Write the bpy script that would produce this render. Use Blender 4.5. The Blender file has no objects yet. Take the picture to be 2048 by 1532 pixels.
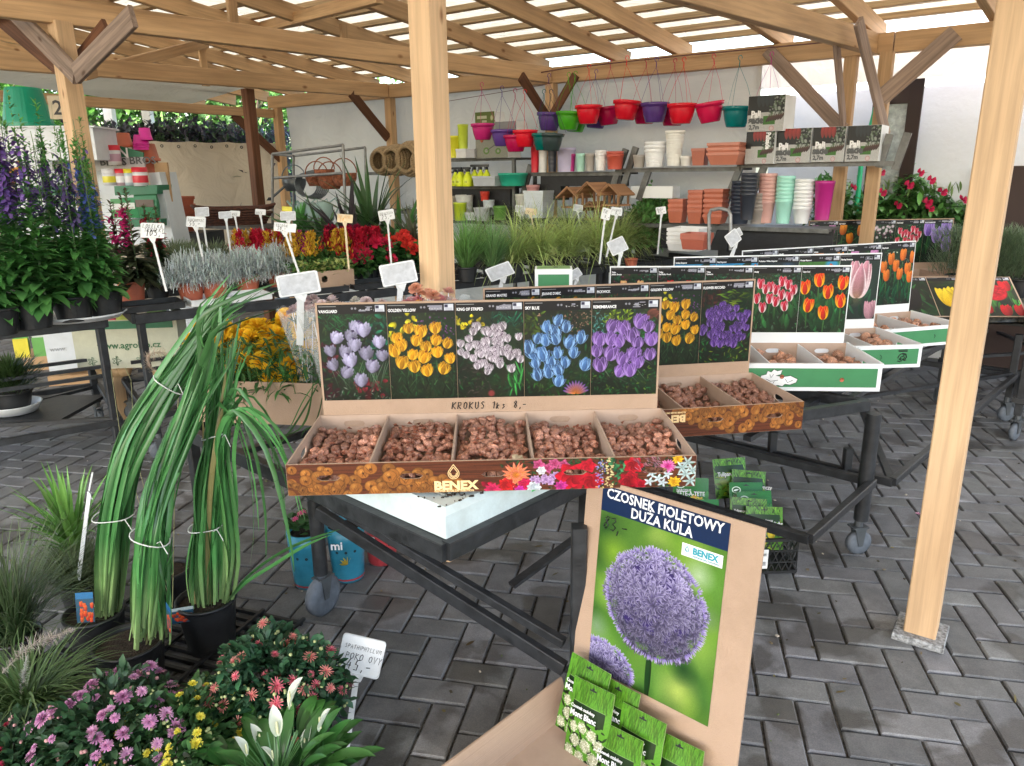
import bpy, math, random
import numpy as np
from mathutils import Vector, Matrix
from math import sin, cos, pi, radians, degrees, atan2, sqrt
rnd = random.Random(7)
nr = np.random.RandomState(7)
scene = bpy.context.scene
COL = scene.collection

# ------------------------------------------------------------------ camera, sky, sun, exposure
CAM_F, CAM_X, CAM_Y, CAM_H = 1500.0, 1024.0, 766.0, 1.6
_d = np.array([66.0, -5334.0, -CAM_F])
_up = -_d/np.linalg.norm(_d)
_fw = np.array([0, 0, -1.0]); _yw = _fw-_up*(_fw@_up); _yw /= np.linalg.norm(_yw)
CR = np.array([np.cross(_yw, _up), _yw, _up])          # camera to world
cam_data = bpy.data.cameras.new('camera'); cam = bpy.data.objects.new('camera', cam_data); COL.objects.link(cam)
cam_data.sensor_width = 36; cam_data.lens = 36*CAM_F/2048; cam_data.clip_start = 0.05; cam_data.clip_end = 400
m = Matrix([list(CR[i])+[0] for i in range(3)]+[[0, 0, 0, 1]]); m.translation = (0, 0, CAM_H)
cam.matrix_world = m
scene.camera = cam

SUN_EL, SUN_AZ = 42.0, 200.0      # azimuth clockwise from +Y: behind the camera
world = bpy.data.worlds.new('World'); scene.world = world; world.use_nodes = True
wn = world.node_tree; bg = wn.nodes['Background']
sky = wn.nodes.new('ShaderNodeTexSky'); sky.sky_type = 'NISHITA'; sky.sun_disc = False
sky.sun_elevation = radians(SUN_EL); sky.sun_rotation = radians(SUN_AZ); sky.air_density = 1.2; sky.dust_density = 2.5
wn.links.new(sky.outputs[0], bg.inputs[0]); bg.inputs[1].default_value = 0.15
sl = bpy.data.lights.new('sun', 'SUN'); sl.energy = 3.2; sl.angle = radians(0.6); sl.color = (1, .95, .86)
sun = bpy.data.objects.new('sun', sl); COL.objects.link(sun)
sd = Vector((sin(radians(SUN_AZ))*cos(radians(SUN_EL)), cos(radians(SUN_AZ))*cos(radians(SUN_EL)), sin(radians(SUN_EL))))
sun.rotation_euler = sd.to_track_quat('Z', 'Y').to_euler()
vs = scene.view_settings; vs.view_transform = 'Standard'; vs.look = 'None'; vs.gamma = 1; vs.exposure = 2.5
try: vs.use_curve_mapping = False
except Exception: pass
scene.cycles.max_bounces = 8; scene.cycles.diffuse_bounces = 5; scene.cycles.transparent_max_bounces = 16
scene.cycles.sample_clamp_indirect = 6

# ------------------------------------------------------------------ pixel rays to places in the yard
def ray(px, py): return CR@np.array([px-CAM_X, -(py-CAM_Y), -CAM_F])
def P(px, py, z=0.0):
    r = ray(px, py); t = (z-CAM_H)/r[2]; return Vector((r[0]*t, r[1]*t, z))
def PY(px, py, Y):
    r = ray(px, py); t = Y/r[1]; return Vector((r[0]*t, Y, r[2]*t+CAM_H))
E0 = np.array([-2.9, 9.95]); AU = np.array([.815, -.579]); BV = np.array([-.579, -.815])
SANG = atan2(AU[1], AU[0])
def S(a, b, z=0.0):
    p = E0+a*AU+b*BV; return Vector((p[0], p[1], z))
def PS(px, py, b):
    r = ray(px, py); t = (b+E0@BV)/(r[0]*BV[0]+r[1]*BV[1]); return Vector((r[0]*t, r[1]*t, r[2]*t+CAM_H))

# ------------------------------------------------------------------ objects
def tag(o, label=None, cat=None, group=None, kind=None):
    if label: o['label'] = label
    if cat: o['category'] = cat
    if group: o['group'] = group
    if kind: o['kind'] = kind
    return o
def empty(name, loc=(0, 0, 0), rz=0.0, label=None, cat=None, group=None, kind=None):
    o = bpy.data.objects.new(name, None); COL.objects.link(o); o.location = loc; o.rotation_euler = (0, 0, rz)
    o.empty_display_size = .05
    return tag(o, label, cat, group, kind)
def obj(name, me, parent=None, loc=(0, 0, 0), rot=(0, 0, 0), sc=1.0):
    o = bpy.data.objects.new(name, me); COL.objects.link(o); o.location = loc; o.rotation_euler = rot
    o.scale = (sc, sc, sc) if isinstance(sc, (int, float)) else sc
    if parent is not None: o.parent = parent
    return o
def kids(o): return [c for c in bpy.data.objects if c.parent == o]
def copy_tree(o, loc=None, rz=None, sc=None, label=None, parent=None, tree=None):
    c = o.copy(); COL.objects.link(c)
    if parent is not None: c.parent = parent
    if loc is not None: c.location = loc
    if rz is not None: c.rotation_euler = (0, 0, rz)
    if sc is not None: c.scale = (sc, sc, sc) if isinstance(sc, (int, float)) else sc
    if label: c['label'] = label
    if tree is None:
        tree = {}
        for x in bpy.data.objects:
            if x.parent: tree.setdefault(x.parent.name, []).append(x)
    for ch in tree.get(o.name, []): copy_tree(ch, parent=c, tree=tree)
    return c

class MB:
    """collects faces for one mesh; every face can carry a colour"""
    def __init__(s): s.v = []; s.f = []; s.c = []; s.uv = {}; s.smooth = []
    def add(s, vs, fs, col=(1, 1, 1), smooth=False):
        n = len(s.v); s.v += [tuple(p) for p in vs]
        for f in fs: s.f.append(tuple(i+n for i in f)); s.c.append(col); s.smooth.append(smooth)
        return s
    def quad(s, a, b, c, d, col=(1, 1, 1)): return s.add([a, b, c, d], [(0, 1, 2, 3)], col)
    def box(s, c, size, rz=0.0, col=(1, 1, 1), M=None):
        x, y, z = size[0]/2, size[1]/2, size[2]/2
        R = Matrix.Rotation(rz, 3, 'Z') if M is None else M
        vs = [Vector(c)+R@Vector((i*x, j*y, k*z)) for i in (-1, 1) for j in (-1, 1) for k in (-1, 1)]
        return s.add(vs, [(0, 1, 3, 2), (4, 6, 7, 5), (0, 4, 5, 1), (2, 3, 7, 6), (0, 2, 6, 4), (1, 5, 7, 3)], col)
    def beam(s, p, q, w, h, col=(1, 1, 1), up=(0, 0, 1), bev=0.0):
        p, q = Vector(p), Vector(q); d = (q-p).normalized(); sd_ = d.cross(Vector(up))
        if sd_.length < 1e-4: sd_ = Vector((1, 0, 0))
        sd_.normalize(); u = sd_.cross(d)
        if bev <= 0:
            pr = [(-w/2, -h/2), (w/2, -h/2), (w/2, h/2), (-w/2, h/2)]
        else:
            b = bev; pr = [(-w/2+b, -h/2), (w/2-b, -h/2), (w/2, -h/2+b), (w/2, h/2-b), (w/2-b, h/2), (-w/2+b, h/2), (-w/2, h/2-b), (-w/2, -h/2+b)]
        n = len(pr); vs = [e+sd_*a+u*b for e in (p, q) for a, b in pr]
        fs = [tuple(range(n-1, -1, -1)), tuple(range(n, 2*n))]+[(i, (i+1) % n, n+(i+1) % n, n+i) for i in range(n)]
        return s.add(vs, fs, col)
    def tube(s, path, r, n=8, col=(1, 1, 1), cap=True, smooth=True):
        path = [Vector(p) for p in path]; rs = r if isinstance(r, (list, tuple)) else [r]*len(path)
        prev = None; rings = []
        for i, p in enumerate(path):
            t = (path[min(i+1, len(path)-1)]-path[max(i-1, 0)])
            if t.length < 1e-9: t = Vector((0, 0, 1))
            t.normalize()
            if prev is None:
                a = t.cross(Vector((0, 0, 1)))
                if a.length < .05: a = t.cross(Vector((1, 0, 0)))
            else: a = prev-t*prev.dot(t)
            a.normalize(); prev = a; b = t.cross(a)
            rings.append([p+(a*cos(2*pi*k/n)+b*sin(2*pi*k/n))*rs[i] for k in range(n)])
        vs = [x for rg in rings for x in rg]; fs = []
        for i in range(len(path)-1):
            for k in range(n): fs.append((i*n+k, i*n+(k+1) % n, (i+1)*n+(k+1) % n, (i+1)*n+k))
        s.add(vs, fs, col, smooth)
        if cap: s.add(rings[0], [tuple(range(n-1, -1, -1))], col); s.add(rings[-1], [tuple(range(n))], col)
        return s
    def lathe(s, prof, n=20, c=(0, 0, 0), col=(1, 1, 1), M=None, smooth=True, ell=(1, 1), sq=0.0):
        c = Vector(c); vs = []
        for r, z in prof:
            for k in range(n):
                t = 2*pi*k/n; q = 1.0
                if sq: q = 1/max(abs(cos(t)), abs(sin(t)))**sq
                p = Vector((r*cos(t)*ell[0]*q, r*sin(t)*ell[1]*q, z))
                vs.append(c+(M@p if M is not None else p))
        fs = []
        for i in range(len(prof)-1):
            for k in range(n): fs.append((i*n+k, i*n+(k+1) % n, (i+1)*n+(k+1) % n, (i+1)*n+k))
        return s.add(vs, fs, col, smooth)
    def disc(s, r, n=20, c=(0, 0, 0), col=(1, 1, 1), M=None):
        c = Vector(c); vs = []
        for k in range(n):
            p = Vector((r*cos(2*pi*k/n), r*sin(2*pi*k/n), 0)); vs.append(c+(M@p if M is not None else p))
        return s.add(vs, [tuple(range(n))], col)
    def prism(s, pts, z0, z1, col=(1, 1, 1), M=None):
        n = len(pts); vs = [Vector((x, y, z)) for z in (z0, z1) for x, y in pts]
        if M is not None: vs = [M@v for v in vs]
        return s.add(vs, [tuple(range(n-1, -1, -1)), tuple(range(n, 2*n))]+[(i, (i+1) % n, n+(i+1) % n, n+i) for i in range(n)], col)
    def mesh(s, name, m):
        me = bpy.data.meshes.new(name); me.from_pydata(s.v, [], s.f)
        if m is not None: me.materials.append(m)
        if any(c != (1, 1, 1) for c in s.c):
            at = me.color_attributes.new('Col', 'FLOAT_COLOR', 'CORNER'); arr = []
            for f, c in zip(s.f, s.c): arr += [c[0], c[1], c[2], 1.0]*len(f)
            at.data.foreach_set('color', arr)
        else:
            at = me.color_attributes.new('Col', 'FLOAT_COLOR', 'CORNER'); at.data.foreach_set('color', [1.0]*(4*len(me.loops)))
        me.polygons.foreach_set('use_smooth', s.smooth)
        if s.uv:
            ul = me.uv_layers.new(name='UVMap')
            for fi, uvs in s.uv.items():
                ls = me.polygons[fi].loop_start
                for k, q in enumerate(uvs): ul.data[ls+k].uv = q
        me.update(); return me
    def build(s, name, m, parent=None, loc=(0, 0, 0), rot=(0, 0, 0), **kw):
        o = obj(name, s.mesh(name, m), parent, loc, rot); return tag(o, **kw) if kw else o

# leaves, blades, petals, stems: all vectorised strips
def strips(P0, az, el, L, W, droop=0.0, seg=3, prof='leaf', c0=(.05, .1, .03), c1=None, fold=0.0, roll=0.0, taper=None, twist=0.0):
    P0 = np.atleast_2d(np.asarray(P0, float)); N = len(P0)
    f = lambda x: np.broadcast_to(np.asarray(x, float), (N,)).astype(float)
    az, el, L, W, droop, roll, fold, twist = map(f, (az, el, L, W, droop, roll, fold, twist))
    t = np.linspace(0, 1, seg+1)
    e = el[:, None]-droop[:, None]*t[None, :]
    a = az[:, None]+twist[:, None]*t[None, :]
    d = np.stack([np.cos(e)*np.cos(a), np.cos(e)*np.sin(a), np.sin(e)], -1)
    dm = (d[:, 1:]+d[:, :-1])/2*(L[:, None, None]/seg)
    pos = np.concatenate([np.zeros((N, 1, 3)), np.cumsum(dm, 1)], 1)+P0[:, None, :]
    side = np.stack([-np.sin(a), np.cos(a), np.zeros_like(a)], -1)
    nrm = np.cross(d, side)
    cr, sr = np.cos(roll)[:, None, None], np.sin(roll)[:, None, None]
    side2 = side*cr+nrm*sr; nrm2 = -side*sr+nrm*cr
    if prof == 'leaf': w = np.sin(np.pi*np.clip(t*.94+.06, 0, 1))**.75
    elif prof == 'blade': w = (1-t**2.2)*(.55+.45*np.minimum(1, t*4))
    elif prof == 'stem': w = 1-.5*t
    elif prof == 'petal': w = np.sin(np.pi*np.clip(t**1.5*.8+.06, 0, 1))**.6*(1-.0*t); 
    elif prof == 'fan': w = .25+.9*t-.35*t**4
    elif prof == 'heart': w = np.sqrt(np.clip(1-t, 0, 1))*np.minimum(1, .35+t*4)
    else: w = np.ones_like(t)
    w = w[None, :]*W[:, None]/2
    k = 3
    ml = pos-side2*w[..., None]+nrm2*(fold[:, None]*w)[..., None]
    mr = pos+side2*w[..., None]+nrm2*(fold[:, None]*w)[..., None]
    V = np.stack([ml, pos, mr], 2).reshape(-1, 3)
    base = (np.arange(N)*(seg+1)*3)[:, None, None]+(np.arange(seg)*3)[None, :, None]
    q1 = base+np.array([0, 1, 4, 3])[None, None, :]; q2 = base+np.array([1, 2, 5, 4])[None, None, :]
    F = np.concatenate([q1.reshape(-1, 4), q2.reshape(-1, 4)])
    c0 = np.broadcast_to(np.asarray(c0, float), (N, 3)); c1 = c0 if c1 is None else np.broadcast_to(np.asarray(c1, float), (N, 3))
    C = c0[:, None, :]*(1-t)[None, :, None]+c1[:, None, :]*t[None, :, None]
    C = np.repeat(C[:, :, None, :], 3, 2).reshape(-1, 3)
    return V, F, C
def join(parts):
    Vs, Fs, Cs, n = [], [], [], 0
    for V, F, C in parts:
        Vs.append(V); Fs.append(F+n); Cs.append(C); n += len(V)
    return np.concatenate(Vs), np.concatenate(Fs), np.concatenate(Cs)
def npmesh(name, parts, m, smooth=True):
    V, F, C = join(parts) if isinstance(parts, list) else parts
    me = bpy.data.meshes.new(name); me.vertices.add(len(V)); me.vertices.foreach_set('co', V.astype(np.float32).ravel())
    me.loops.add(len(F)*4); me.loops.foreach_set('vertex_index', F.astype(np.int32).ravel())
    me.polygons.add(len(F)); me.polygons.foreach_set('loop_start', np.arange(0, len(F)*4, 4, dtype=np.int32))
    try: me.polygons.foreach_set('loop_total', np.full(len(F), 4, dtype=np.int32))
    except Exception: pass
    me.polygons.foreach_set('use_smooth', np.full(len(F), smooth))
    at = me.color_attributes.new('Col', 'FLOAT_COLOR', 'POINT'); at.data.foreach_set('color', np.concatenate([C, np.ones((len(C), 1))], 1).astype(np.float32).ravel())
    me.materials.append(m); me.update(calc_edges=True); return me
def jit(c, n, s=.25, r=None):
    r = r or nr; c = np.asarray(c, float); return np.clip(c[None, :]*(1+s*(r.rand(n, 1)*2-1)+.08*(r.rand(n, 3)*2-1)), 0, 1)

# ------------------------------------------------------------------ materials
def nn(nt, typ, **kw):
    n = nt.nodes.new(typ)
    for k, v in kw.items():
        if k in n.inputs: n.inputs[k].default_value = v
        else: setattr(n, k, v)
    return n
def ramp(nt, a, b, ca, cb):
    r = nt.nodes.new('ShaderNodeValToRGB'); e = r.color_ramp.elements
    e[0].position = a; e[0].color = (*ca, 1) if len(ca) == 3 else ca; e[1].position = b; e[1].color = (*cb, 1) if len(cb) == 3 else cb
    return r
def base_mat(name):
    m = bpy.data.materials.new(name); m.use_nodes = True; nt = m.node_tree; return m, nt, nt.nodes['Principled BSDF']
_mc = {}
def mat(name, col=(.5, .5, .5), rough=.5, metal=0.0, var=.12, scale=14.0, bump=.15, bscale=60.0, attr=False, spec=.5, dirt=0.0, trans=0.0, coat=0.0, stretch=None, rand=0.0):
    if name in _mc: return _mc[name]
    m, nt, b = base_mat(name); L = nt.links.new
    tc = nn(nt, 'ShaderNodeTexCoord'); src = tc.outputs['Object']
    if stretch:
        mp = nn(nt, 'ShaderNodeMapping'); mp.inputs['Scale'].default_value = stretch; L(src, mp.inputs[0]); src = mp.outputs[0]
    no = nn(nt, 'ShaderNodeTexNoise', Scale=scale, Detail=5.0, Roughness=.6); L(src, no.inputs['Vector'])
    lo = tuple(max(0, c*(1-var*1.6)) for c in col); hi = tuple(min(1, c*(1+var)) for c in col)
    r = ramp(nt, .3, .7, lo, hi); L(no.outputs[0], r.inputs[0]); out = r.outputs[0]
    if attr:
        at = nn(nt, 'ShaderNodeAttribute'); at.attribute_name = 'Col'
        mx = nn(nt, 'ShaderNodeMix', data_type='RGBA', blend_type='MULTIPLY'); mx.inputs[0].default_value = 1
        L(out, mx.inputs[6]); L(at.outputs['Color'], mx.inputs[7]); out = mx.outputs[2]
    if rand:
        oi = nn(nt, 'ShaderNodeObjectInfo'); hs = nn(nt, 'ShaderNodeHueSaturation')
        mr = nn(nt, 'ShaderNodeMapRange'); mr.inputs[3].default_value = 1-rand; mr.inputs[4].default_value = 1+rand
        L(oi.outputs['Random'], mr.inputs[0]); L(mr.outputs[0], hs.inputs['Value']); L(out, hs.inputs['Color']); out = hs.outputs[0]
    if dirt:
        n2 = nn(nt, 'ShaderNodeTexNoise', Scale=5.0, Detail=8.0, Roughness=.7); L(tc.outputs['Object'], n2.inputs['Vector'])
        r2 = ramp(nt, .45, .75, (1, 1, 1), (1-dirt, 1-dirt*1.05, 1-dirt*1.15)); L(n2.outputs[0], r2.inputs[0])
        mx = nn(nt, 'ShaderNodeMix', data_type='RGBA', blend_type='MULTIPLY'); mx.inputs[0].default_value = 1
        L(out, mx.inputs[6]); L(r2.outputs[0], mx.inputs[7]); out = mx.outputs[2]
    L(out, b.inputs['Base Color']); b.inputs['Metallic'].default_value = metal
    rr = nn(nt, 'ShaderNodeMapRange'); rr.inputs[3].default_value = max(.03, rough-.1); rr.inputs[4].default_value = min(1, rough+.12)
    L(no.outputs[0], rr.inputs[0]); L(rr.outputs[0], b.inputs['Roughness']); b.inputs['Specular IOR Level'].default_value = spec
    if coat: b.inputs['Coat Weight'].default_value = coat; b.inputs['Coat Roughness'].default_value = .12
    if bump:
        nb = nn(nt, 'ShaderNodeTexNoise', Scale=bscale, Detail=4.0); L(src, nb.inputs['Vector'])
        bp = nn(nt, 'ShaderNodeBump', Strength=bump, Distance=.01); L(nb.outputs[0], bp.inputs['Height']); L(bp.outputs[0], b.inputs['Normal'])
    if trans:
        tr = nn(nt, 'ShaderNodeBsdfTranslucent'); L(out, tr.inputs[0]); mxs = nn(nt, 'ShaderNodeMixShader'); mxs.inputs[0].default_value = trans
        L(b.outputs[0], mxs.inputs[1]); L(tr.outputs[0], mxs.inputs[2]); L(mxs.outputs[0], nt.nodes['Material Output'].inputs[0])
    _mc[name] = m; return m

def wood_mat(name, col, dark=.6, grain=1.0, rough=.65, axis=2):
    if name in _mc: return _mc[name]
    m, nt, b = base_mat(name); L = nt.links.new
    tc = nn(nt, 'ShaderNodeTexCoord'); oi = nn(nt, 'ShaderNodeObjectInfo')
    ad = nn(nt, 'ShaderNodeVectorMath', operation='ADD'); L(tc.outputs['UV'], ad.inputs[0]); L(oi.outputs['Random'], ad.inputs[1])
    mp = nn(nt, 'ShaderNodeMapping'); mp.inputs['Scale'].default_value = (1.2, 30, 1); L(ad.outputs[0], mp.inputs[0])
    n1 = nn(nt, 'ShaderNodeTexNoise', Scale=1.6, Detail=6.0, Roughness=.62, Distortion=.35); L(mp.outputs[0], n1.inputs['Vector'])
    m2 = nn(nt, 'ShaderNodeMapping'); m2.inputs['Scale'].default_value = (1.0, 5, 1); L(ad.outputs[0], m2.inputs[0])
    n2 = nn(nt, 'ShaderNodeTexNoise', Scale=1.5, Detail=3.0); L(m2.outputs[0], n2.inputs['Vector'])
    vo = nn(nt, 'ShaderNodeTexVoronoi', Scale=1.0); m3 = nn(nt, 'ShaderNodeMapping'); m3.inputs['Scale'].default_value = (3.0, 7, 1); L(ad.outputs[0], m3.inputs[0]); L(m3.outputs[0], vo.inputs['Vector'])
    lo = tuple(c*dark for c in col)
    r = ramp(nt, .36, .62, lo, col); L(n1.outputs[0], r.inputs[0])
    r2 = ramp(nt, .3, .75, (.82, .78, .74), (1.08, 1.06, 1.04)); L(n2.outputs[0], r2.inputs[0])
    mx = nn(nt, 'ShaderNodeMix', data_type='RGBA', blend_type='MULTIPLY'); mx.inputs[0].default_value = 1; L(r.outputs[0], mx.inputs[6]); L(r2.outputs[0], mx.inputs[7])
    r3 = ramp(nt, .04, .11, (.35, .22, .14), (1, 1, 1)); L(vo.outputs['Distance'], r3.inputs[0])
    mx2 = nn(nt, 'ShaderNodeMix', data_type='RGBA', blend_type='MULTIPLY'); mx2.inputs[0].default_value = .85; L(mx.outputs[2], mx2.inputs[6]); L(r3.outputs[0], mx2.inputs[7])
    hs = nn(nt, 'ShaderNodeHueSaturation'); mr = nn(nt, 'ShaderNodeMapRange'); mr.inputs[3].default_value = .82; mr.inputs[4].default_value = 1.12
    L(oi.outputs['Random'], mr.inputs[0]); L(mr.outputs[0], hs.inputs['Value']); L(mx2.outputs[2], hs.inputs['Color'])
    L(hs.outputs[0], b.inputs['Base Color']); b.inputs['Roughness'].default_value = rough; b.inputs['Specular IOR Level'].default_value = .3
    bp = nn(nt, 'ShaderNodeBump', Strength=.25, Distance=.004); L(n1.outputs[0], bp.inputs['Height']); L(bp.outputs[0], b.inputs['Normal'])
    _mc[name] = m; return m
def timber(name, p, q, w, h, m, parent, up=(0, 0, 1), bev=.004, **kw):
    """one sawn timber with UVs that run along its grain"""
    mb = MB().beam(p, q, w, h, up=up, bev=bev); L_ = (Vector(q)-Vector(p)).length; n = 8
    o0 = rnd.random()*5
    for i in range(n):
        y0 = i/n*2*(w+h); mb.uv[2+i] = [(o0, y0), (o0, y0+.1), (o0+L_, y0+.1), (o0+L_, y0)]
    s_ = [(0, .0), (w-2*bev, 0), (w, .01), (w, h), (w, h), (0, h), (0, h), (0, .01)]
    mb.uv[0] = [(x*20, y) for x, y in s_]; mb.uv[1] = [(x*20, y) for x, y in s_]
    return mb.build(name, m, parent, **kw)

WOOD = wood_mat('pine', (.62, .41, .23), dark=.76); WOOD_NEW = wood_mat('pine_fresh', (.66, .46, .28), dark=.78); WOOD_OLD = wood_mat('pine_weathered', (.36, .27, .22), dark=.55)
WOOD_BROWN = wood_mat('stained_timber', (.17, .075, .04)); BATTEN = wood_mat('batten_timber', (.60, .45, .28))
def leafmat(name, trans=.25, rough=.45, spec=.4):
    return mat(name, (1, 1, 1), rough=rough, var=.1, scale=30, bump=0, attr=True, trans=trans, spec=spec, rand=.12)
LEAF = leafmat('leaf'); PETAL = leafmat('petal', .35, .6, .25); GLOSSY = leafmat('glossy_leaf', .15, .3, .5)
SOIL = mat('potting_soil', (.035, .022, .015), .95, var=.5, scale=80, bump=1, bscale=120)
BLACK_PL = mat('black_plastic', (.018, .019, .021), .42, var=.3); STEEL_BLK = mat('black_painted_steel', (.022, .024, .028), .45, var=.35, scale=20, dirt=.1)
TERRA = mat('terracotta_plastic', (.42, .11, .06), .45, var=.12, rand=.08)
WHITE_PL = mat('white_plastic', (.76, .78, .8), .4, var=.05, dirt=.12)
GREY_STEEL = mat('grey_steel', (.27, .27, .27), .4, metal=.5, var=.2)
CARD = mat('cardboard', (.42, .29, .205), .85, var=.07, scale=5, dirt=.16, bump=.25, bscale=1.0, stretch=(260, 1, 260)) 
CARD_IN = mat('cardboard_inside', (.47, .34, .26), .85, var=.06, scale=6, dirt=.14, bump=.1)
CARD_W = mat('white_card', (.78, .80, .82), .6, var=.03, scale=6, bump=.05)
INK = mat('marker_ink', (.012, .012, .014), .5, bump=0)
PAPER = mat('white_print', (.82, .82, .82), .5, bump=0)
GREEN_PR = mat('green_print', (.045, .22, .085), .5, var=.06, bump=0)
# ------------------------------------------------------------------ ground and pavers
def paver_mat():
    m, nt, b = base_mat('concrete_paver'); L = nt.links.new
    ge = nn(nt, 'ShaderNodeNewGeometry'); at = nn(nt, 'ShaderNodeAttribute'); at.attribute_name = 'Col'; oi = nn(nt, 'ShaderNodeObjectInfo')
    n1 = nn(nt, 'ShaderNodeTexNoise', Scale=9.0, Detail=7.0, Roughness=.65); L(ge.outputs['Position'], n1.inputs['Vector'])
    n2 = nn(nt, 'ShaderNodeTexNoise', Scale=260.0, Detail=3.0); L(ge.outputs['Position'], n2.inputs['Vector'])
    n3 = nn(nt, 'ShaderNodeTexNoise', Scale=3.2, Detail=5.0, Roughness=.5, Distortion=.4); L(ge.outputs['Position'], n3.inputs['Vector'])
    r1 = ramp(nt, .3, .72, (.128, .131, .137), (.225, .229, .236)); L(n1.outputs[0], r1.inputs[0])
    r2 = ramp(nt, .35, .7, (.82, .82, .82), (1.15, 1.15, 1.15)); L(n2.outputs[0], r2.inputs[0])
    r3 = ramp(nt, .535, .585, (1, 1, 1), (.52, .50, .48)); L(n3.outputs[0], r3.inputs[0])
    out = r1.outputs[0]
    for o in (r2.outputs[0], r3.outputs[0], at.outputs['Color']):
        mx = nn(nt, 'ShaderNodeMix', data_type='RGBA', blend_type='MULTIPLY'); mx.inputs[0].default_value = 1; L(out, mx.inputs[6]); L(o, mx.inputs[7]); out = mx.outputs[2]
    hs = nn(nt, 'ShaderNodeHueSaturation'); mr = nn(nt, 'ShaderNodeMapRange'); mr.inputs[3].default_value = .8; mr.inputs[4].default_value = 1.18
    L(oi.outputs['Random'], mr.inputs[0]); L(mr.outputs[0], hs.inputs['Value']); L(out, hs.inputs['Color'])
    L(hs.outputs[0], b.inputs['Base Color'])
    rr = ramp(nt, .54, .64, (.72, .72, .72), (.38, .38, .38)); L(n3.outputs[0], rr.inputs[0]); L(rr.outputs[0], b.inputs['Roughness'])
    bp = nn(nt, 'ShaderNodeBump', Strength=.35, Distance=.003); L(n2.outputs[0], bp.inputs['Height']); L(bp.outputs[0], b.inputs['Normal'])
    return m
PAVER = paver_mat()
JOINT = mat('joint_sand', (.065, .06, .052), .95, var=.6, scale=60, bump=.8, bscale=200)
ground = MB().quad((-60, -20, -.012), (60, -20, -.012), (60, 90, -.012), (-60, 90, -.012)).build('ground', JOINT, label='dark jointing bed under the grey herringbone paving')
ground['kind'] = 'structure'
CELL = .1115; PA = radians(-11.7); e1 = Vector((cos(PA), sin(PA))); e2 = Vector((-sin(PA), cos(PA))); PO = Vector((1.028, 2.188))
def paver_geo(r, w, l):
    g = .0042; ch = .005; x0, y0, x1, y1 = g, g, w-g, l-g; z = -.001
    vs = []
    for (i, zz) in ((0, -.02), (0, z-ch), (ch, z)):
        vs += [(x0+i, y0+i, zz), (x1-i, y0+i, zz), (x1-i, y1-i, zz), (x0+i, y1-i, zz)]
    fs = [(8, 9, 10, 11)]+[(k*4+i, k*4+(i+1) % 4, k*4+4+(i+1) % 4, k*4+4+i) for k in (0, 1) for i in range(4)]
    return vs, fs
PVH = paver_geo(rnd, 2*CELL, CELL); PVV = paver_geo(rnd, CELL, 2*CELL)
def to_px(x, y, z):
    c = CR.T@np.array([x, y, z-CAM_H]); return (CAM_X+CAM_F*c[0]/-c[2], CAM_Y-CAM_F*c[1]/-c[2]) if c[2] < -.05 else (9e9, 9e9)
spots = []
for k in range(-160, 160):
    for mm in range(-60, 60):
        i, j = k+2*mm, k-2*mm
        for di, dj, hz in ((0, 0, 1), (0, 1, 0)):
            c = PO+e1*(CELL*(i+di+(1 if hz else .5)))+e2*(CELL*(j+dj+(.5 if hz else 1)))
            if c.y < .75 or c.y > 14 or abs(c.x) > c.y*.8+.6: continue
            o = PO+e1*(CELL*(i+di))+e2*(CELL*(j+dj)); px = to_px(c.x, c.y, 0)
            vis = 0 < px[0] < 2048 and px[1] < 1560 and not (px[0] < 620 and px[1] > 1150) and not (1120 < px[0] < 1480 and px[1] > 980)
            spots.append((c.y*c.y+c.x*c.x+(0 if vis else 500), o, hz))
spots.sort(key=lambda s: s[0])
bigH = MB(); bigV = None
def jc(): v = rnd.uniform(.84, 1.14); return (v, v*rnd.uniform(.98, 1.01), v*rnd.uniform(.97, 1.03))
meH = [MB().add(*PVH, col=jc()).mesh('paver', PAVER) for _ in range(5)]; meV = [MB().add(*PVV, col=jc()).mesh('paver', PAVER) for _ in range(5)]
for n, (d_, o, hz) in enumerate(spots):
    if n < 295:
        q = obj('paver', rnd.choice(meH if hz else meV), ground, (o.x, o.y, rnd.uniform(-.0016, .0016)), (rnd.uniform(-.008, .008), rnd.uniform(-.008, .008), PA+rnd.uniform(-.006, .006)))
    else:
        vs, fs = PVH if hz else PVV; a = PA+rnd.uniform(-.006, .006); dz = rnd.uniform(-.0015, .0015); tx, ty = rnd.uniform(-.01, .01), rnd.uniform(-.01, .01)
        bigH.add([(o.x+x*cos(a)-y*sin(a), o.y+x*sin(a)+y*cos(a), z+dz+x*tx+y*ty) for x, y, z in vs], fs, jc())
bigH.build('paver_field', PAVER, ground, kind='stuff')
# bits of debris
mbd = MB()
for _ in range(420):
    x, y = rnd.uniform(-2.5, 3), rnd.uniform(1.2, 6); r = rnd.uniform(.002, .006); c = rnd.choice([(.5, .45, .38), (.06, .05, .03), (.2, .16, .1), (.12, .16, .06)])
    mbd.box((x, y, r*.4), (r*2, r*rnd.uniform(.6, 2), r*.7), rnd.random()*3, c)
mbd.build('ground_debris', mat('debris', (1, 1, 1), .8, attr=True, bump=0), label='scattered crumbs and plant bits on the paving', kind='stuff')

nf = 70; fx = nr.uniform(-2.2, 2.6, nf); fy = nr.uniform(1.5, 5, nf); fallen = obj('fallen_leaves', npmesh('fallen_leaves', strips(np.stack([fx, fy, np.full(nf, .004)], 1), nr.rand(nf)*6.28, .12*nr.rand(nf), .012+.03*nr.rand(nf), .006+.01*nr.rand(nf), .1, 3, 'leaf', jit((.16, .13, .05), nf, .6)), LEAF)); tag(fallen, 'small dry and green leaf bits scattered over the paving', kind='stuff')
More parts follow.
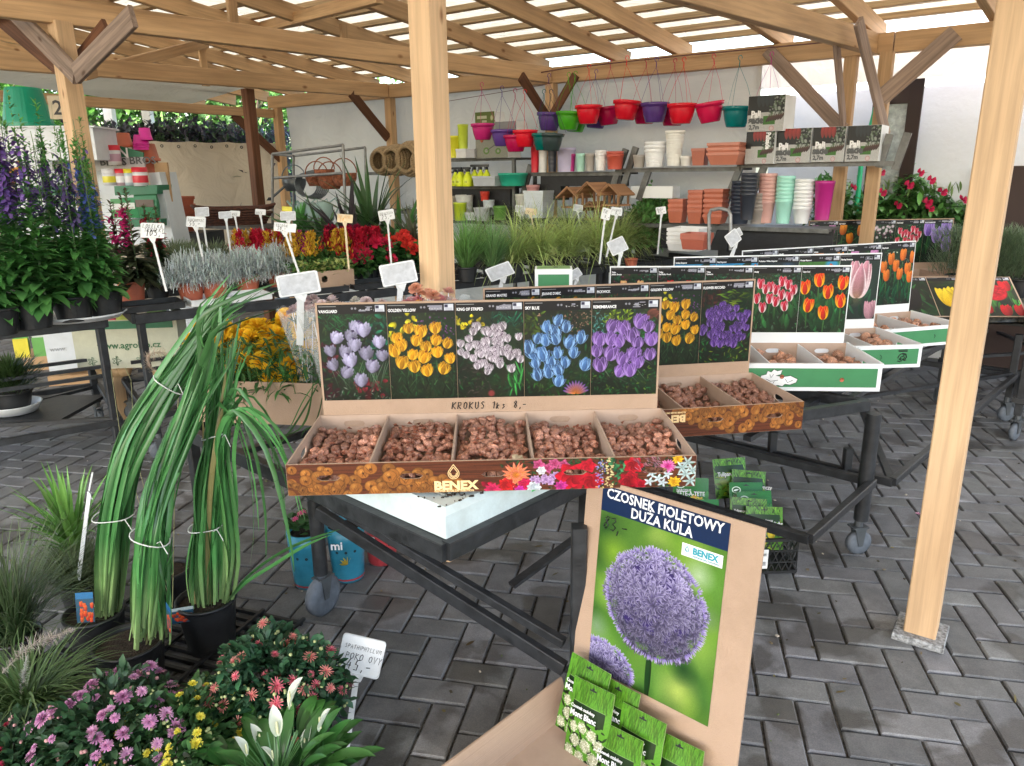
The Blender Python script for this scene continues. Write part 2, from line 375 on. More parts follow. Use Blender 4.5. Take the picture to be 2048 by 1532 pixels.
# ------------------------------------------------------------------ timber shelter
sh = empty('timber_shelter', S(4, 4, 0), 0, 'open pine timber shelter with rafters, battens and a cream translucent roof', 'shelter')
inv = Vector(sh.location)
def T(name, p, q, w, h, m=WOOD, **kw): return timber(name, Vector(p)-inv, Vector(q)-inv, w, h, m, sh, **kw)
ZE = 2.40; BH = .14; SL = .144
def ra(b): return ZE+BH+.005+SL*b        # underside of the rafters at distance b from the eave
uS = Vector((AU[0], AU[1], 0)); vS = Vector((BV[0], BV[1], 0))
def post(a, b, z1, w=.10, m=WOOD_NEW, z0=0.0, **kw): return T('post', S(a, b, z0), S(a, b, z1), w, w, m, up=tuple(vS), **kw)
# eave beam, side beam
T('eave_beam', S(-.1, 0, ZE+.07), S(4.05, 0, ZE+.07), .09, .14); T('eave_beam', S(4.06, 0, ZE+.07), S(7.0, 0, ZE+.07), .09, .14); T('eave_beam', S(7.01, 0.004, ZE+.07), S(10.5, 0.004, ZE+.07), .09, .14)
for a in (0.02, 1.95, 4.06, 6.72, 9.9): post(a, 0, ZE-.002, .09, WOOD)
post(6.98, .1, ZE-.003, .09, WOOD)
T('side_beam', S(-.02, .06, 2.335), S(-.02, 7.5, 2.335), .08, .10)
post(-.02, 3.9, 2.283, .09, WOOD)
# tie beams and front posts
TIES = [(1.25, 1.95, 7.5), (6.17, 6.86, 7.5)]
for a1, a0, bl in TIES:
    k = (a1-a0)/4.25
    T('tie_beam', S(a0, .05, ZE+.072), S(a0+k*bl, bl, ZE+.072), .08, .14)
post(3.08, 3.97, 2.50, .105); post(6.19, 4.2, 3.15, .10); post(7.96, 3.72, 3.1, .10, WOOD_NEW, .032)
post(1.62, 1.60, ZE-.002, .09, WOOD_BROWN)
# front purlin on P_L row
T('purlin', S(-3, 3.97, 2.71), S(6.12, 3.97, 2.71), .10, .14); T('purlin', S(6.26, 4.22, ZE+.215), S(11, 4.22, ZE+.215), .10, .14)
# the tie beam of the left front post, and hanging struts
T('tie_beam', S(4.06, .05, ZE+.072), S(4.06-.98*1.9, 7.5, 2.63), .08, .14)
T('tie_beam', S(9.6, .05, ZE+.072), S(8.6, 7.5, ZE+.072), .08, .14)
for (x, y0, y1, b) in ((412, 88, 172, 1.58), (469, -20, 66, 2.72), (690, -30, 100, 1.55)):
    p = PS(x, y1, b); q = Vector((p.x, p.y, ra(b)+.06)); T('strut', p, q, .075, .035, up=tuple(uS))
# rafters, battens and roof sheet
for a in (-2.6, -1.9, -1.2, -.5, .2, .85, 1.5, 2.2, 2.95, 3.82, 4.70, 5.29, 6.15, 6.83, 7.6, 8.3, 9.0, 9.7, 10.4, 11.1, 11.8):
    T('rafter', S(a+.03, -.25, ra(-.25)+.07), S(a-1.1, 9.5, ra(9.5)+.07), .06, .13)
bb = -.2; nb = 0
while bb < 9.4:
    z = ra(bb)+.14+.026; off = rnd.uniform(-.02, .02)
    T('batten', S(-2.9, bb+off, z), S(5.12+off, bb, z), .065, .045, BATTEN); T('batten', S(5.13+off, bb, z), S(11.8, bb+off, z), .065, .045, BATTEN); bb += .28; nb += 1
def sheet_mat(name, col, tcol, fold=6.0):
    m, nt, b = base_mat(name); L = nt.links.new; nt.nodes.remove(b)
    tc = nn(nt, 'ShaderNodeTexCoord'); no = nn(nt, 'ShaderNodeTexNoise', Scale=1.3, Detail=6.0, Distortion=1.0); L(tc.outputs['Object'], no.inputs['Vector'])
    r = ramp(nt, .3, .75, tuple(c*.86 for c in col), col); L(no.outputs[0], r.inputs[0]); r2 = ramp(nt, .3, .75, tuple(c*.8 for c in tcol), tcol); L(no.outputs[0], r2.inputs[0])
    wv = nn(nt, 'ShaderNodeTexNoise', Scale=fold, Detail=3.0, Distortion=2.5); L(tc.outputs['Object'], wv.inputs['Vector'])
    bp = nn(nt, 'ShaderNodeBump', Strength=.5, Distance=.05); L(wv.outputs[0], bp.inputs['Height'])
    d = nn(nt, 'ShaderNodeBsdfDiffuse'); t = nn(nt, 'ShaderNodeBsdfTranslucent'); a = nn(nt, 'ShaderNodeAddShader')
    L(r.outputs[0], d.inputs[0]); L(r2.outputs[0], t.inputs[0]); L(bp.outputs[0], d.inputs['Normal']); L(bp.outputs[0], t.inputs['Normal'])
    L(d.outputs[0], a.inputs[0]); L(t.outputs[0], a.inputs[1]); L(a.outputs[0], nt.nodes['Material Output'].inputs[0]); return m
SHEET = sheet_mat('cream_roof_sheet', (.34, .32, .27), (.21, .195, .155))
def cloth(name, m, fn, nu, nv, parent=None, **kw):
    vs = [fn(i/nu, j/nv) for j in range(nv+1) for i in range(nu+1)]
    fs = [(j*(nu+1)+i, j*(nu+1)+i+1, (j+1)*(nu+1)+i+1, (j+1)*(nu+1)+i) for j in range(nv) for i in range(nu)]
    return MB().add(vs, fs, smooth=True).build(name, m, parent, **kw)
def roof_fn(u, v):
    a, b = -3.1+u*15.0, -.35+v*9.9
    return S(a, b, ra(b)+.14+.052+.008+.010*abs(sin(b*pi/.28))+.006*sin(a*5+b*2))-inv
cloth('roof_sheet', SHEET, roof_fn, 60, 110, sh)
# unseen roof extension behind the camera, added to keep sun patches off the ground
def sun_block_roof(u, v):
    a, b = -3.1+u*15.0, 9.5+v*3.5; return S(a, b, ra(b)+.16)-inv
cloth('roof_sheet', SHEET, sun_block_roof, 4, 4, sh)
# braces
def brace(a0, b0, a1, b1, z0, z1, m=WOOD_OLD, w=.10, off=0.0, side=None):
    sd_ = Vector(side) if side else Vector((0, 0, 0))
    p, q = S(a0, b0, z0)+sd_*off, S(a1, b1, z1)+sd_*off; n = (q-p).cross(Vector((0, 0, 1)))
    T('brace', p, q, .028, w, m)
# P_L braces in both directions
T('brace', PS(152, 150, 4.05), PS(-8, -12, 4.05), .028, .115, WOOD_OLD); T('brace', PS(152, 148, 4.06), PS(266, 32, 4.08), .028, .115, WOOD_OLD); T('brace', PS(128, 145, 3.85), PS(-10, 30, 3.85), .028, .10, WOOD_BROWN); T('brace', PS(160, 118, 3.86), PS(212, 52, 3.84), .028, .09, WOOD_BROWN)
T('tie_brace', PS(165, 150, 3.1), PS(412, 86, 1.55), .05, .09); T('tie_brace', PS(478, 68, 1.5), PS(760, -8, 2.3), .06, .09)
brace(6.72, .06, 6.72-.62, .06, 1.88, ZE+.1); brace(6.98, .17, 6.98+.42, .12, 2.08, ZE+.08, w=.12); brace(6.72, .0, 6.74, .62, 1.85, ZE+.05); brace(7.04, .12, 6.9, .75, 1.82, ZE+.12)
brace(4.06, .02, 4.02, .45, 2.05, ZE+.03, WOOD_BROWN); brace(4.1, .06, 4.36, .06, 2.1, ZE+.05, WOOD_BROWN, w=.08); brace(1.95, .06, 1.90, .52, 1.98, ZE+.02, WOOD_BROWN)
brace(0.02, .0, -.02, .62, 1.78, 2.3, WOOD_BROWN)
# granite block under the right post
g0 = P(1862, 1288, 0)
gm = mat('granite', (.30, .31, .32), .6, var=.5, scale=95, bump=.5, bscale=150)
M3 = MB(); h_ = .095
pr = S(7.96, 3.72, 0)
for i in range(1): M3.lathe([(h_*.93, 0), (h_, .006), (h_, .024), (h_*.97, .03)], 4, (0, 0, 0), smooth=False, sq=0); M3.add([(h_*.97*cos(pi/2*k), h_*.97*sin(pi/2*k), .03) for k in range(4)], [(0, 1, 2, 3)])
gb = M3.build('granite_slab', gm, loc=pr+Vector((.0, .0, .001)), rot=(0, 0, SANG+pi/4), label='speckled grey granite slab under the foot of the near right post', cat='stone slab')
gb.scale = (1.2, 1.2, 1)

# ------------------------------------------------------------------ tarps, wall, hedge, trees
TARP = sheet_mat('white_tarp', (.50, .50, .47), (.10, .095, .085), 3.0); TARP_T = sheet_mat('beige_tarp', (.58, .52, .43), (.08, .07, .06), 3.0)
def tarpf(a0, a1, z0, z1, b, amp=.03):
    def f(u, v):
        a = a0+(a1-a0)*u; z = z0+(z1-z0)*v
        return S(a, b-amp*(sin(a*2.3+z*1.3)+.5*sin(a*5.1-z*2.7)+.3*sin(z*7+a))*(1-.5*v), z)
    return f
o = cloth('tarpaulin', TARP, tarpf(.05, 6.02, .03, ZE+.08, -.12), 70, 24); tag(o, 'off white tarpaulin wall hung along the back eave behind the shelves', 'tarpaulin')
o = cloth('tarpaulin', sheet_mat('clear_tarp', (.25, .25, .25), (.5, .45, .4), 3.0), tarpf(5.98, 10.4, ZE-.17, ZE+.06, -.16, .02), 60, 6); tag(o, 'short pinkish translucent tarpaulin strip below the eave at right', 'tarpaulin')
def leftt(u, v):
    a = PY(285, 272, 8.9); q = S(-.05, -.02, 0); p0 = Vector((-6.6, 7.6, 0)); p = p0.lerp(q, u); z = .03+v*(2.0-.03)
    return Vector((p.x+.03*sin(u*16+v*3), p.y-.05*sin(u*23+v*4), z-.015*abs(sin(u*33))*v))
o = cloth('tarpaulin', TARP_T, leftt, 70, 14); tag(o, 'beige tarpaulin with eyelets along its top edge, on the left side', 'tarpaulin')
for k in range(16):
    u = .34+k*.043; p = Vector(leftt(u, .975)); mb = MB()
    mb.tube([(.014*cos(t), 0, .014*sin(t)) for t in np.linspace(0, 2*pi, 11)], .005, 5)
    e_ = mb.build('eyelet', mat('eyelet_metal', (.1, .09, .08), .4, metal=.7), o, loc=p+Vector((0.01, -.02, 0)), rot=(0, 0, .6))
# white roof flap high on the left, between tie beams and trees
o = cloth('roof_flap', sheet_mat('flap_sheet', (.4, .4, .38), (.30, .30, .28), 3.0), lambda u, v: S(-.06-1.6*v*(1-u), .3+u*7.5, 2.30+.25*u+.34-.16*v*(1-.3*u)), 20, 3); tag(o, 'white tarpaulin flap sagging under the left roof edge', 'tarpaulin')
# ------------------------------------------------------------------ painted prints
class Cv:
    def __init__(s, w, h, bg=(.1, .1, .1)):
        s.w, s.h = w, h; s.a = np.empty((h, w, 3), np.float32); s.a[:] = bg
    def rect(s, x0, y0, x1, y1, c): s.a[max(0, int(y0)):int(y1), max(0, int(x0)):int(x1)] = c
    def petal(s, cx, cy, ang, L, W, c0, c1, edge=None, al=1.0, mid=None, pw=.8, streak=0.0):
        """a petal from (cx,cy) pointing along ang (degrees, 90 is up)"""
        ca, sa = cos(radians(ang)), -sin(radians(ang)); ex, ey = cx+ca*L, cy+sa*L
        x0, x1 = int(min(cx, ex)-W/2-1), int(max(cx, ex)+W/2+2); y0, y1 = int(min(cy, ey)-W/2-1), int(max(cy, ey)+W/2+2)
        x0, y0 = max(0, x0), max(0, y0); x1, y1 = min(s.w, x1), min(s.h, y1)
        if x1 <= x0 or y1 <= y0: return
        Y, X = np.mgrid[y0:y1, x0:x1]; dx, dy = X-cx, Y-cy
        u = (dx*ca+dy*sa)/L; v = -dx*sa+dy*ca
        uu = np.clip(u, 0, 1); w = W/2*np.sin(pi*uu**pw)**.7
        mk = np.clip(w-np.abs(v)+.5, 0, 1)*((u > 0) & (u < 1))*al
        q = np.abs(v)/(w+1e-3)
        c = np.asarray(c0)*(1-uu[..., None])+np.asarray(c1)*uu[..., None]
        c = c*(1-.28*q[..., None]*(v > 0)[..., None])
        if streak: c = c*(1-streak*(.5+.5*np.sin(v*3.1+u*2))[..., None])
        if mid is not None: k = np.clip(1-q*2.2, 0, 1)[..., None]*.8; c = c*(1-k)+np.asarray(mid)*k
        if edge is not None: k = (np.clip((q-.62)*4, 0, 1))[..., None]; c = c*(1-k)+np.asarray(edge)*k
        s.a[y0:y1, x0:x1] = s.a[y0:y1, x0:x1]*(1-mk[..., None])+c*mk[..., None]
    def blob(s, cx, cy, r, c, al=1.0, soft=.5, ry=None):
        ry = ry or r; x0, x1 = max(0, int(cx-r-1)), min(s.w, int(cx+r+2)); y0, y1 = max(0, int(cy-ry-1)), min(s.h, int(cy+ry+2))
        if x1 <= x0 or y1 <= y0: return
        Y, X = np.mgrid[y0:y1, x0:x1]; d = np.sqrt(((X-cx)/r)**2+((Y-cy)/ry)**2)
        mk = np.clip((1-d)/max(soft, .02), 0, 1)[..., None]*al
        s.a[y0:y1, x0:x1] = s.a[y0:y1, x0:x1]*(1-mk)+np.asarray(c)*mk
    def leaves(s, n, x0, y0, x1, y1, cols, L=(8, 20), W=(2, 5), ang=(0, 360), al=1.0):
        for _ in range(n):
            c = np.asarray(cols[rnd.randrange(len(cols))])*rnd.uniform(.6, 1.35)
            s.petal(rnd.uniform(x0, x1), rnd.uniform(y0, y1), rnd.uniform(*ang), rnd.uniform(*L), rnd.uniform(*W), c*.6, c, al=al)
    def noise(s, amt=.06, cell=3):
        h2, w2 = s.h//cell+2, s.w//cell+2; n = nr.rand(h2, w2, 1).astype(np.float32)
        n = np.repeat(np.repeat(n, cell, 0), cell, 1)[:s.h, :s.w]; s.a *= (1+amt*(2*n-1)*1.0); s.a *= 1+amt*.6*(2*nr.rand(s.h, s.w, 1)-1)
    def image(s, name):
        im = bpy.data.images.new(name, s.w, s.h); px = np.ones((s.h, s.w, 4), np.float32); px[..., :3] = np.clip(s.a, 0, 1)[::-1]
        im.pixels.foreach_set(px.ravel()); im.update(); im.pack(); return im
def print_mat(name, cv, rough=.35, gain=1.0):
    m, nt, b = base_mat(name); t = nn(nt, 'ShaderNodeTexImage'); t.image = cv.image(name)
    g = nn(nt, 'ShaderNodeMix', data_type='RGBA', blend_type='MULTIPLY'); g.inputs[0].default_value = 1; gain *= .8; g.inputs[7].default_value = (gain, gain, gain, 1)
    nt.links.new(t.outputs[0], g.inputs[6]); nt.links.new(g.outputs[2], b.inputs['Base Color']); b.inputs['Roughness'].default_value = rough; b.inputs['Specular IOR Level'].default_value = .35
    return m
GR = [(.10, .25, .10), (.14, .35, .15), (.06, .16, .08), (.2, .42, .18)]
TEAL = [(.05, .30, .22), (.1, .45, .33), (.03, .18, .15)]
def crocus(c, x, y, s, col, dark, edge=None, streak=.0, closed=False):
    k_ = rnd.uniform(.72, 1.04); s = s*rnd.uniform(.85, 1.1); col, dark = np.asarray(col)*k_, np.asarray(dark)*k_*.85; a0 = 90+rnd.uniform(-24, 24); c.blob(x+1, y+3, s*.52, (.02, .03, .03), .75, .6)
    for d_ in (-38, 38): c.petal(x, y+s*.5, a0+d_, s*.9, s*.36, dark, col*.8, edge=edge, streak=streak)
    c.petal(x, y+s*.45, a0+rnd.uniform(-8, 8), s*1.0, s*.75, dark, dark*.8, edge=edge)
    for da, w in ((-24, .42), (24, .42), (-13, .5), (12, .5)): c.petal(x, y+s*.5, a0+da*(.5 if closed else 1), s*rnd.uniform(.95, 1.12), s*w, col*.72, col*rnd.uniform(.9, 1.05), edge=edge, streak=streak)
    c.petal(x, y+s*.55, a0+rnd.uniform(-5, 5), s*rnd.uniform(.85, 1.0), s*.52, col*.85, col*1.08, edge=edge, streak=streak)
def tulip(c, x, y, s, col, tip=None, edge=None, mid=None, stem=True, pointed=True):
    col = np.asarray(col); tip = col*1.05 if tip is None else np.asarray(tip)
    if stem: c.petal(x, y+s*1.9, 90+rnd.uniform(-3, 3), s*1.6, s*.12, (.12, .3, .12), (.3, .5, .25))
    a = 90+rnd.uniform(-7, 7); b = y+s*.55
    for da, w, L in ((-17, .5, 1.12), (17, .5, 1.12), (0, .55, 1.05), (-9, .5, 1.18), (10, .5, 1.15), (0, .52, 1.0)):
        c.petal(x, b, a+da, s*L*rnd.uniform(.95, 1.05), s*w, col*rnd.uniform(.7, .95), tip, edge=edge, mid=mid, pw=.72 if pointed else .62)
def field(w, h, top, kind=None, bg=(.03, .05, .04)):
    c = Cv(w, h, bg); return c
PW, PH, HD = 124, 176, 17
def panel(kind):
    w, h = PW, PH; c = Cv(w, h, (.06, .11, .07)); R = rnd
    for i in range(26): c.blob(R.uniform(0, w), R.uniform(10, h), R.uniform(14, 40), R.choice([(.10, .26, .12), (.05, .12, .08), (.16, .22, .12), (.03, .06, .05), (.2, .18, .12)]), .6, 1)
    if kind in ('vanguard', 'golden', 'striped', 'sky', 'remember', 'record', 'maitre', 'jeanne', 'pickwick'): c.leaves(240, 0, 14, w, h, [(.13, .36, .18), (.08, .24, .14), (.2, .32, .14), (.16, .15, .15)], L=(5, 16), W=(2, 5), al=.8)
    def header():
        c.rect(0, 0, w, HD, (.045, .045, .07))
        for i in range(2): c.blob(w*.50+i*6, 7, 2.4, (.8, .8, .85)); c.blob(w*.50+i*6, 7, 1.1, (.05, .05, .07))
        for i in range(16): c.rect(w*.6+R.random()*w*.22, 4+R.random()*9, w*.6+R.random()*w*.24, 5+R.random()*10, (.55, .55, .6))
        for i in range(5): c.rect(w*.62+i*5, 9+i % 2, w*.62+i*5+3, 10+i % 2, (.8, .8, .8))
        c.rect(w*.84, 2, w*.98, 14, (.82, .84, .88)); c.rect(w*.85, 3, w*.9, 8, (.2, .2, .3)); 
        for i in range(3): c.rect(w*.86, 9+i*2, w*.96, 10+i*2, (.6, .6, .65))
        c.rect(2, 3, 34, 4, (.7, .7, .7))
    if kind in ('buddy', 'cape', 'orange', 'strauss', 'riding', 'concerto', 'purple', 'flame', 'white', 'lilac'): c.leaves(130, 0, 16, w, h, [(.16, .42, .24), (.1, .3, .2), (.25, .5, .3), (.3, .42, .34)], L=(5, 18), W=(3, 7), al=.85)
    if kind == 'vanguard':
        c.leaves(90, 10, 18, 90, 50, [(.1, .4, .2), (.06, .28, .15)], L=(12, 26), W=(1.5, 3), ang=(20, 160)); c.leaves(45, 95, 20, 124, 110, TEAL, L=(9, 18), W=(5, 9))
        c.leaves(30, 0, 60, 20, 170, [(.35, .08, .14), (.25, .05, .12)], L=(9, 16), W=(6, 9)); c.leaves(22, 60, 140, 110, 172, [(.45, .1, .15)], L=(9, 15), W=(7, 11)); c.leaves(40, 0, 150, 124, 176, [(.1, .35, .2), (.5, .55, .5)], L=(3, 10), W=(1, 3))
        for i in range(26): x = R.uniform(25, 110); c.petal(x, R.uniform(140, 165), R.uniform(60, 130), R.uniform(40, 70), 1.6, (.1, .2, .12), (.5, .6, .5))
        for x, y in ((63, 40), (80, 45), (52, 55), (26, 58), (108, 68), (62, 72), (20, 82), (40, 84), (82, 88), (24, 108), (112, 92), (55, 100), (90, 112), (40, 122), (70, 138)): crocus(c, x, y, 24, (.80, .78, .93), (.42, .32, .58), streak=.1)
    elif kind == 'golden':
        c.leaves(16, 0, 22, 45, 60, [(.85, .8, .1), (.9, .85, .2)], L=(9, 15), W=(6, 9)); c.leaves(60, 50, 20, 124, 70, [(.45, .2, .5), (.5, .3, .55)], L=(2, 5), W=(2, 4)); c.leaves(25, 0, 60, 20, 90, [(.6, .65, .1)], L=(8, 14), W=(4, 7))
        c.leaves(110, 0, 128, 124, 176, [(.1, .22, .12), (.2, .35, .2), (.06, .12, .07)], L=(10, 30), W=(1.2, 3), ang=(50, 130))
        for x, y in ((38, 44), (60, 50), (86, 44), (15, 62), (48, 66), (84, 66), (26, 74), (12, 84), (104, 72), (68, 78), (90, 88), (40, 92), (60, 96), (114, 100), (20, 106), (46, 114), (70, 122), (96, 118)): crocus(c, x, y, 22.5, (.97, .66, .06), (.75, .36, .02), edge=(.99, .76, .2), streak=.2)
    elif kind == 'striped':
        c.leaves(24, 0, 26, 46, 46, [(.95, .85, .1), (.95, .9, .2)], L=(6, 9), W=(5, 8)); c.leaves(12, 0, 30, 45, 44, [(.3, .1, .03)], L=(2, 4), W=(2, 3)); c.leaves(70, 60, 22, 115, 50, TEAL, L=(14, 26), W=(1.4, 2.6), ang=(20, 160))
        c.leaves(60, 0, 110, 60, 176, [(.3, .28, .25), (.2, .2, .17), (.12, .12, .1)], L=(4, 16), W=(2, 4)); c.leaves(18, 95, 130, 124, 176, [(.25, .65, .3)], L=(18, 34), W=(2, 4), ang=(70, 120)); c.blob(62, 168, 8, (.5, .2, .2))
        pts = [(R.gauss(62, 30), R.gauss(86, 26)) for _ in range(74)]; pts.sort(key=lambda p: p[1])
        for x, y in pts:
            if ((x-62)/60)**2+((y-86)/50)**2 < 1: crocus(c, x, y, 15.5, (.80, .74, .80), (.40, .26, .40), edge=(.93, .9, .94), streak=.25)
    elif kind == 'sky':
        c.leaves(120, 20, 20, 124, 60, [(.6, .45, .38), (.4, .26, .2), (.75, .6, .5)], L=(2, 6), W=(1.5, 3)); c.leaves(30, 0, 20, 30, 60, [(.3, .4, .1), (.2, .3, .08)], L=(8, 16), W=(3, 6)); c.leaves(60, 0, 140, 124, 176, [(.12, .3, .1), (.2, .4, .15)], L=(6, 14), W=(2, 4))
        for i in range(11): c.petal(96, 172, 90+(i-5)*15, 26, 6, (.9, .5, .15), (.4, .3, .7))
        for x, y in ((60, 34), (42, 46), (76, 46), (58, 56), (22, 66), (40, 70), (60, 68), (104, 66), (80, 74), (18, 92), (36, 96), (62, 94), (90, 94), (8, 82), (22, 112), (50, 112), (76, 112), (46, 128), (66, 126), (110, 116), (26, 134), (62, 146)): crocus(c, x, y, 24, (.36, .56, .84), (.2, .26, .45), edge=(.55, .72, .92), streak=.35, closed=True)
    elif kind == 'remember':
        c.leaves(50, 0, 20, 24, 66, [(.4, .7, .7), (.3, .6, .6)], L=(4, 12), W=(1, 2)); c.leaves(60, 20, 20, 70, 42, [(.6, .7, .15), (.4, .55, .1)], L=(5, 11), W=(1.5, 3), ang=(20, 160)); c.leaves(60, 80, 30, 124, 70, [(.12, .45, .2), (.08, .3, .12)], L=(3, 8), W=(2, 4)); c.leaves(8, 95, 20, 120, 36, [(.45, .25, .2)], L=(18, 26), W=(8, 12), ang=(10, 40))
        c.leaves(130, 0, 125, 124, 176, [(.12, .4, .2), (.1, .3, .14), (.4, .55, .15)], L=(3, 9), W=(1.5, 3)); c.leaves(16, 0, 120, 124, 160, [(.4, .5, .4)], L=(20, 40), W=(1, 1.6), ang=(120, 160))
        for x, y in ((34, 46), (62, 50), (86, 38), (104, 48), (14, 70), (34, 70), (54, 74), (78, 64), (112, 72), (86, 78), (10, 92), (32, 96), (74, 98), (110, 100), (56, 108), (18, 118), (88, 114), (50, 130), (74, 128)): crocus(c, x, y, 26, (.55, .38, .74), (.3, .16, .48), edge=(.68, .54, .84), streak=.16)
    elif kind == 'record':
        c.leaves(30, 0, 20, 50, 60, [(.3, .14, .12), (.2, .1, .08)], L=(6, 14), W=(5, 8)); c.leaves(40, 45, 20, 124, 66, [(.5, .6, .15), (.35, .5, .12)], L=(12, 26), W=(2, 4), ang=(150, 210)); c.leaves(70, 0, 120, 124, 176, [(.12, .42, .18), (.5, .6, .15), (.2, .12, .1)], L=(7, 15), W=(2, 4))
        pts = [(R.uniform(6, 118), R.uniform(48, 140)) for _ in range(90)]; pts.sort(key=lambda p: p[1])
        for x, y in pts:
            if ((x-62)/58)**2+((y-92)/46)**2 < 1: crocus(c, x, y, 17, (.36, .2, .58), (.14, .06, .28), edge=(.60, .46, .8), streak=.3)
    elif kind in ('maitre', 'jeanne', 'pickwick'):
        c.leaves(120, 0, 18, 124, 70, [(.5, .6, .12), (.25, .35, .12)] if kind == 'maitre' else [(.2, .35, .2), (.12, .25, .14)] if kind == 'jeanne' else [(.14, .42, .16), (.4, .16, .1)], L=(4, 12), W=(2, 4))
        if kind == 'maitre': c.blob(70, 42, 26, (.3, .3, .22), .7); c.leaves(8, 90, 20, 118, 40, [(.95, .6, .08)], L=(5, 9), W=(4, 6))
        if kind == 'jeanne': c.leaves(24, 40, 18, 90, 44, [(.95, .65, .05)], L=(6, 13), W=(4, 7))
        if kind == 'pickwick':
            for x, y in ((48, 46), (92, 42)): crocus(c, x, y, 30, (.78, .6, .75), (.4, .2, .4), edge=(.9, .8, .88), streak=.3)
    elif kind == 'buddy':
        c.leaves(120, 0, 18, 124, 50, [(.15, .35, .28), (.35, .5, .45), (.05, .2, .15)], L=(3, 8), W=(1.5, 3)); c.leaves(70, 0, 95, 124, 176, [(.16, .42, .22), (.2, .5, .25), (.1, .28, .15)], L=(30, 60), W=(6, 12), ang=(60, 120))
        for x, y in ((20, 44), (76, 38), (48, 52), (92, 46), (34, 58), (60, 60), (108, 60), (14, 84), (46, 84), (78, 74), (98, 78), (62, 92), (30, 108), (88, 104)): tulip(c, x, y, 25, (.80, .05, .2), edge=(.96, .92, .93))
    elif kind == 'cape':
        c.leaves(160, 0, 18, 124, 80, [(.08, .25, .18), (.12, .32, .22), (.03, .1, .08)], L=(3, 7), W=(2, 4)); c.leaves(46, 0, 100, 124, 176, [(.12, .42, .2), (.16, .5, .25), (.08, .28, .14)], L=(35, 70), W=(10, 17), ang=(50, 130))
        for x, y in ((48, 34), (12, 54), (106, 42), (72, 66), (22, 102), (66, 122), (108, 90)): tulip(c, x, y, 34, (.9, .16, .06), edge=(.98, .72, .08))
    elif kind == 'pink':
        c.a[:] = (.14, .2, .18); 
        for i in range(8): c.blob(R.uniform(0, 124), R.uniform(20, 176), R.uniform(18, 40), R.choice([(.2, .3, .25), (.1, .14, .12), (.25, .3, .22)]), .6, 1)
        c.leaves(14, 10, 120, 124, 176, [(.15, .35, .25)], L=(30, 50), W=(8, 14), ang=(40, 140))
        tulip(c, 62, 66, 92, (.72, .52, .5), (.88, .6, .68), edge=(.95, .85, .87), stem=False, pointed=False); c.blob(60, 118, 26, (.8, .65, .4), .35, 1)
        tulip(c, 16, 150, 44, (.8, .6, .64), stem=False, pointed=False); tulip(c, 108, 150, 46, (.82, .6, .66), stem=False, pointed=False)
    elif kind == 'orange':
        c.leaves(90, 0, 18, 124, 100, [(.15, .25, .15), (.3, .3, .25), (.05, .1, .07)], L=(3, 8), W=(2, 4)); c.leaves(24, 0, 20, 124, 70, [(.85, .85, .75)], L=(3, 6), W=(2, 4)); c.leaves(50, 0, 110, 124, 176, [(.06, .38, .22), (.08, .45, .28)], L=(30, 50), W=(6, 12), ang=(60, 120))
        for x, y in ((40, 44), (82, 34), (118, 42), (14, 66), (58, 64), (104, 74), (28, 90), (74, 88), (116, 98)): tulip(c, x, y, 30, (.95, .42, .08), (.98, .55, .2), pointed=False)
    elif kind == 'purple':
        c.leaves(60, 0, 18, 124, 176, [(.15, .35, .22), (.1, .2, .16)], L=(20, 50), W=(6, 12), ang=(60, 120)); c.blob(30, 30, 24, (.2, .35, .3), .7, 1)
        for x, y in ((20, 34), (100, 30), (60, 64), (104, 100)): tulip(c, x, y, 58, (.42, .3, .66), (.62, .5, .84), edge=(.7, .58, .88), pointed=False)
    elif kind == 'lilac':
        c.leaves(80, 0, 18, 124, 176, [(.2, .4, .2), (.3, .4, .25)], L=(4, 20), W=(2, 5)); 
        for x, y in ((24, 36), (96, 34), (60, 60)): tulip(c, x, y, 40, (.75, .4, .66), (.88, .6, .82), pointed=False)
    elif kind == 'flame':
        c.leaves(80, 0, 18, 124, 176, [(.1, .3, .14), (.16, .4, .2)], L=(10, 30), W=(4, 8))
        for x, y in ((20, 34), (96, 40), (56, 70)): tulip(c, x, y, 40, (.92, .4, .1), (.98, .65, .2), pointed=False)
    elif kind == 'white':
        c.leaves(80, 0, 18, 124, 176, [(.25, .4, .25), (.4, .5, .35)], L=(6, 20), W=(3, 6))
        for i in range(26): c.blob(R.uniform(5, 119), R.uniform(24, 70), R.uniform(5, 9), (.85, .78, .82), .9, .5); c.blob(R.uniform(5, 119), R.uniform(24, 70), 3, (.5, .2, .35), .8)
    elif kind == 'bluesky':
        c.a[:] = (.2, .55, .75); c.leaves(14, 0, 30, 124, 80, [(.1, .35, .3), (.15, .3, .2)], L=(20, 40), W=(14, 22)); c.leaves(4, 90, 20, 120, 50, [(.9, .4, .1)], L=(8, 14), W=(6, 9))
    elif kind == 'emperor':
        c.a[:] = (.25, .45, .2); c.blob(100, 30, 26, (.2, .6, .8), .9, .4)
        for x in (36, 92): tulip(c, x, 44, 34, (.85, .2, .05), (.95, .4, .1))
    elif kind == 'bluewhite':
        c.a[:] = (.12, .18, .2); c.blob(90, 40, 30, (.25, .45, .7), .9, 1)
        for x in (30, 56, 84): tulip(c, x, 46, 30, (.8, .8, .8), (.93, .92, .9))
    elif kind in ('strauss', 'riding', 'concerto'):
        c.leaves(110, 0, 18, 124, 70, [(.4, .12, .25), (.1, .38, .28), (.06, .25, .16)], L=(4, 10), W=(2, 5))
        cc = {'strauss': ((.9, .75, .5), (.9, .4, .3)), 'riding': ((.85, .06, .08), None), 'concerto': ((.9, .9, .8), None)}[kind]
        for x in (20, 66): tulip(c, x+14, 46, 22, cc[0], edge=cc[1])
    elif kind == 'black':
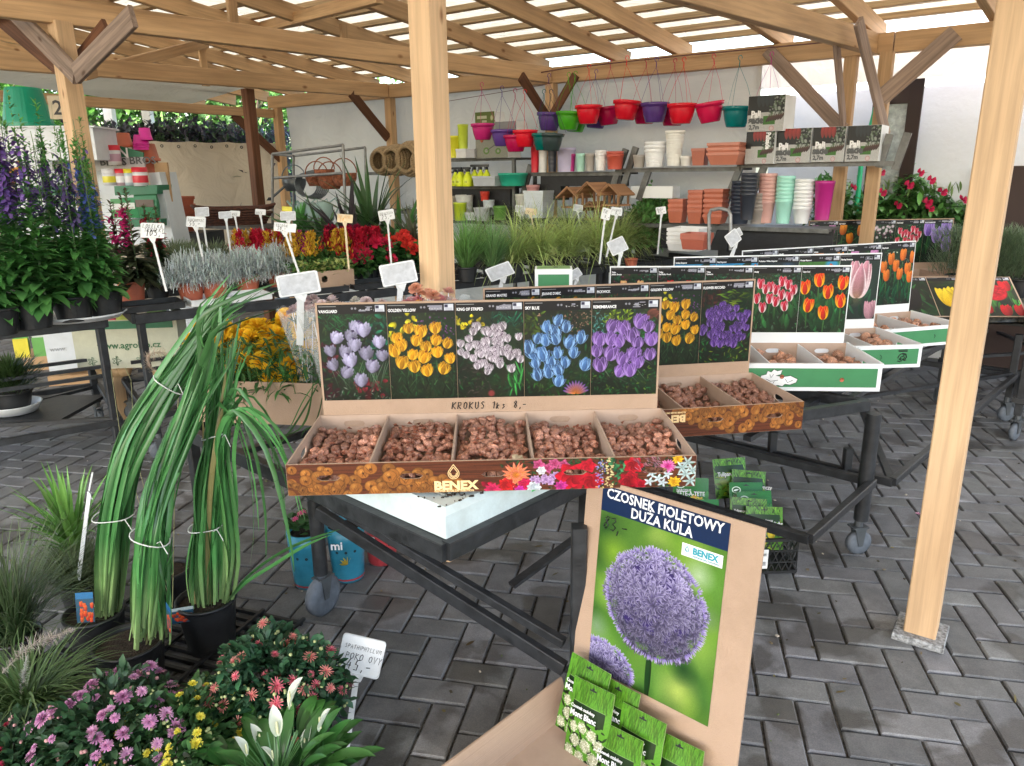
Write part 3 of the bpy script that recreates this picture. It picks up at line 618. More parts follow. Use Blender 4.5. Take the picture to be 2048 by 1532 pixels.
        c.leaves(50, 0, 18, 124, 176, [(.2, .42, .22), (.1, .3, .15)], L=(20, 50), W=(6, 14), ang=(40, 140)); tulip(c, 50, 100, 90, (.08, .07, .09), (.14, .12, .15), pointed=False)
    elif kind == 'yellow':
        c.leaves(50, 0, 18, 124, 176, [(.15, .25, .08), (.1, .2, .08)], L=(20, 50), W=(6, 14)); tulip(c, 50, 90, 80, (.9, .7, .05), (.98, .85, .2), pointed=False)
    elif kind == 'red':
        c.leaves(50, 0, 18, 124, 176, [(.2, .5, .15), (.3, .6, .25)], L=(30, 60), W=(6, 14), ang=(60, 120))
        for x, y in ((100, 40), (20, 140), (70, 150), (112, 150)): tulip(c, x, y, 44, (.85, .05, .12), pointed=False)
        c.blob(60, 70, 40, (.78, .05, .14), 1, .15); 
        for i in range(40): c.petal(60+R.gauss(0, 14), 72+R.gauss(0, 14), R.uniform(0, 360), 20, 13, (.6, .02, .08), (.95, .14, .22), al=.75)
    c.noise(.05); header(); return print_mat('print_'+kind, c)
_pm = {}
def pm(k):
    if k not in _pm: _pm[k] = panel(k)
    return _pm[k]

# ------------------------------------------------------------------ lettering
_dg = None
def text(s, size, m, parent, M, name='lettering', bold=0.0, align='LEFT', depth=.0004, sx=1.0, space=1.0, shear=0.0):
    """flat printed words lying in the local x-z plane of M (x right, z up, facing -y)"""
    cu = bpy.data.curves.new('lettering', 'FONT'); cu.body = s; cu.size = size; cu.align_x = align; cu.resolution_u = 2; cu.offset = bold; cu.extrude = depth; cu.space_character = space; cu.shear = shear; cu.fill_mode = 'FRONT'
    o = bpy.data.objects.new('lettering', cu); COL.objects.link(o); dg = bpy.context.evaluated_depsgraph_get()
    me = bpy.data.meshes.new_from_object(o.evaluated_get(dg)); bpy.data.objects.remove(o); bpy.data.curves.remove(cu)
    me.name = name; me.transform(Matrix.Diagonal((sx, 1, 1, 1))); me.transform(Matrix.Rotation(pi/2, 4, 'X')); me.transform(M); me.materials.clear(); me.materials.append(m)
    at = me.color_attributes.new('Col', 'FLOAT_COLOR', 'CORNER'); at.data.foreach_set('color', [1.0]*(4*len(me.loops)))
    return obj(name, me, parent)
def strokes(lines, m, parent, M, r=.001, name='handwriting'):
    mb = MB()
    for ln in lines: mb.tube([M@Vector((x, 0, y)) for x, y in ln], r, 4, cap=False, smooth=False)
    return mb.build(name, m, parent)
# a small marker-pen alphabet on a 1 by 1 grid
HW = {'K': [[(0, 0), (.08, 1)], [(.6, .95), (.08, .5), (.6, 0)]], 'R': [[(0, 0), (.08, 1), (.5, .9), (.5, .6), (.06, .5), (.55, 0)]], 'O': [[(.3, 1), (.05, .75), (.05, .25), (.3, 0), (.55, .25), (.55, .75), (.3, 1)]],
      'U': [[(.05, 1), (.05, .2), (.3, 0), (.5, .2), (.55, 1)]], 'S': [[(.55, .9), (.3, 1), (.08, .8), (.5, .4), (.4, .05), (.05, .1)]], '1': [[(.1, .75), (.35, 1), (.3, 0)]], '8': [[(.5, .85), (.3, 1), (.1, .8), (.5, .3), (.3, 0), (.05, .25), (.5, .8)]],
      '3': [[(.05, .9), (.4, 1), (.45, .75), (.2, .55), (.5, .35), (.35, .02), (.05, .1)]], '4': [[(.3, 1), (0, .35), (.5, .4)], [(.4, .7), (.35, 0)]], '5': [[(.5, 1), (.15, .97), (.1, .55), (.45, .5), (.4, .05), (.05, .05)]], '0': [[(.3, 1), (.05, .6), (.2, 0), (.5, .4), (.3, 1)]], '2': [[(.05, .8), (.3, 1), (.5, .75), (.05, 0), (.55, .05)]],
      ',': [[(.15, .12), (.05, -.15)]], '-': [[(.1, .45), (.6, .5)]], 'P': [[(0, 0), (.08, 1), (.5, .85), (.45, .5), (.06, .45)]], 'A': [[(0, 0), (.3, 1), (.55, 0)], [(.1, .35), (.48, .38)]], 'T': [[(0, .95), (.6, 1)], [(.3, 1), (.25, 0)]], 'H': [[(0, 0), (.05, 1)], [(.5, 0), (.55, 1)], [(.03, .5), (.52, .5)]],
      'I': [[(.1, 0), (.15, 1)]], 'Y': [[(0, 1), (.28, .5), (.55, 1)], [(.28, .5), (.2, 0)]], 'L': [[(.08, 1), (0, 0), (.5, .05)]], 'M': [[(0, 0), (.1, 1), (.3, .4), (.5, 1), (.6, 0)]], 'D': [[(0, 0), (.05, 1), (.5, .7), (.5, .3), (0, 0)]], 'V': [[(0, 1), (.25, 0), (.55, 1)]], 'E': [[(.5, 1), (.08, .95), (0, 0), (.5, .05)], [(.05, .5), (.4, .52)]], 'N': [[(0, 0), (.05, 1), (.5, 0), (.55, 1)]],
      'B': [[(0, 0), (.05, 1), (.45, .8), (.08, .52), (.5, .25), (0, 0)]], 'C': [[(.55, .85), (.25, 1), (.03, .5), (.2, 0), (.5, .1)]], 's': [[(.35, .5), (.1, .55), (.1, .4), (.35, .2), (.05, 0)]], 'k': [[(0, 0), (.05, .8)], [(.35, .5), (.05, .25), (.35, 0)]], ' ': [], '.': [[(.1, 0), (.14, .05)]]}
def hand(s, h, r, m, parent, M, adv=.72, slant=.1, sx=.8, name='handwriting'):
    ls = []; x = 0
    for ch in s:
        for st in HW.get(ch, []): ls.append([(x+(px*sx+py*slant)*h+rnd.uniform(-.03, .03)*h, (py+rnd.uniform(-.04, .04))*h) for px, py in st])
        x += adv*h*(.5 if ch in ',I' else .8 if ch == '1' else 1)
    return strokes(ls, m, parent, M, r, name)

# ------------------------------------------------------------------ bulb display cartons
def slot_wall(mb, M, w, h, t, slots, col=(1, 1, 1), uvfn=None, front_only=None):
    """a card wall in local x-z (0..w, 0..h), thickness t towards +y, with rounded hand slots (cx, cz, rw, rh)"""
    xs = [0]+[(slots[i][0]+slots[i+1][0])/2 for i in range(len(slots)-1)]+[w]
    for i in range(max(1, len(slots))):
        x0, x1 = xs[i], xs[i+1] if len(slots) else w
        if not slots:
            mb.add([M@Vector(p) for p in ((0, 0, 0), (w, 0, 0), (w, 0, h), (0, 0, h), (0, t, 0), (w, t, 0), (w, t, h), (0, t, h))], [(0, 1, 2, 3), (5, 4, 7, 6), (0, 3, 7, 4), (1, 5, 6, 2), (3, 2, 6, 7), (0, 4, 5, 1)], col); return
        cx, cz, rw, rh = slots[i]; an = sorted(set([2*pi*k/20 for k in range(20)]+[atan2(zz-cz, xx-cx) % (2*pi) for xx in (x0, x1) for zz in (0, h)]))
        inn, out = [], []
        for a in an:
            ca, sa = cos(a), sin(a); q = 1/((abs(ca)/rw)**3+(abs(sa)/rh)**3)**(1/3); inn.append((cx+ca*q, cz+sa*q))
            t_ = min(((x1-cx)/ca if ca > 1e-9 else (x0-cx)/ca if ca < -1e-9 else 1e9), ((h-cz)/sa if sa > 1e-9 else -cz/sa if sa < -1e-9 else 1e9)); out.append((cx+ca*t_, cz+sa*t_))
        n = len(an); vs = [M@Vector((x, y, z)) for y in (0, t) for ring in (inn, out) for x, z in ring]
        fs = []
        for k in range(n):
            k2 = (k+1) % n; fs += [(k, n+k, n+k2, k2), (2*n+k, 2*n+k2, 3*n+k2, 3*n+k), (k, k2, 2*n+k2, 2*n+k), (n+k, 3*n+k, 3*n+k2, n+k2)]
        mb.add(vs, fs, col)
TRS = Matrix.Translation; RZ = lambda a: Matrix.Rotation(a, 4, 'Z'); RX = lambda a: Matrix.Rotation(a, 4, 'X'); RY = lambda a: Matrix.Rotation(a, 4, 'Y')
def uvquad(name, a, b, c, d, m, parent, flip=False, **kw):
    mb = MB().quad(a, b, c, d); mb.uv[0] = [(0, 0), (1, 0), (1, 1), (0, 1)] if not flip else [(1, 1), (0, 1), (0, 0), (1, 0)]; return mb.build(name, m, parent, **kw)
def benex_front():
    w, h = 900, 82; c = Cv(w, h, (.40, .2, .11)); R = rnd
    for i in range(160): y = R.uniform(0, h); c.petal(R.uniform(-50, w), y, R.uniform(-2, 2), R.uniform(60, 260), R.uniform(1, 3), (.25, .11, .06), (.30, .14, .08), al=.6)
    for y in (26, 56): c.rect(0, y, w, y+1.5, (.18, .08, .05))
    def bulb(x, y, r):
        k = R.uniform(.75, 1.1); c.blob(x, y, r*1.05, (.13, .07, .03), .8, .25); c.blob(x, y, r, (.62*k, .38*k, .16*k), 1, .18); c.blob(x-r*.25, y-r*.3, r*.55, (.82*k, .57*k, .28*k), .8, 1)
        for i in range(4): c.petal(x+R.uniform(-r, r)*.4, y+r*.7, 90+R.uniform(-40, 40), r*1.3, 1.3, (.3, .16, .06), (.35, .2, .08), al=.6)
        if R.random() < .4: c.blob(x, y+R.uniform(-.2, .2)*r, r*.25, (.25, .12, .06), .8, .5)
    for i in range(120):
        x = R.uniform(0, 400); y = R.uniform(12 + max(0, (x-250)*.35), h+6)
        if x < 390: bulb(x, y, R.uniform(11, 17))
    def fl(x, y, r, n, c0, c1, w=.4, layers=2):
        for l in range(layers):
            for i in range(n): c.petal(x, y, i*360/n+l*180/n+R.uniform(-6, 6), r*(1-.3*l), r*w, c0, np.asarray(c1)*R.uniform(.85, 1.1))
    c.leaves(260, 470, 0, w, h, [(.1, .3, .12), (.15, .38, .2), (.3, .35, .25), (.1, .18, .12)], L=(6, 16), W=(3, 6))
    for i in range(10): c.leaves(1, 420+i*10, 60, 440+i*12, h, [(.75, .05, .2)], L=(12, 20), W=(10, 14))
    fl(500, 40, 34, 18, (.95, .55, .1), (.95, .5, .45), .22, 3); fl(478, 66, 20, 8, (.7, .04, .1), (.85, .12, .12), .7); fl(448, 78, 20, 10, (.75, .05, .3), (.9, .2, .4), .5); fl(520, 66, 18, 7, (.8, .05, .25), (.85, .1, .35), .8); fl(508, 80, 13, 7, (.75, .1, .6), (.85, .2, .65), .7)
    fl(540, 74, 17, 9, (.8, .85, .9), (.92, .94, .96), .8); 
    for i in range(14): fl(R.uniform(535, 590), R.uniform(38, 66), 9, 6, (.6, .4, .65), (.85, .7, .88), .7)
    for x, y in ((550, 14), (585, 12), (570, 24), (605, 16)): fl(x, y, 15, 5, (.65, .15, .35), (.85, .4, .6), .7)
    fl(556, 30, 12, 6, (.9, .9, .92), (.96, .96, .97), .8)
    fl(625, 48, 40, 6, (.6, .0, .08), (.84, .06, .18), .8, 2); fl(668, 62, 28, 6, (.6, .0, .08), (.8, .06, .16), .8); fl(660, 20, 20, 5, (.7, .02, .12), (.85, .08, .2), .8); fl(600, 72, 16, 8, (.7, .1, .5), (.85, .25, .6), .6)
    for i in range(60): c.blob(R.uniform(676, 700), R.uniform(0, h), 2.4, (.85, .8, .5) if R.random() < .3 else (.55, .58, .85), .9, .5)
    for i in range(60): c.blob(R.uniform(700, 716), R.uniform(0, h), 2.6, (.88, .83, .6), .9, .5)
    c.leaves(26, 712, 0, 745, h, [(.25, .55, .35), (.2, .5, .3)], L=(8, 14), W=(6, 10))
    fl(760, 22, 24, 7, (.55, .02, .08), (.8, .08, .16), .8); fl(752, 62, 26, 8, (.5, .0, .06), (.76, .06, .16), .8); fl(778, 72, 14, 7, (.6, .0, .1), (.82, .08, .2), .8)
    c.leaves(60, 770, 2, 830, 44, [(.8, .55, .65), (.75, .5, .6)], L=(8, 16), W=(1.4, 2.4), ang=(110, 160))
    for x, y in ((800, 44), (816, 58), (796, 66), (826, 70), (836, 48)): fl(x, y, 13, 5, (.75, .82, .85), (.88, .93, .96), .45, 1)
    fl(836, 26, 19, 16, (.85, .05, .5), (.95, .6, .8), .3, 2); fl(858, 8, 14, 9, (.9, .6, .05), (.98, .8, .2), .5); fl(852, 68, 16, 9, (.9, .6, .05), (.98, .8, .2), .5)
    for x, y in ((880, 18), (892, 38), (876, 48), (888, 66), (868, 30)): fl(x, y, 19, 6, (.6, .7, .7), (.85, .92, .92), .3, 1)
    c.noise(.06, 2); return c
BEN = benex_front(); BENM = print_mat('print_benex', BEN, .45); 
BF = Cv(900, 82); BF.a = BEN.a.copy(); BF.rect(0, 0, 900, 9, (.62, .4, .36)); BF.a[9:, :] = BEN.a[9:, :]; 
GOLD = mat('gold_print', (.85, .6, .3), .5, bump=0, var=.03); WHITEP = mat('white_lettering', (.8, .8, .82), .5, bump=0, var=.02); BLUEP = mat('blue_print', (.04, .12, .26), .4, bump=0, var=.03); TEALP = mat('teal_print', (.03, .33, .42), .4, bump=0)

def drop_logo(parent, M, s, m):
    ls = []
    for k in (1.0, .72, .5):
        pts = [(0, s*1.25*k)]+[(s*.72*k*sin(t), -s*.75*k*cos(t)*1.0+0) for t in np.linspace(radians(125), radians(-125), 22)]+[(0, s*1.25*k)]
        if k == .5: pts = pts[3:-3]
        ls.append(pts)
    return strokes(ls, m, parent, M, s*.055, 'drop_emblem')

def carton(loc, yaw, W, D, H, HB, kinds, titles, style, label, roll=0.0, n=5, lip=.05, z_extra=0, group='flower bulb display cartons with picture boards'):
    """open carton with compartments and a picture board; local x across, y away from the viewer, z up"""
    t_ = empty('bulb_display_carton', loc, yaw, label, 'bulb carton', group)
    if roll: t_.rotation_euler = (0, -roll, yaw)
    cin = CARD_IN; cout = CARD if style != 'white' else CARD_W; th = .0045
    M0 = Matrix.Identity(4)
    mb = MB().box((0, D/2, .003), (W-.002, D-.002, .005)); mb.build('base', cin, t_)
    slots = [(W*(i+.5)/n, H*.55, .033, .0085) for i in range(n)]
    # front wall
    mb = MB(); slot_wall(mb, TRS((-W/2, 0, 0)), W, H, th, slots if style != 'white' else [], (1, 1, 1)); fw = mb.build('front_wall', cout, t_)
    if style in ('benex', 'benex_flip'):
        # the print is a sheet 1 mm proud with the same slots cut through
        mb = MB(); slot_wall(mb, TRS((-W/2+.001, -.0014, .001)), W-.002, H-.002, .001, [(a, b-.001, c_, d_) for a, b, c_, d_ in slots])
        for fi, f in enumerate(mb.f):
            q = [((mb.v[i][0]+W/2)/W, (mb.v[i][2])/H) for i in f]
            mb.uv[fi] = q if style == 'benex' else [(1-a, 1-b) for a, b in q]
        mb.build('printed_sheet', BENM, fw)
    elif style == 'white':
        MB().box((0, -.0009, H*.5), (W-.035, .0016, H-.034)).build('green_print', GREEN_PR, fw)
    # side walls, back wall, dividers
    for sx in (-1, 1):
        mb = MB(); slot_wall(mb, TRS((sx*(W/2-th/2)+th/2*1, .001, 0))@RZ(pi/2), D-.002, H, th, [(D*.42, H*.62, .035, .012)], (1, 1, 1)); mb.build('side_wall', cin if style != 'white' else CARD_W, t_)
    mb = MB(); slot_wall(mb, TRS((-W/2, D-th, 0)), W, H, th, [(W*(i+.5)/n, H*.68, .035, .011) for i in range(n)]); mb.build('back_wall', cin, t_)
    for i in range(1, n):
        MB().box((-W/2+W*i/n, D/2, H/2-.001), (.005, D-.012, H-.006)).build('divider', cin if style != 'white' else CARD_W, t_)
    if style == 'white':
        mb = MB(); mb.box((0, -.0005, H+.002), (W+.004, .014, .004)); 
        for sx in (-1, 1): mb.box((sx*(W/2+.0005), D/2, H+.0022), (.008, D, .0042))
        mb.build('folded_rim', CARD_W, t_)
    # board
    BW = W-.03
    bd = MB().box((0, D+.004, H-.06+(HB+.06)/2+.0), (BW, .006, HB+.06)).build('picture_board', cout, t_)
    pw = (BW-(.012 if style != 'white' else .008))/len(kinds); x0 = -BW/2+(.006 if style != 'white' else .004); zt = H+HB-.006; ph = HB-lip-.006
    for i, k in enumerate(kinds):
        a = x0+i*pw; g_ = .0006; y_ = D-.0002
        po = uvquad('poster', (a+g_, y_, zt-ph), (a+pw-g_, y_, zt-ph), (a+pw-g_, y_, zt), (a+g_, y_, zt), pm(k), bd)
        if titles[i]:
            text(titles[i], ph*.042 if style != 'white' else ph*.032, WHITEP, bd, TRS((a+pw*.02, y_-.0006, zt-ph*.083)), sx=.8, bold=.0003)
    return t_, (BW, zt, ph)

BS = .85/.9
def fc(FR, W, yaw): return Vector((FR.x-W/2*cos(yaw), FR.y-W/2*sin(yaw), FR.z))
z1 = .75; FLp = P(577, 992, z1); FRp = P(1390, 972, z1); yaw1 = atan2(FRp.y-FLp.y, FRp.x-FLp.x); W1 = (FRp-FLp).length
CARTONS = []
c1, inf1 = carton((FLp+FRp)/2, yaw1, W1, .43, .092, .37, ['vanguard', 'golden', 'striped', 'sky', 'remember'], ['VANGUARD', 'GOLDEN YELLOW', 'KING OF STRIPED', 'SKY BLUE', 'REMEMBRANCE'], 'benex', 'front crocus bulb carton with BENEX print and handwritten KROKUS price')
bd1 = [o for o in kids(c1) if o.name.startswith('picture_board')][0]
hand('KROKUS 1ks 8,-', .024, .0015, INK, bd1, TRS((-.13, .43-.0022, .092+.012)), adv=.78)
text('BENEX', .034, GOLD, c1, TRS((-.163, -.0032, .010)), bold=.0016, sx=1.15, name='brand_lettering'); text('FLOWER BULBS DISTRIBUTION', .0085, GOLD, c1, TRS((-.162, -.0032, .0025)), bold=.0003, sx=.92)
drop_logo(c1, TRS((-.108, -.0032, .056)), .021, GOLD)
FR2 = P(1603, 858, .69); yaw2 = radians(8.5)
c2, _ = carton(fc(FR2, 1.12, yaw2), yaw2, 1.12, .41, .105, .385, ['maitre', 'jeanne', 'pickwick', 'golden', 'record'], ['GRAND MAITRE', 'JEANNE D\'ARC', 'PICKWICK', 'GOLDEN YELLOW', 'FLOWER RECORD'], 'benex_flip', 'second crocus bulb carton with its BENEX print upside down, FLOWER RECORD at its end')
text('BENEX', .036, GOLD, c2, TRS((.115, -.0032, .082))@RY(pi), bold=.0016, sx=1.15, name='brand_lettering'); text('FLOWER BULBS DISTRIBUTION', .0085, GOLD, c2, TRS((.114, -.0032, .095))@RY(pi), bold=.0003, sx=.92)
FR3 = P(1766, 787, .70)+Vector((0, .03, 0)); yaw3 = radians(-4)
c3, _ = carton(fc(FR3, 1.12, yaw3), yaw3, 1.12, .41, .115, .36, ['strauss', 'riding', 'concerto', 'buddy', 'cape'], ['Tulipa\nJohann Strauss', 'Tulipa\nRed Riding Hood', 'Tulipa\nConcerto', 'Buddy', 'Cape Cod'], 'white', 'white and green tulip bulb carton with cow drawing, Buddy and Cape Cod posters')
FR4 = P(1846, 737, .66); yaw4 = radians(4)
c4, _ = carton(fc(FR4, 1.14, yaw4)+Vector((0, .03, 0)), yaw4, 1.14, .42, .11, .40, ['bluesky', 'bluesky', 'bluewhite', 'emperor', 'pink'], ['Golden Emperor', 'Red Emperor', 'Purissima / White Emperor', 'Orange Emperor', 'Flaming Purissima'], 'white', 'white and green tulip bulb carton whose end poster shows one large pale pink tulip')
FR5 = P(1918, 692, .62); yaw5 = radians(9)
c5, _ = carton(fc(FR5, 1.14, yaw5), yaw5, 1.14, .43, .11, .43, ['purple', 'white', 'flame', 'lilac', 'orange'], ['Gerrit', 'Albadin', 'Juliette', 'New Life', 'Daydream'], 'white', 'white and green tulip bulb carton with an orange tulip poster at its end', roll=radians(1.5))
TR6 = P(1916, 436, 1.21); yaw6 = radians(3.5)
c6, _ = carton(fc(Vector((TR6.x, TR6.y-.43, .72)), 1.2, yaw6), yaw6, 1.2, .41, .10, .39, ['lilac', 'flame', 'white', 'buddy', 'purple'], ['VALERY', 'KEY WEST', 'BELLE', 'FONTANE', 'BLUE DIAMOND'], 'plain', 'farthest bulb carton with purple tulip poster below the red mandevilla')
# cow drawing on the green front of carton 3, emblem on carton 4, round stickers
def cow():
    o = MB(); pts = [(0, .02), (.01, .045), (.03, .05), (.035, .065), (.05, .06), (.06, .072), (.075, .065), (.095, .07), (.09, .05), (.07, .045), (.10, .04), (.13, .045), (.16, .03), (.155, .015), (.13, .005), (.11, .008), (.1, -.002), (.08, .003), (.07, .0), (.05, .01), (.03, .006), (.02, .012)]
    o.add([(x, 0, z) for x, z in pts], [tuple(range(len(pts)))]); d_ = o.build('cow_print', PAPER, c3, loc=(.56-.56+.06, -.0028, .022))
    strokes([pts+[pts[0]], [(.045, .05), (.05, .035), (.06, .05)], [(.03, .03), (.05, .02), (.08, .025)], [(.11, .03), (.12, .015), (.14, .025)], [(.065, .02), (.06, .01)]], INK, d_, TRS((0, -.0006, 0)), .0011, 'ink_outline')
cow()
for c_, x, z in ((c3, .40, .05), (c3, .155, .062)): MB().lathe([(.0001, 0), (.009, 0), (.009, .001)], 16, M=Matrix.Rotation(pi/2, 3, 'X')).build('round_sticker', mat('orange_sticker', (.45, .12, .06), .5, bump=0), c_, loc=(x, -.0035, z))
def bird(parent, x, z, s):
    return strokes([[(0, .4), (.15, .75), (.5, .95), (.9, .8), (1.0, .5), (.85, .3), (.6, .25), (.8, .5), (.6, .6), (.35, .5), (.2, .3), (.5, .1), (.3, 0), (0, .1)], [(.5, .9), (.62, .7), (.85, .78)], [(.2, .35), (.5, .3), (.8, .12), (.95, .2)], [(0, 1.15), (1, 1.15)], [(0, 1.3), (1, 1.3)]], INK, parent, TRS((x, -.0035, z))@Matrix.Scale(s, 4), .055*s/.05*.05, 'bird_emblem')
bird(c4, .45, .03, .045)
for c_, x in ((c4, .36), (c5, .40)): strokes([[(0, .01), (.008, .006), (.009, -.004), (.003, -.01)]], INK, c_, TRS((x, -.0035, .055)), .0012, 'crescent_cut')

# ------------------------------------------------------------------ bulbs
def bulb_mesh(name, r, m, hgt=1.0, seed=0, seg=9, tip=.35, dark=(.5, .5, .5)):
    R = random.Random(seed); prof = [(.02, -.42), (.55, -.40), (.95, -.12), (1.0, .12), (.72, .48), (.34, .66), (.16, .66+tip*.6), (.02, .66+tip)]
    mb = MB(); n = seg; vs = []; ph = R.random()*6
    for rr, z in prof:
        for k in range(n):
            t = 2*pi*k/n; q = 1+.06*sin(2*t+ph)+.02*R.uniform(-1, 1)+.02*sin(5*t)
            vs.append((rr*r*q*cos(t), rr*r*q*sin(t), z*r*hgt+(.15*r*sin(t+ph) if z > .5 else 0)))
    for i in range(len(prof)-1):
        c = (1, 1, 1) if i not in (0, 6) else dark
        for k in range(n): mb.f.append((i*n+k, i*n+(k+1) % n, (i+1)*n+(k+1) % n, (i+1)*n+k)); mb.c.append(c if R.random() < .85 else (1.25, 1.15, 1.05)); mb.smooth.append(True)
    mb.v = vs; return mb.mesh(name, m)
def bulbmat(name, col, hi, papery=.5):
    m, nt, b = base_mat(name); L = nt.links.new
    tc = nn(nt, 'ShaderNodeTexCoord'); oi = nn(nt, 'ShaderNodeObjectInfo'); at = nn(nt, 'ShaderNodeAttribute'); at.attribute_name = 'Col'
    ad = nn(nt, 'ShaderNodeVectorMath', operation='ADD'); L(tc.outputs['Object'], ad.inputs[0]); L(oi.outputs['Random'], ad.inputs[1])
    mp = nn(nt, 'ShaderNodeMapping'); mp.inputs['Scale'].default_value = (1, 1, .25); L(ad.outputs[0], mp.inputs[0])
    n1 = nn(nt, 'ShaderNodeTexNoise', Scale=150.0, Detail=4.0, Distortion=1.5); L(mp.outputs[0], n1.inputs['Vector'])
    r = ramp(nt, .34, .68, tuple(c*.5 for c in col), hi); L(n1.outputs[0], r.inputs[0])
    mx = nn(nt, 'ShaderNodeMix', data_type='RGBA', blend_type='MULTIPLY'); mx.inputs[0].default_value = 1; L(r.outputs[0], mx.inputs[6]); L(at.outputs['Color'], mx.inputs[7])
    hs = nn(nt, 'ShaderNodeHueSaturation'); mr = nn(nt, 'ShaderNodeMapRange'); mr.inputs[3].default_value = .65; mr.inputs[4].default_value = 1.3; L(oi.outputs['Random'], mr.inputs[0]); L(mr.outputs[0], hs.inputs['Value'])
    L(mx.outputs[2], hs.inputs['Color']); L(hs.outputs[0], b.inputs['Base Color']); b.inputs['Roughness'].default_value = .42; b.inputs['Specular IOR Level'].default_value = .45
    bp = nn(nt, 'ShaderNodeBump', Strength=.3, Distance=.002); L(n1.outputs[0], bp.inputs['Height']); L(bp.outputs[0], b.inputs['Normal']); return m
CROC = bulbmat('crocus_bulb_skin', (.46, .19, .13), (.70, .36, .25)); TULB = bulbmat('tulip_bulb_skin', (.50, .22, .13), (.72, .40, .26))
crm = [bulb_mesh('crocus_bulb', .0178, CROC, .85, s, tip=.3) for s in range(6)]
tum = [bulb_mesh('tulip_bulb', .027, TULB, 1.1, s+20, seg=12, tip=.5) for s in range(5)]
PALEB = bulb_mesh('crocus_bulb', .022, mat('pale_bulb_skin', (.62, .5, .33), .5, var=.3, scale=60), .7, 99)
allc = []
def fill(c_, W, D, H, n, i, r, base, amp, lab, grp, seedh):
    R = random.Random(seedh); x0 = -W/2+W*i/n+.009+r*.6; x1 = -W/2+W*(i+1)/n-.009-r*.6; out = []
    st = r*1.62; y = .012+r
    while y < D-.012-r:
        x = x0+R.uniform(0, st*.5)
        while x < x1:
            f = base(x, y)
            out.append((Vector((x+R.uniform(-.3, .3)*r, y+R.uniform(-.3, .3)*r, f+R.uniform(-.3, .5)*r)), R.random()*6, R.uniform(-1.0, 1.0), R.uniform(-1.0, 1.0), R.randrange(6), R.uniform(.75, 1.18)))
            x += st
        y += st*.86
    return [(c_, lab, grp)+b for b in out]
ORD = ['first', 'second', 'third', 'fourth', 'fifth']; POSN = ['under the VANGUARD poster', 'under the GOLDEN YELLOW poster', 'under the KING OF STRIPED poster', 'under the SKY BLUE poster', 'under the REMEMBRANCE poster']
for i in range(5):
    hh = [.028, .036, .036, .022, .030][i]
    def base(x, y, i=i, hh=hh): return .020+hh*(.2+1.0*(y/.43)**.8)+.010*sin(x*31+i)+.008*sin(y*27+i*2)
    allc += fill(c1, W1, .43, .092, 5, i, .0178, base, 0, 'small brown crocus bulb loose in the front carton '+POSN[i], 'crocus bulbs in the front carton '+POSN[i], 100+i)
for i in (2, 3, 4):
    def base(x, y, i=i): return .022+.045*(y/.41)+.008*sin(x*31+i)
    allc += fill(c2, 1.12, .41, .105, 5, i, .0178, base, 0, 'small brown crocus bulb loose in the second carton '+['', '', 'under the PICKWICK poster', 'under its GOLDEN YELLOW poster', 'under the FLOWER RECORD poster'][i], 'crocus bulbs in the second carton '+['', '', 'under the PICKWICK poster', 'under its GOLDEN YELLOW poster', 'under the FLOWER RECORD poster'][i], 200+i)
# the ones that show largest become objects of their own
for c_ in (c1, c2): c_['_M'] = 0
bpy.context.view_layer.update()
def wl(c_, v): return c_.matrix_world@v
def topness(b):
    p = wl(b[0], b[3]); d = (p-Vector((0, 0, 1.6))).length; q = b[3]
    hidden = q.y < .07 or (b[0] == c2 and (to_px(*p)[0] < 1300))
    return d+(10 if hidden else 0)-q.z*.5
allc.sort(key=topness)
mbs = {}
for kx, (c_, lab, grp, p, rz, rx, ry, me, s) in enumerate(allc):
    if kx < 298:
        w = wl(c_, p); tag(obj('crocus_bulb', crm[me], None, w, (rx, ry, rz), s), lab, 'flower bulb', grp)
    else:
        key = c_.name
        mb = mbs.setdefault(key, (MB(), c_))[0]; M = Matrix.Rotation(rz, 3, 'Z')@Matrix.Rotation(ry, 3, 'Y')@Matrix.Rotation(rx, 3, 'X')
        src = crm[me]; mb.add([wl(c_, p)+M@(v.co*s) for v in src.vertices], [tuple(f.vertices) for f in src.polygons], (rnd.uniform(.7, 1.2),)*3, True)
rest = MB()
for key, (mb, c_) in mbs.items():
    n0 = len(rest.v); rest.v += mb.v; rest.f += [tuple(i+n0 for i in f) for f in mb.f]; rest.c += mb.c; rest.smooth += mb.smooth
tag(rest.build('crocus_bulb_heap', CROC), 'remaining brown crocus bulbs filling the two BENEX cartons', kind='stuff')
pb = wl(c1, Vector((-W1/2+W1*.565, .085, .058))); tag(obj('crocus_bulb', PALEB, None, pb, (.5, .3, 1)), 'pale yellowish bulb lying at the third divider of the front carton', 'flower bulb')
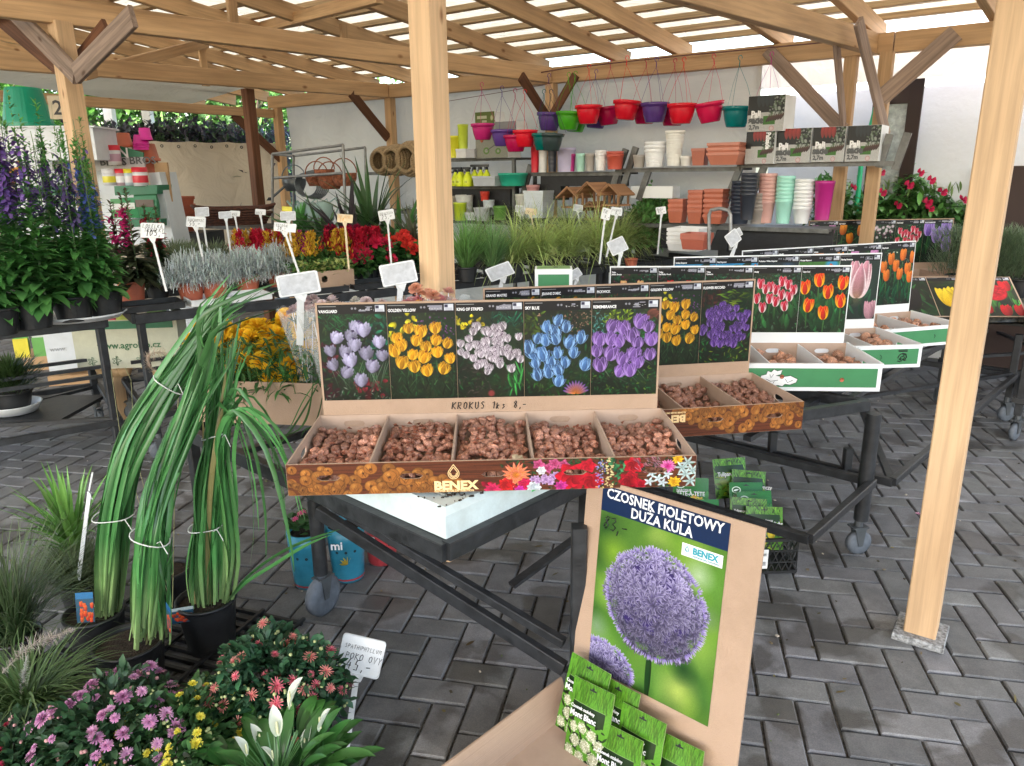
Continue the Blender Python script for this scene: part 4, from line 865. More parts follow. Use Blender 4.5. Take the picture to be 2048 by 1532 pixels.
# papery skins
mbk = MB()
for i in range(5):
    for _ in range(60 if i == 1 else 22):
        x = -W1/2+W1*(i+rnd.uniform(.12, .9))/5; y = rnd.uniform(.1, .33); z = .052+.04*(y/.43)+[0, .008, .006, -.006, 0][i]; p = wl(c1, Vector((x, y, z))); a = rnd.random()*6
        mbk.quad(*[p+Matrix.Rotation(a, 3, 'Z')@Vector(q) for q in ((-.009, -.004, 0), (.008, -.005, .004), (.010, .004, -.001), (-.008, .005, .005))], col=(rnd.uniform(.6, 1.3),)*3)
tag(mbk.build('bulb_skins', mat('bulb_skin', (.28, .09, .05), .6, attr=True, var=.3, bump=0, trans=.2)), 'loose reddish papery bulb skins on top of the crocus bulbs', kind='stuff')
def tul(c_, W, D, n, i, cnt, lab, grp, seedh):
    R = random.Random(seedh); x0 = -W/2+W*i/n+.03; x1 = -W/2+W*(i+1)/n-.03; pts = []
    for k in range(cnt):
        for t in range(30):
            x, y = R.uniform(x0, x1), R.uniform(D*.2, D-.04); lay = 0 if k < cnt*.6 else 1
            if all((x-a)**2+(y-b)**2 > .038**2 or l != lay for a, b, l in pts): break
        pts.append((x, y, lay)); p = wl(c_, Vector((x, y, .028+.028*lay+.02*(y/D))))
        tag(obj('tulip_bulb', R.choice(tum), None, p, (R.uniform(-1.4, 1.4), R.uniform(-1.4, 1.4), R.random()*6), R.uniform(.8, 1.15)), lab, 'flower bulb', grp)
for c_, W, D, i, cnt, nm in ((c3, 1.12, .41, 2, 14, 'the Concerto poster'), (c3, 1.12, .41, 3, 20, 'the Buddy poster'), (c3, 1.12, .41, 4, 20, 'the Cape Cod poster'), (c4, 1.14, .42, 3, 12, 'the Orange Emperor poster'), (c4, 1.14, .42, 4, 24, 'the large pink tulip poster'), (c5, 1.14, .43, 3, 18, 'the New Life poster'), (c5, 1.14, .43, 4, 24, 'the orange tulip poster')):
    tul(c_, W, D, 5, i, cnt, 'reddish brown tulip bulb in the compartment under '+nm, 'tulip bulbs under '+nm, hash(nm) % 1000 if False else sum(map(ord, nm)))
# ------------------------------------------------------------------ trolleys
D1 = Vector((cos(radians(138)), sin(radians(138)), 0)); D2 = Vector((cos(radians(47)), sin(radians(47)), 0)); N1 = Vector((-.18, 1.80, 0))
def tq(i, j): return N1+D1*i+D2*j
RUB = mat('caster_rubber', (.12, .14, .17), .6, var=.3, dirt=.3); CASTM = mat('caster_metal', (.10, .11, .12), .45, metal=.4)
def caster(parent, p, a, r=.055, grey=False):
    w = empty('caster', p, a); w.parent = parent
    mb = MB().lathe([(.001, -.017), (r*.78, -.017), (r, -.011), (r, .011), (r*.78, .017), (.001, .017)], 20, (0, 0, r), M=Matrix.Rotation(pi/2, 3, 'X')); mb.build('wheel', RUB, w)
    mb = MB()
    for s in (-1, 1): mb.prism([(-.010, -.012), (.010, -.012), (.034, .075), (-.018, .075)], -.0015, .0015, M=Matrix.Translation((0, s*.021, r))@Matrix.Rotation(pi/2, 4, 'X'))
    mb.box((.008, 0, r+.074), (.07, .05, .006)); mb.tube([(.008, 0, r+.07), (.008, 0, r+.11)], .018, 10)
    mb.build('fork', CASTM, w); return r
def trolley(corners, zt, label, zl=.30, legs=(0, 1, 2, 3), rim=.05, decks=4, legw=.04, group='black steel plant trolleys', lower=True, cross=True, round_leg=False, ca=0.6, legz=.16, top=None):
    o = sum(corners, Vector())/4; t = empty('plant_trolley', o, 0, label, 'trolley', group)
    c = [x-o for x in corners]; Z = lambda v, z: Vector((v.x, v.y, z))
    for k in range(4):
        ct = [x-o for x in top] if top else c; p, q = Z(ct[k], zt-rim/2+.001*k), Z(ct[(k+1) % 4], zt-rim/2+.001*k); MB().beam(p, q, .035, rim, bev=.003).build('rim_rail', STEEL_BLK, t)
        if lower: MB().beam(Z(c[k], zl+.001*k), Z(c[(k+1) % 4], zl+.001*k), .03, .035, bev=.003).build('lower_rail', STEEL_BLK, t)
    for i in range(1, decks):
        f = i/decks; MB().beam(Z(c[0].lerp(c[1], f), zt-.03), Z(c[3].lerp(c[2], f), zt-.03), .03, .02).build('deck_bar', STEEL_BLK, t)
    if lower and cross:
        MB().beam(Z(c[0], zl-.004), Z(c[2], zl-.004), .03, .02).build('cross_bar', STEEL_BLK, t); MB().beam(Z(c[1], zl+.02), Z(c[3], zl+.02), .03, .02).build('cross_bar', STEEL_BLK, t)
    for k in legs:
        p = c[k]*(1-.03/c[k].length)
        if round_leg: MB().tube([Z(p, legz), Z(p, zt-rim)], legw/2*1.1, 12).build('leg', STEEL_BLK, t)
        else: MB().beam(Z(p, legz), Z(p, zt-rim), legw, legw, up=tuple(D1), bev=.004).build('leg', STEEL_BLK, t)
        caster(t, Z(p, 0), ca+k*.9)
    return t
tr1 = trolley([tq(0, 0), tq(1.5, 0), tq(1.5, .66), tq(0, .66)], .655, 'front black steel trolley under the white tray and KROKUS carton', legs=(1, 2, 3), rim=.052, lower=False)
# its inner leg with the big caster, brace bars from it, and the other leg
lg = Vector((-.72, 2.50, 0))-tr1.location
MB().tube([(lg.x, lg.y, .17), (lg.x, lg.y, .61)], .027, 12).build('leg', STEEL_BLK, tr1); caster(tr1, (lg.x, lg.y, 0), 1.0, .08)
l2 = Vector((.19, 1.98, 0))-tr1.location; MB().beam((l2.x, l2.y, .1), (l2.x, l2.y, .61), .045, .045, bev=.004).build('leg', STEEL_BLK, tr1); caster(tr1, (l2.x, l2.y, 0), 2.4, .04)
MB().beam((lg.x+.02, lg.y-.04, .44), (l2.x-.04, l2.y+.0, .13), .03, .045, bev=.003).build('lower_rail', STEEL_BLK, tr1); MB().beam((lg.x+.05, lg.y-.02, .47), (l2.x-.04, l2.y+.03, .20), .03, .03, bev=.003).build('lower_rail', STEEL_BLK, tr1)
p_ = tq(-.05, .9)-tr1.location; MB().beam((l2.x-.2, l2.y+.3, .24), (l2.x+.26, l2.y+.62, .42), .035, .012).build('cross_bar', STEEL_BLK, tr1)
tr2 = trolley([tq(-.48, 1.28), tq(.55, 1.28), tq(.55, 1.95), tq(-.48, 1.95)], .68, 'black steel trolley under the upside-down BENEX carton', zl=.33, cross=False, legs=(3, 2), round_leg=True, legw=.055, rim=.045, top=[tq(-.1, 1.3), tq(.55, 1.3), tq(.55, 1.95), tq(-.42, 1.95)])
tr3 = trolley([tq(-.52, 2.08), tq(.55, 2.08), tq(.55, 4.4), tq(-.56, 4.4)], .615, 'long black steel trolley under the white and green tulip cartons', zl=.30, legs=(1, 2, 3), rim=.04, top=[tq(-.15, 2.08), tq(.55, 2.08), tq(.55, 4.4), tq(-.35, 4.4)])
for f in (.18, .5): 
    p = tq(-.52, 2.08).lerp(tq(.55, 2.08), f)-tr3.location; MB().beam((p.x, p.y, .28), (p.x, p.y, .41), .035, .035, bev=.003).build('stub', STEEL_BLK, tr3)
tr4 = trolley([tq(-1.15, 4.5), tq(-.1, 4.5), tq(-.1, 6.0), tq(-1.15, 6.0)], .64, 'black steel trolley at the right edge under the leaning tulip board', zl=.30, rim=.035)
# white tray on the front trolley
tray = MB(); e = .012
a_, b_ = tq(e, e), tq(.66-e, e); c__, d__ = tq(.66-e, .64), tq(e, .64)
def trayf(mb, q, z0, z1, lip=.05, col=(1, 1, 1)):
    """q four corners; a shallow slab with sloped shoulder and ribbed floor"""
    cen = sum(q, Vector())/4; ins = [p+(cen-p).normalized()*lip for p in q]; Z = lambda v, z: Vector((v.x, v.y, z))
    r0 = [Z(p, z0) for p in q]; r1 = [Z(p, z1-.018) for p in q]; r2 = [Z(p+(cen-p).normalized()*.02, z1) for p in q]; r3 = [Z(p, z1-.002) for p in ins]; r4 = [Z(p, z1-.014) for p in ins]
    n = len(mb.v); mb.v += [tuple(x) for r in (r0, r1, r2, r3, r4) for x in r]
    for l in range(4):
        for k in range(4): mb.f.append((n+l*4+k, n+l*4+(k+1) % 4, n+l*4+4+(k+1) % 4, n+l*4+4+k)); mb.c.append(col); mb.smooth.append(False)
    mb.f.append(tuple(n+16+k for k in range(4))); mb.c.append(col); mb.smooth.append(False); mb.f.append(tuple(n+3-k for k in range(4))); mb.c.append(col); mb.smooth.append(False)
    return ins
ins = trayf(tray, [a_, b_, c__, d__], .657, .742, .085)
TRAYM = mat('white_tray_plastic', (.62, .72, .74), .45, var=.08, dirt=.25, scale=9)
wt = tray.build('white_tray', TRAYM, label='dirty white ribbed plastic tray on the front trolley under the KROKUS carton', cat='tray')
for k in range(30):
    f = (k+.5)/30; p, q = ins[0].lerp(ins[3], f), ins[1].lerp(ins[2], f)
    p = p.lerp(q, .02); q = q.lerp(p, .02); rb = MB().beam((p.x, p.y, .737), (q.x, q.y, .737), .008, .014, (1, 1, 1), bev=.002).build('rib', mat('tray_rib', (.42, .45, .42), .6, dirt=.7, var=.4, scale=30), wt)
dirt = MB()
for _ in range(170):
    i, j = rnd.uniform(.01, .6), rnd.uniform(.01, .6)
    if rnd.random() < .5: i = abs(rnd.gauss(0, .12))+.01
    else: j = abs(rnd.gauss(0, .12))+.01
    p = tq(min(i, .62), min(j, .62)); r = rnd.uniform(.001, .005); dirt.box((p.x, p.y, .7445), (r*2, r*rnd.uniform(.5, 2), .003), rnd.random()*3)
tag(dirt.build('soil_crumbs', SOIL), 'dark soil crumbs on the rim of the white tray', kind='stuff')
sp = tq(.012-.0, .38); st_ = MB().box((0, 0, 0), (.055, .0012, .05)).build('price_sticker', mat('green_sticker', (.05, .55, .15), .4, var=.3, scale=60), wt, loc=sp+Vector((.002, -.003, .708)), rot=(-.1, 0, D2.to_2d().angle_signed(Vector((1, 0))) if False else radians(47)))
hand('4', .028, .0012, INK, st_, TRS((-.01, -.002, -.014)))

# ------------------------------------------------------------------ big allium board in its own carton
def rodr(r):
    t = sqrt(sum(x*x for x in r)); return Matrix.Rotation(t, 4, Vector(r)/t)
AS_ = .87; RM = rodr((-.127, .028, -.757)); AO = Vector((.293*AS_, 2.26*AS_, 1.6-.983*AS_)); AM = TRS(AO)@RM
yawA = atan2((RM@Vector((1, 0, 0))).y, (RM@Vector((1, 0, 0))).x)
ac = empty('allium_carton', (AO.x+.1, AO.y-.25, 0), yawA, 'brown carton with the tall blue headed CZOSNEK FIOLETOWY allium poster board', 'carton')
AI = (TRS(ac.location)@RZ(yawA)).inverted()
def Ab(x, y, z): return AI@AM@Vector((x, y, z))      # board frame to carton frame
AMl = AI@AM
PWa, PHa = .45*AS_, .64*AS_
bb_ = MB(); slot_wall(bb_, AMl@TRS((-.066*AS_, .0015, -.80*AS_)), .618*AS_, .815*AS_, .006, []); board = bb_.build('picture_board', CARD, ac)
def allium():
    w, h = 440, 620; c = Cv(w, h, (.32, .48, .18)); R = rnd; Y, X = np.mgrid[0:h, 0:w]
    for i in range(90): c.blob(R.uniform(-20, w), R.uniform(80, h), R.uniform(40, 120), R.choice([(.35, .55, .15), (.5, .65, .2), (.15, .3, .12), (.65, .75, .35), (.1, .25, .12), (.4, .6, .25)]), .55, 1)
    for x, y, r, cc in ((360, 180, 60, (.75, .82, .7)), (330, 560, 90, (.75, .8, .4)), (60, 200, 70, (.55, .7, .2)), (340, 480, 60, (.06, .2, .1)), (20, 470, 60, (.5, .6, .5)), (400, 300, 50, (.45, .55, .4))): c.blob(x, y, r, cc, .8, 1)
    c.petal(226, 640, 91, 220, 22, (.1, .22, .1), (.12, .26, .12))
    def ball(cx, cy, rx, ry, n):
        c.blob(cx, cy, rx*.93, (.20, .15, .38), 1, .25, ry*.93)
        pts = []
        for i in range(n):
            a = R.uniform(0, 2*pi); q = sqrt(R.random()); pts.append((cx+rx*q*cos(a), cy+ry*q*sin(a), q, a))
        for x, y, q, a in sorted(pts, key=lambda p: -p[2]):
            lt = .75+.35*(-(y-cy)/ry)+R.uniform(-.12, .12); col = np.array((.52, .45, .78))*max(.5, lt); hi = np.array((.80, .77, .92))*min(1.12, max(.62, lt+.1))
            k = 6; a0 = R.uniform(0, 60); s = R.uniform(24, 34)*(1-.2*q)
            for j in range(k):
                an = a0+j*60; L = s*(1-.35*q*abs(cos(radians(an)+a)))
                c.petal(x, y, an, L, 5.0, col*.62, hi, al=.97)
            c.blob(x, y, 2, (.3, .3, .35), .7)
        for i in range(260):
            a = R.uniform(0, 2*pi); c.petal(cx+rx*.93*cos(a), cy-ry*.93*sin(a), degrees(a)+R.uniform(-25, 25), R.uniform(12, 22), 3.6, (.5, .42, .75), (.82, .78, .92))
    ball(50, 590, 120, 78, 170); ball(222, 322, 180, 176, 470)
    c.rect(0, 0, w, 82, (.07, .16, .31)); c.noise(.04, 2)
    return c
AL = allium()
po = uvquad('poster', AMl@Vector((0, 0, -PHa)), AMl@Vector((PWa, 0, -PHa)), AMl@Vector((PWa, 0, 0)), AMl@Vector((0, 0, 0)), print_mat('print_allium', AL, .3), board)
text('CZOSNEK FIOLETOWY', .040, WHITEP, board, AMl@TRS((PWa/2, -.0012, -.032)), align='CENTER', bold=.0007, sx=.86, name='title_lettering')
text('DUŻA KULA', .040, WHITEP, board, AMl@TRS((PWa/2, -.0012, -.068)), align='CENTER', bold=.0007, sx=.86, name='title_lettering')
MB().add([AMl@Vector(p) for p in ((.265, -.0008, -.122), (.382, -.0008, -.122), (.382, -.0008, -.088), (.265, -.0008, -.088))], [(0, 1, 2, 3)]).build('logo_patch', PAPER, board)
text('BENEX', .024, TEALP, board, AMl@TRS((.297, -.0016, -.110)), sx=.98, bold=.0009, name='brand_lettering'); text('DYSTRYBUCJA CEBUL KWIATOWYCH', .0055, TEALP, board, AMl@TRS((.298, -.0016, -.118)), sx=.8)
drop_logo(board, AMl@TRS((.281, -.0018, -.104)), .0085, TEALP)
hand('83,-', .040, .0016, INK, board, AMl@TRS((.012, -.002, -.125)), adv=.6)
# carton body: floor and four leaning walls
W0, W1_ = -.075, .50; ZB = .0
def G(x, y, z):      # carton-local point from board-wise x, distance y towards viewer, height z
    p = AMl@Vector((x*AS_, 0, -.72*AS_)); return Vector((p.x, p.y-y, z))
hW = .11; dW = .52
mb = MB().add([G(W0, .0, .004), G(W1_, .0, .004), G(W1_, dW, .004), G(W0, dW, .004)], [(0, 1, 2, 3)]); mb.build('base', CARD_IN, ac)
def wallq(a, b, h, lean, nm='side_wall'):
    d = (b-a).normalized(); n = Vector((d.y, -d.x, 0)); t = .006
    vs = []
    for z, l in ((0, 0), (h, lean)):
        for p in (a, b): vs += [Vector((p.x, p.y, z))+n*l, Vector((p.x, p.y, z))+n*(l+t)]
    MB().add(vs, [(0, 2, 6, 4), (1, 5, 7, 3), (4, 6, 7, 5), (0, 4, 5, 1), (2, 3, 7, 6), (0, 1, 3, 2)]).build(nm, CARD, ac)
wallq(G(W0, dW, 0), G(W0, -.0, 0), hW, -.035); wallq(G(W1_, 0, 0), G(W1_, dW, 0), hW, -.03); wallq(G(W1_, dW, 0), G(W0, dW, 0), hW, -.03, 'front_wall')
# seed packets
def packet_print(kind):
    w, h = 120, 190; c = Cv(w, h, (.3, .5, .14)); R = rnd
    if kind == 'allium':
        c.leaves(150, 0, 0, w, 60, [(.3, .5, .12), (.4, .58, .16), (.26, .44, .1)], L=(20, 50), W=(2, 4), ang=(70, 110), al=.45); c.leaves(60, 0, 90, w, h, [(.08, .14, .06), (.12, .2, .08)], L=(10, 30), W=(4, 8)); c.rect(8, 52, 104, 88, (.09, .17, .06)); c.rect(8, 52, 104, 53, (.5, .6, .4))
        for x, y, r in ((20, 110, 13), (48, 104, 14), (76, 112, 15), (30, 140, 16), (62, 142, 17), (98, 130, 15), (14, 170, 14), (46, 176, 16), (88, 168, 19)):
            c.blob(x, y, r, (.6, .6, .5), 1, .3)
            for i in range(70): a = R.random()*6.28; q = r*sqrt(R.random()); c.blob(x+q*cos(a), y+q*sin(a), 1.7, (.84, .84, .76) if R.random() < .6 else (.5, .52, .4), .9, .5)
    elif kind == 'narc':
        c.a[:] = (.2, .5, .15); c.leaves(80, 0, 60, w, h, [(.1, .35, .12), (.2, .5, .15)], L=(20, 50), W=(3, 6), ang=(60, 120)); c.rect(0, 0, w, 60, (.08, .40, .13)); c.blob(24, 34, 17, (.85, .9, .85), 1, .12); c.blob(24, 34, 13, (.04, .25, .08), 1, .12); c.petal(14, 38, 20, 20, 9, (.85, .9, .85), (.85, .9, .85))
        for x, y in ((70, 90), (90, 100), (50, 110), (30, 120), (80, 130), (100, 150), (50, 150)):
            for i in range(6): c.petal(x, y, i*60, 15, 9, (.85, .7, .1), (.95, .85, .2))
            c.blob(x, y, 5, (.95, .6, .05), 1, .4)
    else:
        c.leaves(120, 0, 0, w, 70, [(.3, .55, .1), (.4, .62, .15)], L=(20, 40), W=(3, 6), ang=(60, 120)); c.leaves(80, 0, 60, w, h, [(.5, .6, .1), (.15, .35, .1)], L=(10, 30), W=(5, 12)); c.rect(6, 34, 110, 66, (.07, .2, .06))
        for x, y in ((30, 110), (80, 120), (55, 150)):
            if kind == 'night': tulip(c, x, y, 34, (.2, .06, .15), pointed=False)
            elif kind == 'grey': c.blob(x, y, 20, (.5, .55, .3), .8)
            else: tulip(c, x, y, 34, (.9, .8, .1), pointed=False)
    c.noise(.05); return print_mat('print_packet_'+kind, c, .3, 1.45)
PK = {k: packet_print(k) for k in ('allium', 'narc', 'night', 'day', 'grey')}
def packet(M, w, h, kind, label, group, l1, l2, parent=None):
    t = bpy.data.objects.new('seed_packet', None); COL.objects.link(t); t.matrix_world = M; tag(t, label, 'seed packet', group)
    mb = MB(); n = 6; vs = []
    for j in range(n+1):
        for i in range(5):
            x = (i/4-.5)*w; z = j/n*h; bul = -.012*sin(pi*i/4)*sin(pi*min(1, max(0, 1-j/n*1.15))); vs.append((x, bul-.001, z))
    fs = [(j*5+i, j*5+i+1, (j+1)*5+i+1, (j+1)*5+i) for j in range(n) for i in range(4)]
    mb.add(vs, fs, smooth=True)
    for k, f in enumerate(fs): mb.uv[k] = [((v % 5)/4, (v//5)/n) for v in f]
    mb.build('packet_front', PK[kind], t)
    mb = MB().add([(x, .001, z) for x, z in ((-w/2, 0), (w/2, 0), (w/2, h), (-w/2, h))], [(0, 3, 2, 1)]); mb.build('packet_back', mat('packet_back_film', (.5, .6, .3), .4), t)
    mb = MB(); mb.box((0, -.0022, h*.925), (w*.16, .0008, h*.018)); mb.box((0, -.0022, h*.94), (w*.05, .0008, h*.03)); mb.build('hang_slot', INK, t)
    x0 = -w*.42
    if l1: text(l1, w*.095, WHITEP, t, TRS((x0, -.0145, h*.66)), sx=.85, bold=.0002)
    if l2: text(l2, w*.17, WHITEP, t, TRS((x0, -.0145, h*.56)), sx=.82, bold=.0005)
    return t
pks = [(.035, -.10, -.655, 10, 'Czosnek ozdobny', 'upper left green allium seed packet behind its neighbour in the CZOSNEK carton'), (.105, -.135, -.70, 4, 'Czosnek ozdobny', 'left allium seed packet showing white flower balls, Mont Blanc, in the CZOSNEK carton'), (.27, -.10, -.73, 5, 'Czosnek ozdobny', 'allium seed packet right of the middle, close to the CZOSNEK board'), (.235, -.15, -.79, 3, 'Czosnek ozdobny', 'lowest allium seed packet in front, cut by the picture edge'), (.40, -.08, -.77, 3, '', 'green allium seed packet at the right end of the CZOSNEK carton'), (.15, -.08, -.69, 7, 'Czosnek ozdobny', 'allium seed packet with a small white price tag behind the left one')]
for x, y, z, tl, a, lab in pks:
    M = AM@TRS((x*AS_+.0, y*AS_, z*AS_-.165))@RY(radians(tl-6))@RX(radians(-9)); packet(M, .14, .23, 'allium', lab, 'allium seed packets in the CZOSNEK carton', a, 'Mont Blanc' if a else '')

# ------------------------------------------------------------------ black crate with bulb packets below the second carton
ck = P(1560, 1140, 0); ce = empty('plastic_crate', ck+Vector((-.16, .12, 0)), radians(3), 'black mesh plastic crate full of green bulb packets, white barcode label on it', 'crate')
mb = MB(); cw, cd_, ch_ = .42, .30, .15
for z in (.006, .05, .10, ch_):
    for a, b in (((-cw/2, -cd_/2), (cw/2, -cd_/2)), ((cw/2, -cd_/2), (cw/2, cd_/2)), ((cw/2, cd_/2), (-cw/2, cd_/2)), ((-cw/2, cd_/2), (-cw/2, -cd_/2))): mb.beam((a[0], a[1], z), (b[0], b[1], z), .012 if z in (.006, ch_) else .006, .012 if z in (.006, ch_) else .006)
mb.build('frame', BLACK_PL, ce)
mb = MB()
for k in range(14):
    x = -cw/2+cw*k/14
    for dx in (.03, -.03):
        x1 = x+.03+dx; mb.beam((x+.03, -cd_/2, .01), (min(cw/2, max(-cw/2, x1+dx)), -cd_/2, ch_-.01), .004, .004); mb.beam((x+.03, cd_/2, .01), (min(cw/2, max(-cw/2, x1+dx)), cd_/2, ch_-.01), .004, .004)
for k in range(9):
    y = -cd_/2+cd_*k/9
    for dy in (.05, -.02):
        for sx in (-1, 1): mb.beam((sx*cw/2, y+.02, .01), (sx*cw/2, min(cd_/2, max(-cd_/2, y+dy)), ch_-.01), .004, .004)
mb.build('mesh_side', BLACK_PL, ce); MB().box((0, 0, .004), (cw, cd_, .004)).build('base', BLACK_PL, ce)
lb = MB().box((-.01+.12-.06, -cd_/2-.009, .07), (.07, .001, .085)).build('barcode_label', PAPER, ce)
mb = MB(); x = -.035+.05
while x < .075: w_ = rnd.choice([.0008, .0015, .0024]); mb.box((x+.005, -cd_/2-.0098, .05), (w_, .0006, .018)); mb.box((x+.005, -cd_/2-.0098, .09), (w_, .0006, .012)); x += w_+rnd.choice([.001, .002])
mb.build('barcode', INK, lb)
CM = TRS(ce.location)@RZ(radians(3))
cps = [((1470, 950), 'grey', '', 'Tulipan', 'rearmost pale green tulip packet in the black crate'), ((1500, 975), 'grey', '', 'Tulipan pojedynczy', 'second pale green tulip packet from the back of the black crate'), ((1385, 990), 'narc', 'NARCISSUS', 'TETE-A-TETE', 'daffodil packet marked TETE-A-TETE at the left of the black crate'), ((1500, 1000), 'narc', 'NARCISSUS', '', 'dark green daffodil packet with round emblem in the middle of the crate'),
       ((1520, 1018), 'narc', 'NARCISSUS', '', 'front dark green packet with round emblem in the black crate'), ((1500, 1032), 'night', 'Tulipan pojedynczy', 'Queen of Night', 'tulip packet marked Queen of Night in the black crate'), ((1535, 1050), 'day', 'Tulipan pojedynczy', 'Queen of Night', 'foremost yellow and green tulip packet in the black crate'), ((1410, 1035), 'narc', 'NARCISSUS', '', 'daffodil packet half hidden by the blue poster heading')]
for i, ((px, py), kd, a, b, lab) in enumerate(cps):
    yy = ck.y+.36-.045*i if i not in (2, 7) else ck.y+.25-.1*(i == 7)
    top = PY(px, py-22, yy); M = TRS((top.x, top.y, top.z-.165))@RZ(radians(rnd.uniform(-4, 8)))@RY(radians(rnd.uniform(-2, 6)))@RX(radians(-22)); packet(M, .155, .18, kd, lab, 'bulb packets in the black crate', a, b)
# litter flower on the paving
f = P(1836, 1028, .004); V = strips([(0, 0, 0)]*7, np.linspace(0, 6, 7), .5, .016, .010, .4, 2, 'leaf', (.6, .2, .35), (.8, .5, .6)); tag(obj('fallen_flower', npmesh('fallen_flower', V, PETAL), None, f), 'small pink fallen flower lying on the paving', 'flower')
# ------------------------------------------------------------------ plant makers
def pot_mesh(r, h, m, name='pot', rim=.012, taper=.78, n=24, ribs=0):
    mb = MB(); pr = [(.001, 0), (r*taper, 0), (r*taper, .002), (r*.97, h-rim-.004), (r*.97, h-rim), (r*1.03, h-rim+.001), (r*1.03, h), (r*.96, h), (r*.93, h-.02)]
    mb.lathe(pr, n); return mb.mesh(name, m)
_potc = {}
def pot(parent, r, h, m=None, loc=(0, 0, 0), taper=.78):
    m = m or BLACK_PL; k = (round(r, 3), round(h, 3), m.name, taper)
    if k not in _potc:
        sm = MB().lathe([(.001, h-.018), (r*.5, h-.014), (r*.94, h-.02)], 16).mesh('soil', SOIL); _potc[k] = (pot_mesh(r, h, m, taper=taper), sm)
    a, b = _potc[k]; p = obj('pot', a, parent, loc); obj('soil', b, p); return p
def plant(name, loc, label, cat='plant', group=None, rz=0.0): return empty(name, loc, rz, label, cat, group)
def leafobj(parent, parts, m=None, name='foliage', kind='stuff'):
    o = obj(name, npmesh(name, parts, m or LEAF), parent); o['kind'] = kind; return o
def ribbons(pos, W, side, C):
    N, T, _ = pos.shape; side = side/np.linalg.norm(side, axis=-1, keepdims=True)
    tg = np.gradient(pos, axis=1); tg /= np.linalg.norm(tg, axis=-1, keepdims=True)+1e-9
    s = np.cross(tg, side); s /= np.linalg.norm(s, axis=-1, keepdims=True)+1e-9; n = np.cross(s, tg)
    V = np.stack([pos-s*W[..., None]/2-n*W[..., None]*.18, pos, pos+s*W[..., None]/2-n*W[..., None]*.18], 2).reshape(-1, 3)
    base = (np.arange(N)*T*3)[:, None, None]+(np.arange(T-1)*3)[None, :, None]
    F = np.concatenate([(base+np.array([0, 1, 4, 3])).reshape(-1, 4), (base+np.array([1, 2, 5, 4])).reshape(-1, 4)])
    return V, F, np.repeat(C[:, :, None, :], 3, 2).reshape(-1, 3)
def along(path, t):
    P_ = np.array([tuple(p) for p in path]); n = len(P_)-1; x = np.clip(t, 0, 1)*n; i = np.minimum(x.astype(int), n-1); f = (x-i)[..., None]
    p0 = P_[np.maximum(i-1, 0)]; p1 = P_[i]; p2 = P_[i+1]; p3 = P_[np.minimum(i+2, n)]
    return .5*((2*p1)+(-p0+p2)*f+(2*p0-5*p1+4*p2-p3)*f**2+(-p0+3*p1-3*p2+p3)*f**3)
def bundle(path, n, spread, w, cb, ct, T=16, lmin=.75, seed=0, tipdroop=0.0, fan=0.0):
    r = np.random.RandomState(seed); L = lmin+(1-lmin)*r.rand(n); t = np.linspace(0, 1, T)[None, :]*L[:, None]
    c = along(path, t); off = r.normal(size=(n, 3)); off /= np.linalg.norm(off, axis=1, keepdims=True)+1e-9; off *= r.rand(n, 1)**.4
    sp = np.interp(t, np.linspace(0, 1, len(spread)), spread); pos = c+off[:, None, :]*sp[..., None]
    wob = r.normal(size=(n, 3))*.012; pos += wob[:, None, :]*np.sin(t*7+r.rand(n, 1)*6)[..., None]
    pos[..., 2] -= tipdroop*np.clip(t-.6, 0, 1)**2*(r.rand(n, 1))
    W = w*(.7+.6*r.rand(n, 1))*(np.minimum(1, .55+t*2))*np.clip((1-t/L[:, None])*4, .02, 1)**.6
    cb_, ct_ = np.array(cb), np.array(ct); C = cb_[None, None]*(1-np.clip(t*5, 0, 1))[..., None]+ct_[None, None]*np.clip(t*5, 0, 1)[..., None]
    C = C*(.45+1.0*r.rand(n, 1, 1)); dead = r.rand(n) < .02; C[dead] = C[dead]*.3+np.array((.32, .22, .1))*.8
    return ribbons(pos, W, np.repeat(r.normal(size=(n, 1, 3)), T, 1)+off[:, None, :]*1.5, C)
def tie(parent, c, r, tilt=0.0, name='twine'):
    mb = MB(); mb.tube([Vector(c)+Vector((r*cos(a), r*.9*sin(a), r*tilt*cos(a)+.002*sin(3*a))) for a in np.linspace(0, 2*pi, 22)], .0022, 5); mb.tube([Vector(c)+Vector((r*.7, -r*.7, 0)), Vector(c)+Vector((r*1.0, -r*.9, .012)), Vector(c)+Vector((r*1.3, -r*.9, -.03))], .0016, 4)
    return mb.build(name, mat('white_twine', (.6, .62, .6), .7), parent)

# --- the three tied bundles, near left
BG = (.36, .50, .20); DG = (.075, .235, .07)
def tied(loc, pr, ph, paths, label, ties):
    t = plant('kniphofia_plant', loc, label); pot(t, pr, ph); o = Vector(loc)
    for i, (pp, n, sp, w, sd_) in enumerate(paths):
        V = bundle([Vector(p)-o for p in pp], n, sp, w, BG, DG, seed=sd_, T=18, lmin=.72, tipdroop=.06)
        leafobj(t, V, GLOSSY, 'blades')
    for c, r, tl in ties: tie(t, Vector(c)-o, r, tl)
    return t
pA = P(205, 1318, 0); pB = P(275, 1382, 0); pC = P(425, 1290, 0); YA, YB, YC = pA.y, pB.y, pC.y
qa = lambda px, py, y: PY(px, py, y)
kA = tied(pA, .095, .19, [([qa(215, 1225, YA), qa(222, 1120, YA), qa(232, 1030, YA), qa(260, 910, YA+.02), qa(305, 820, YA+.05), qa(360, 735, YA+.1), qa(425, 640, YA+.15), qa(500, 560, YA+.18)], 105, [.036, .044, .046, .045, .04, .032, .065], .0155, 3)],
          'tied strap leaved plant in the rear left black pot, tall bundle leaning to the right', [(qa(228, 1030, YA-.0), .066, .05), (qa(340, 768, YA+.08), .045, -.7)])
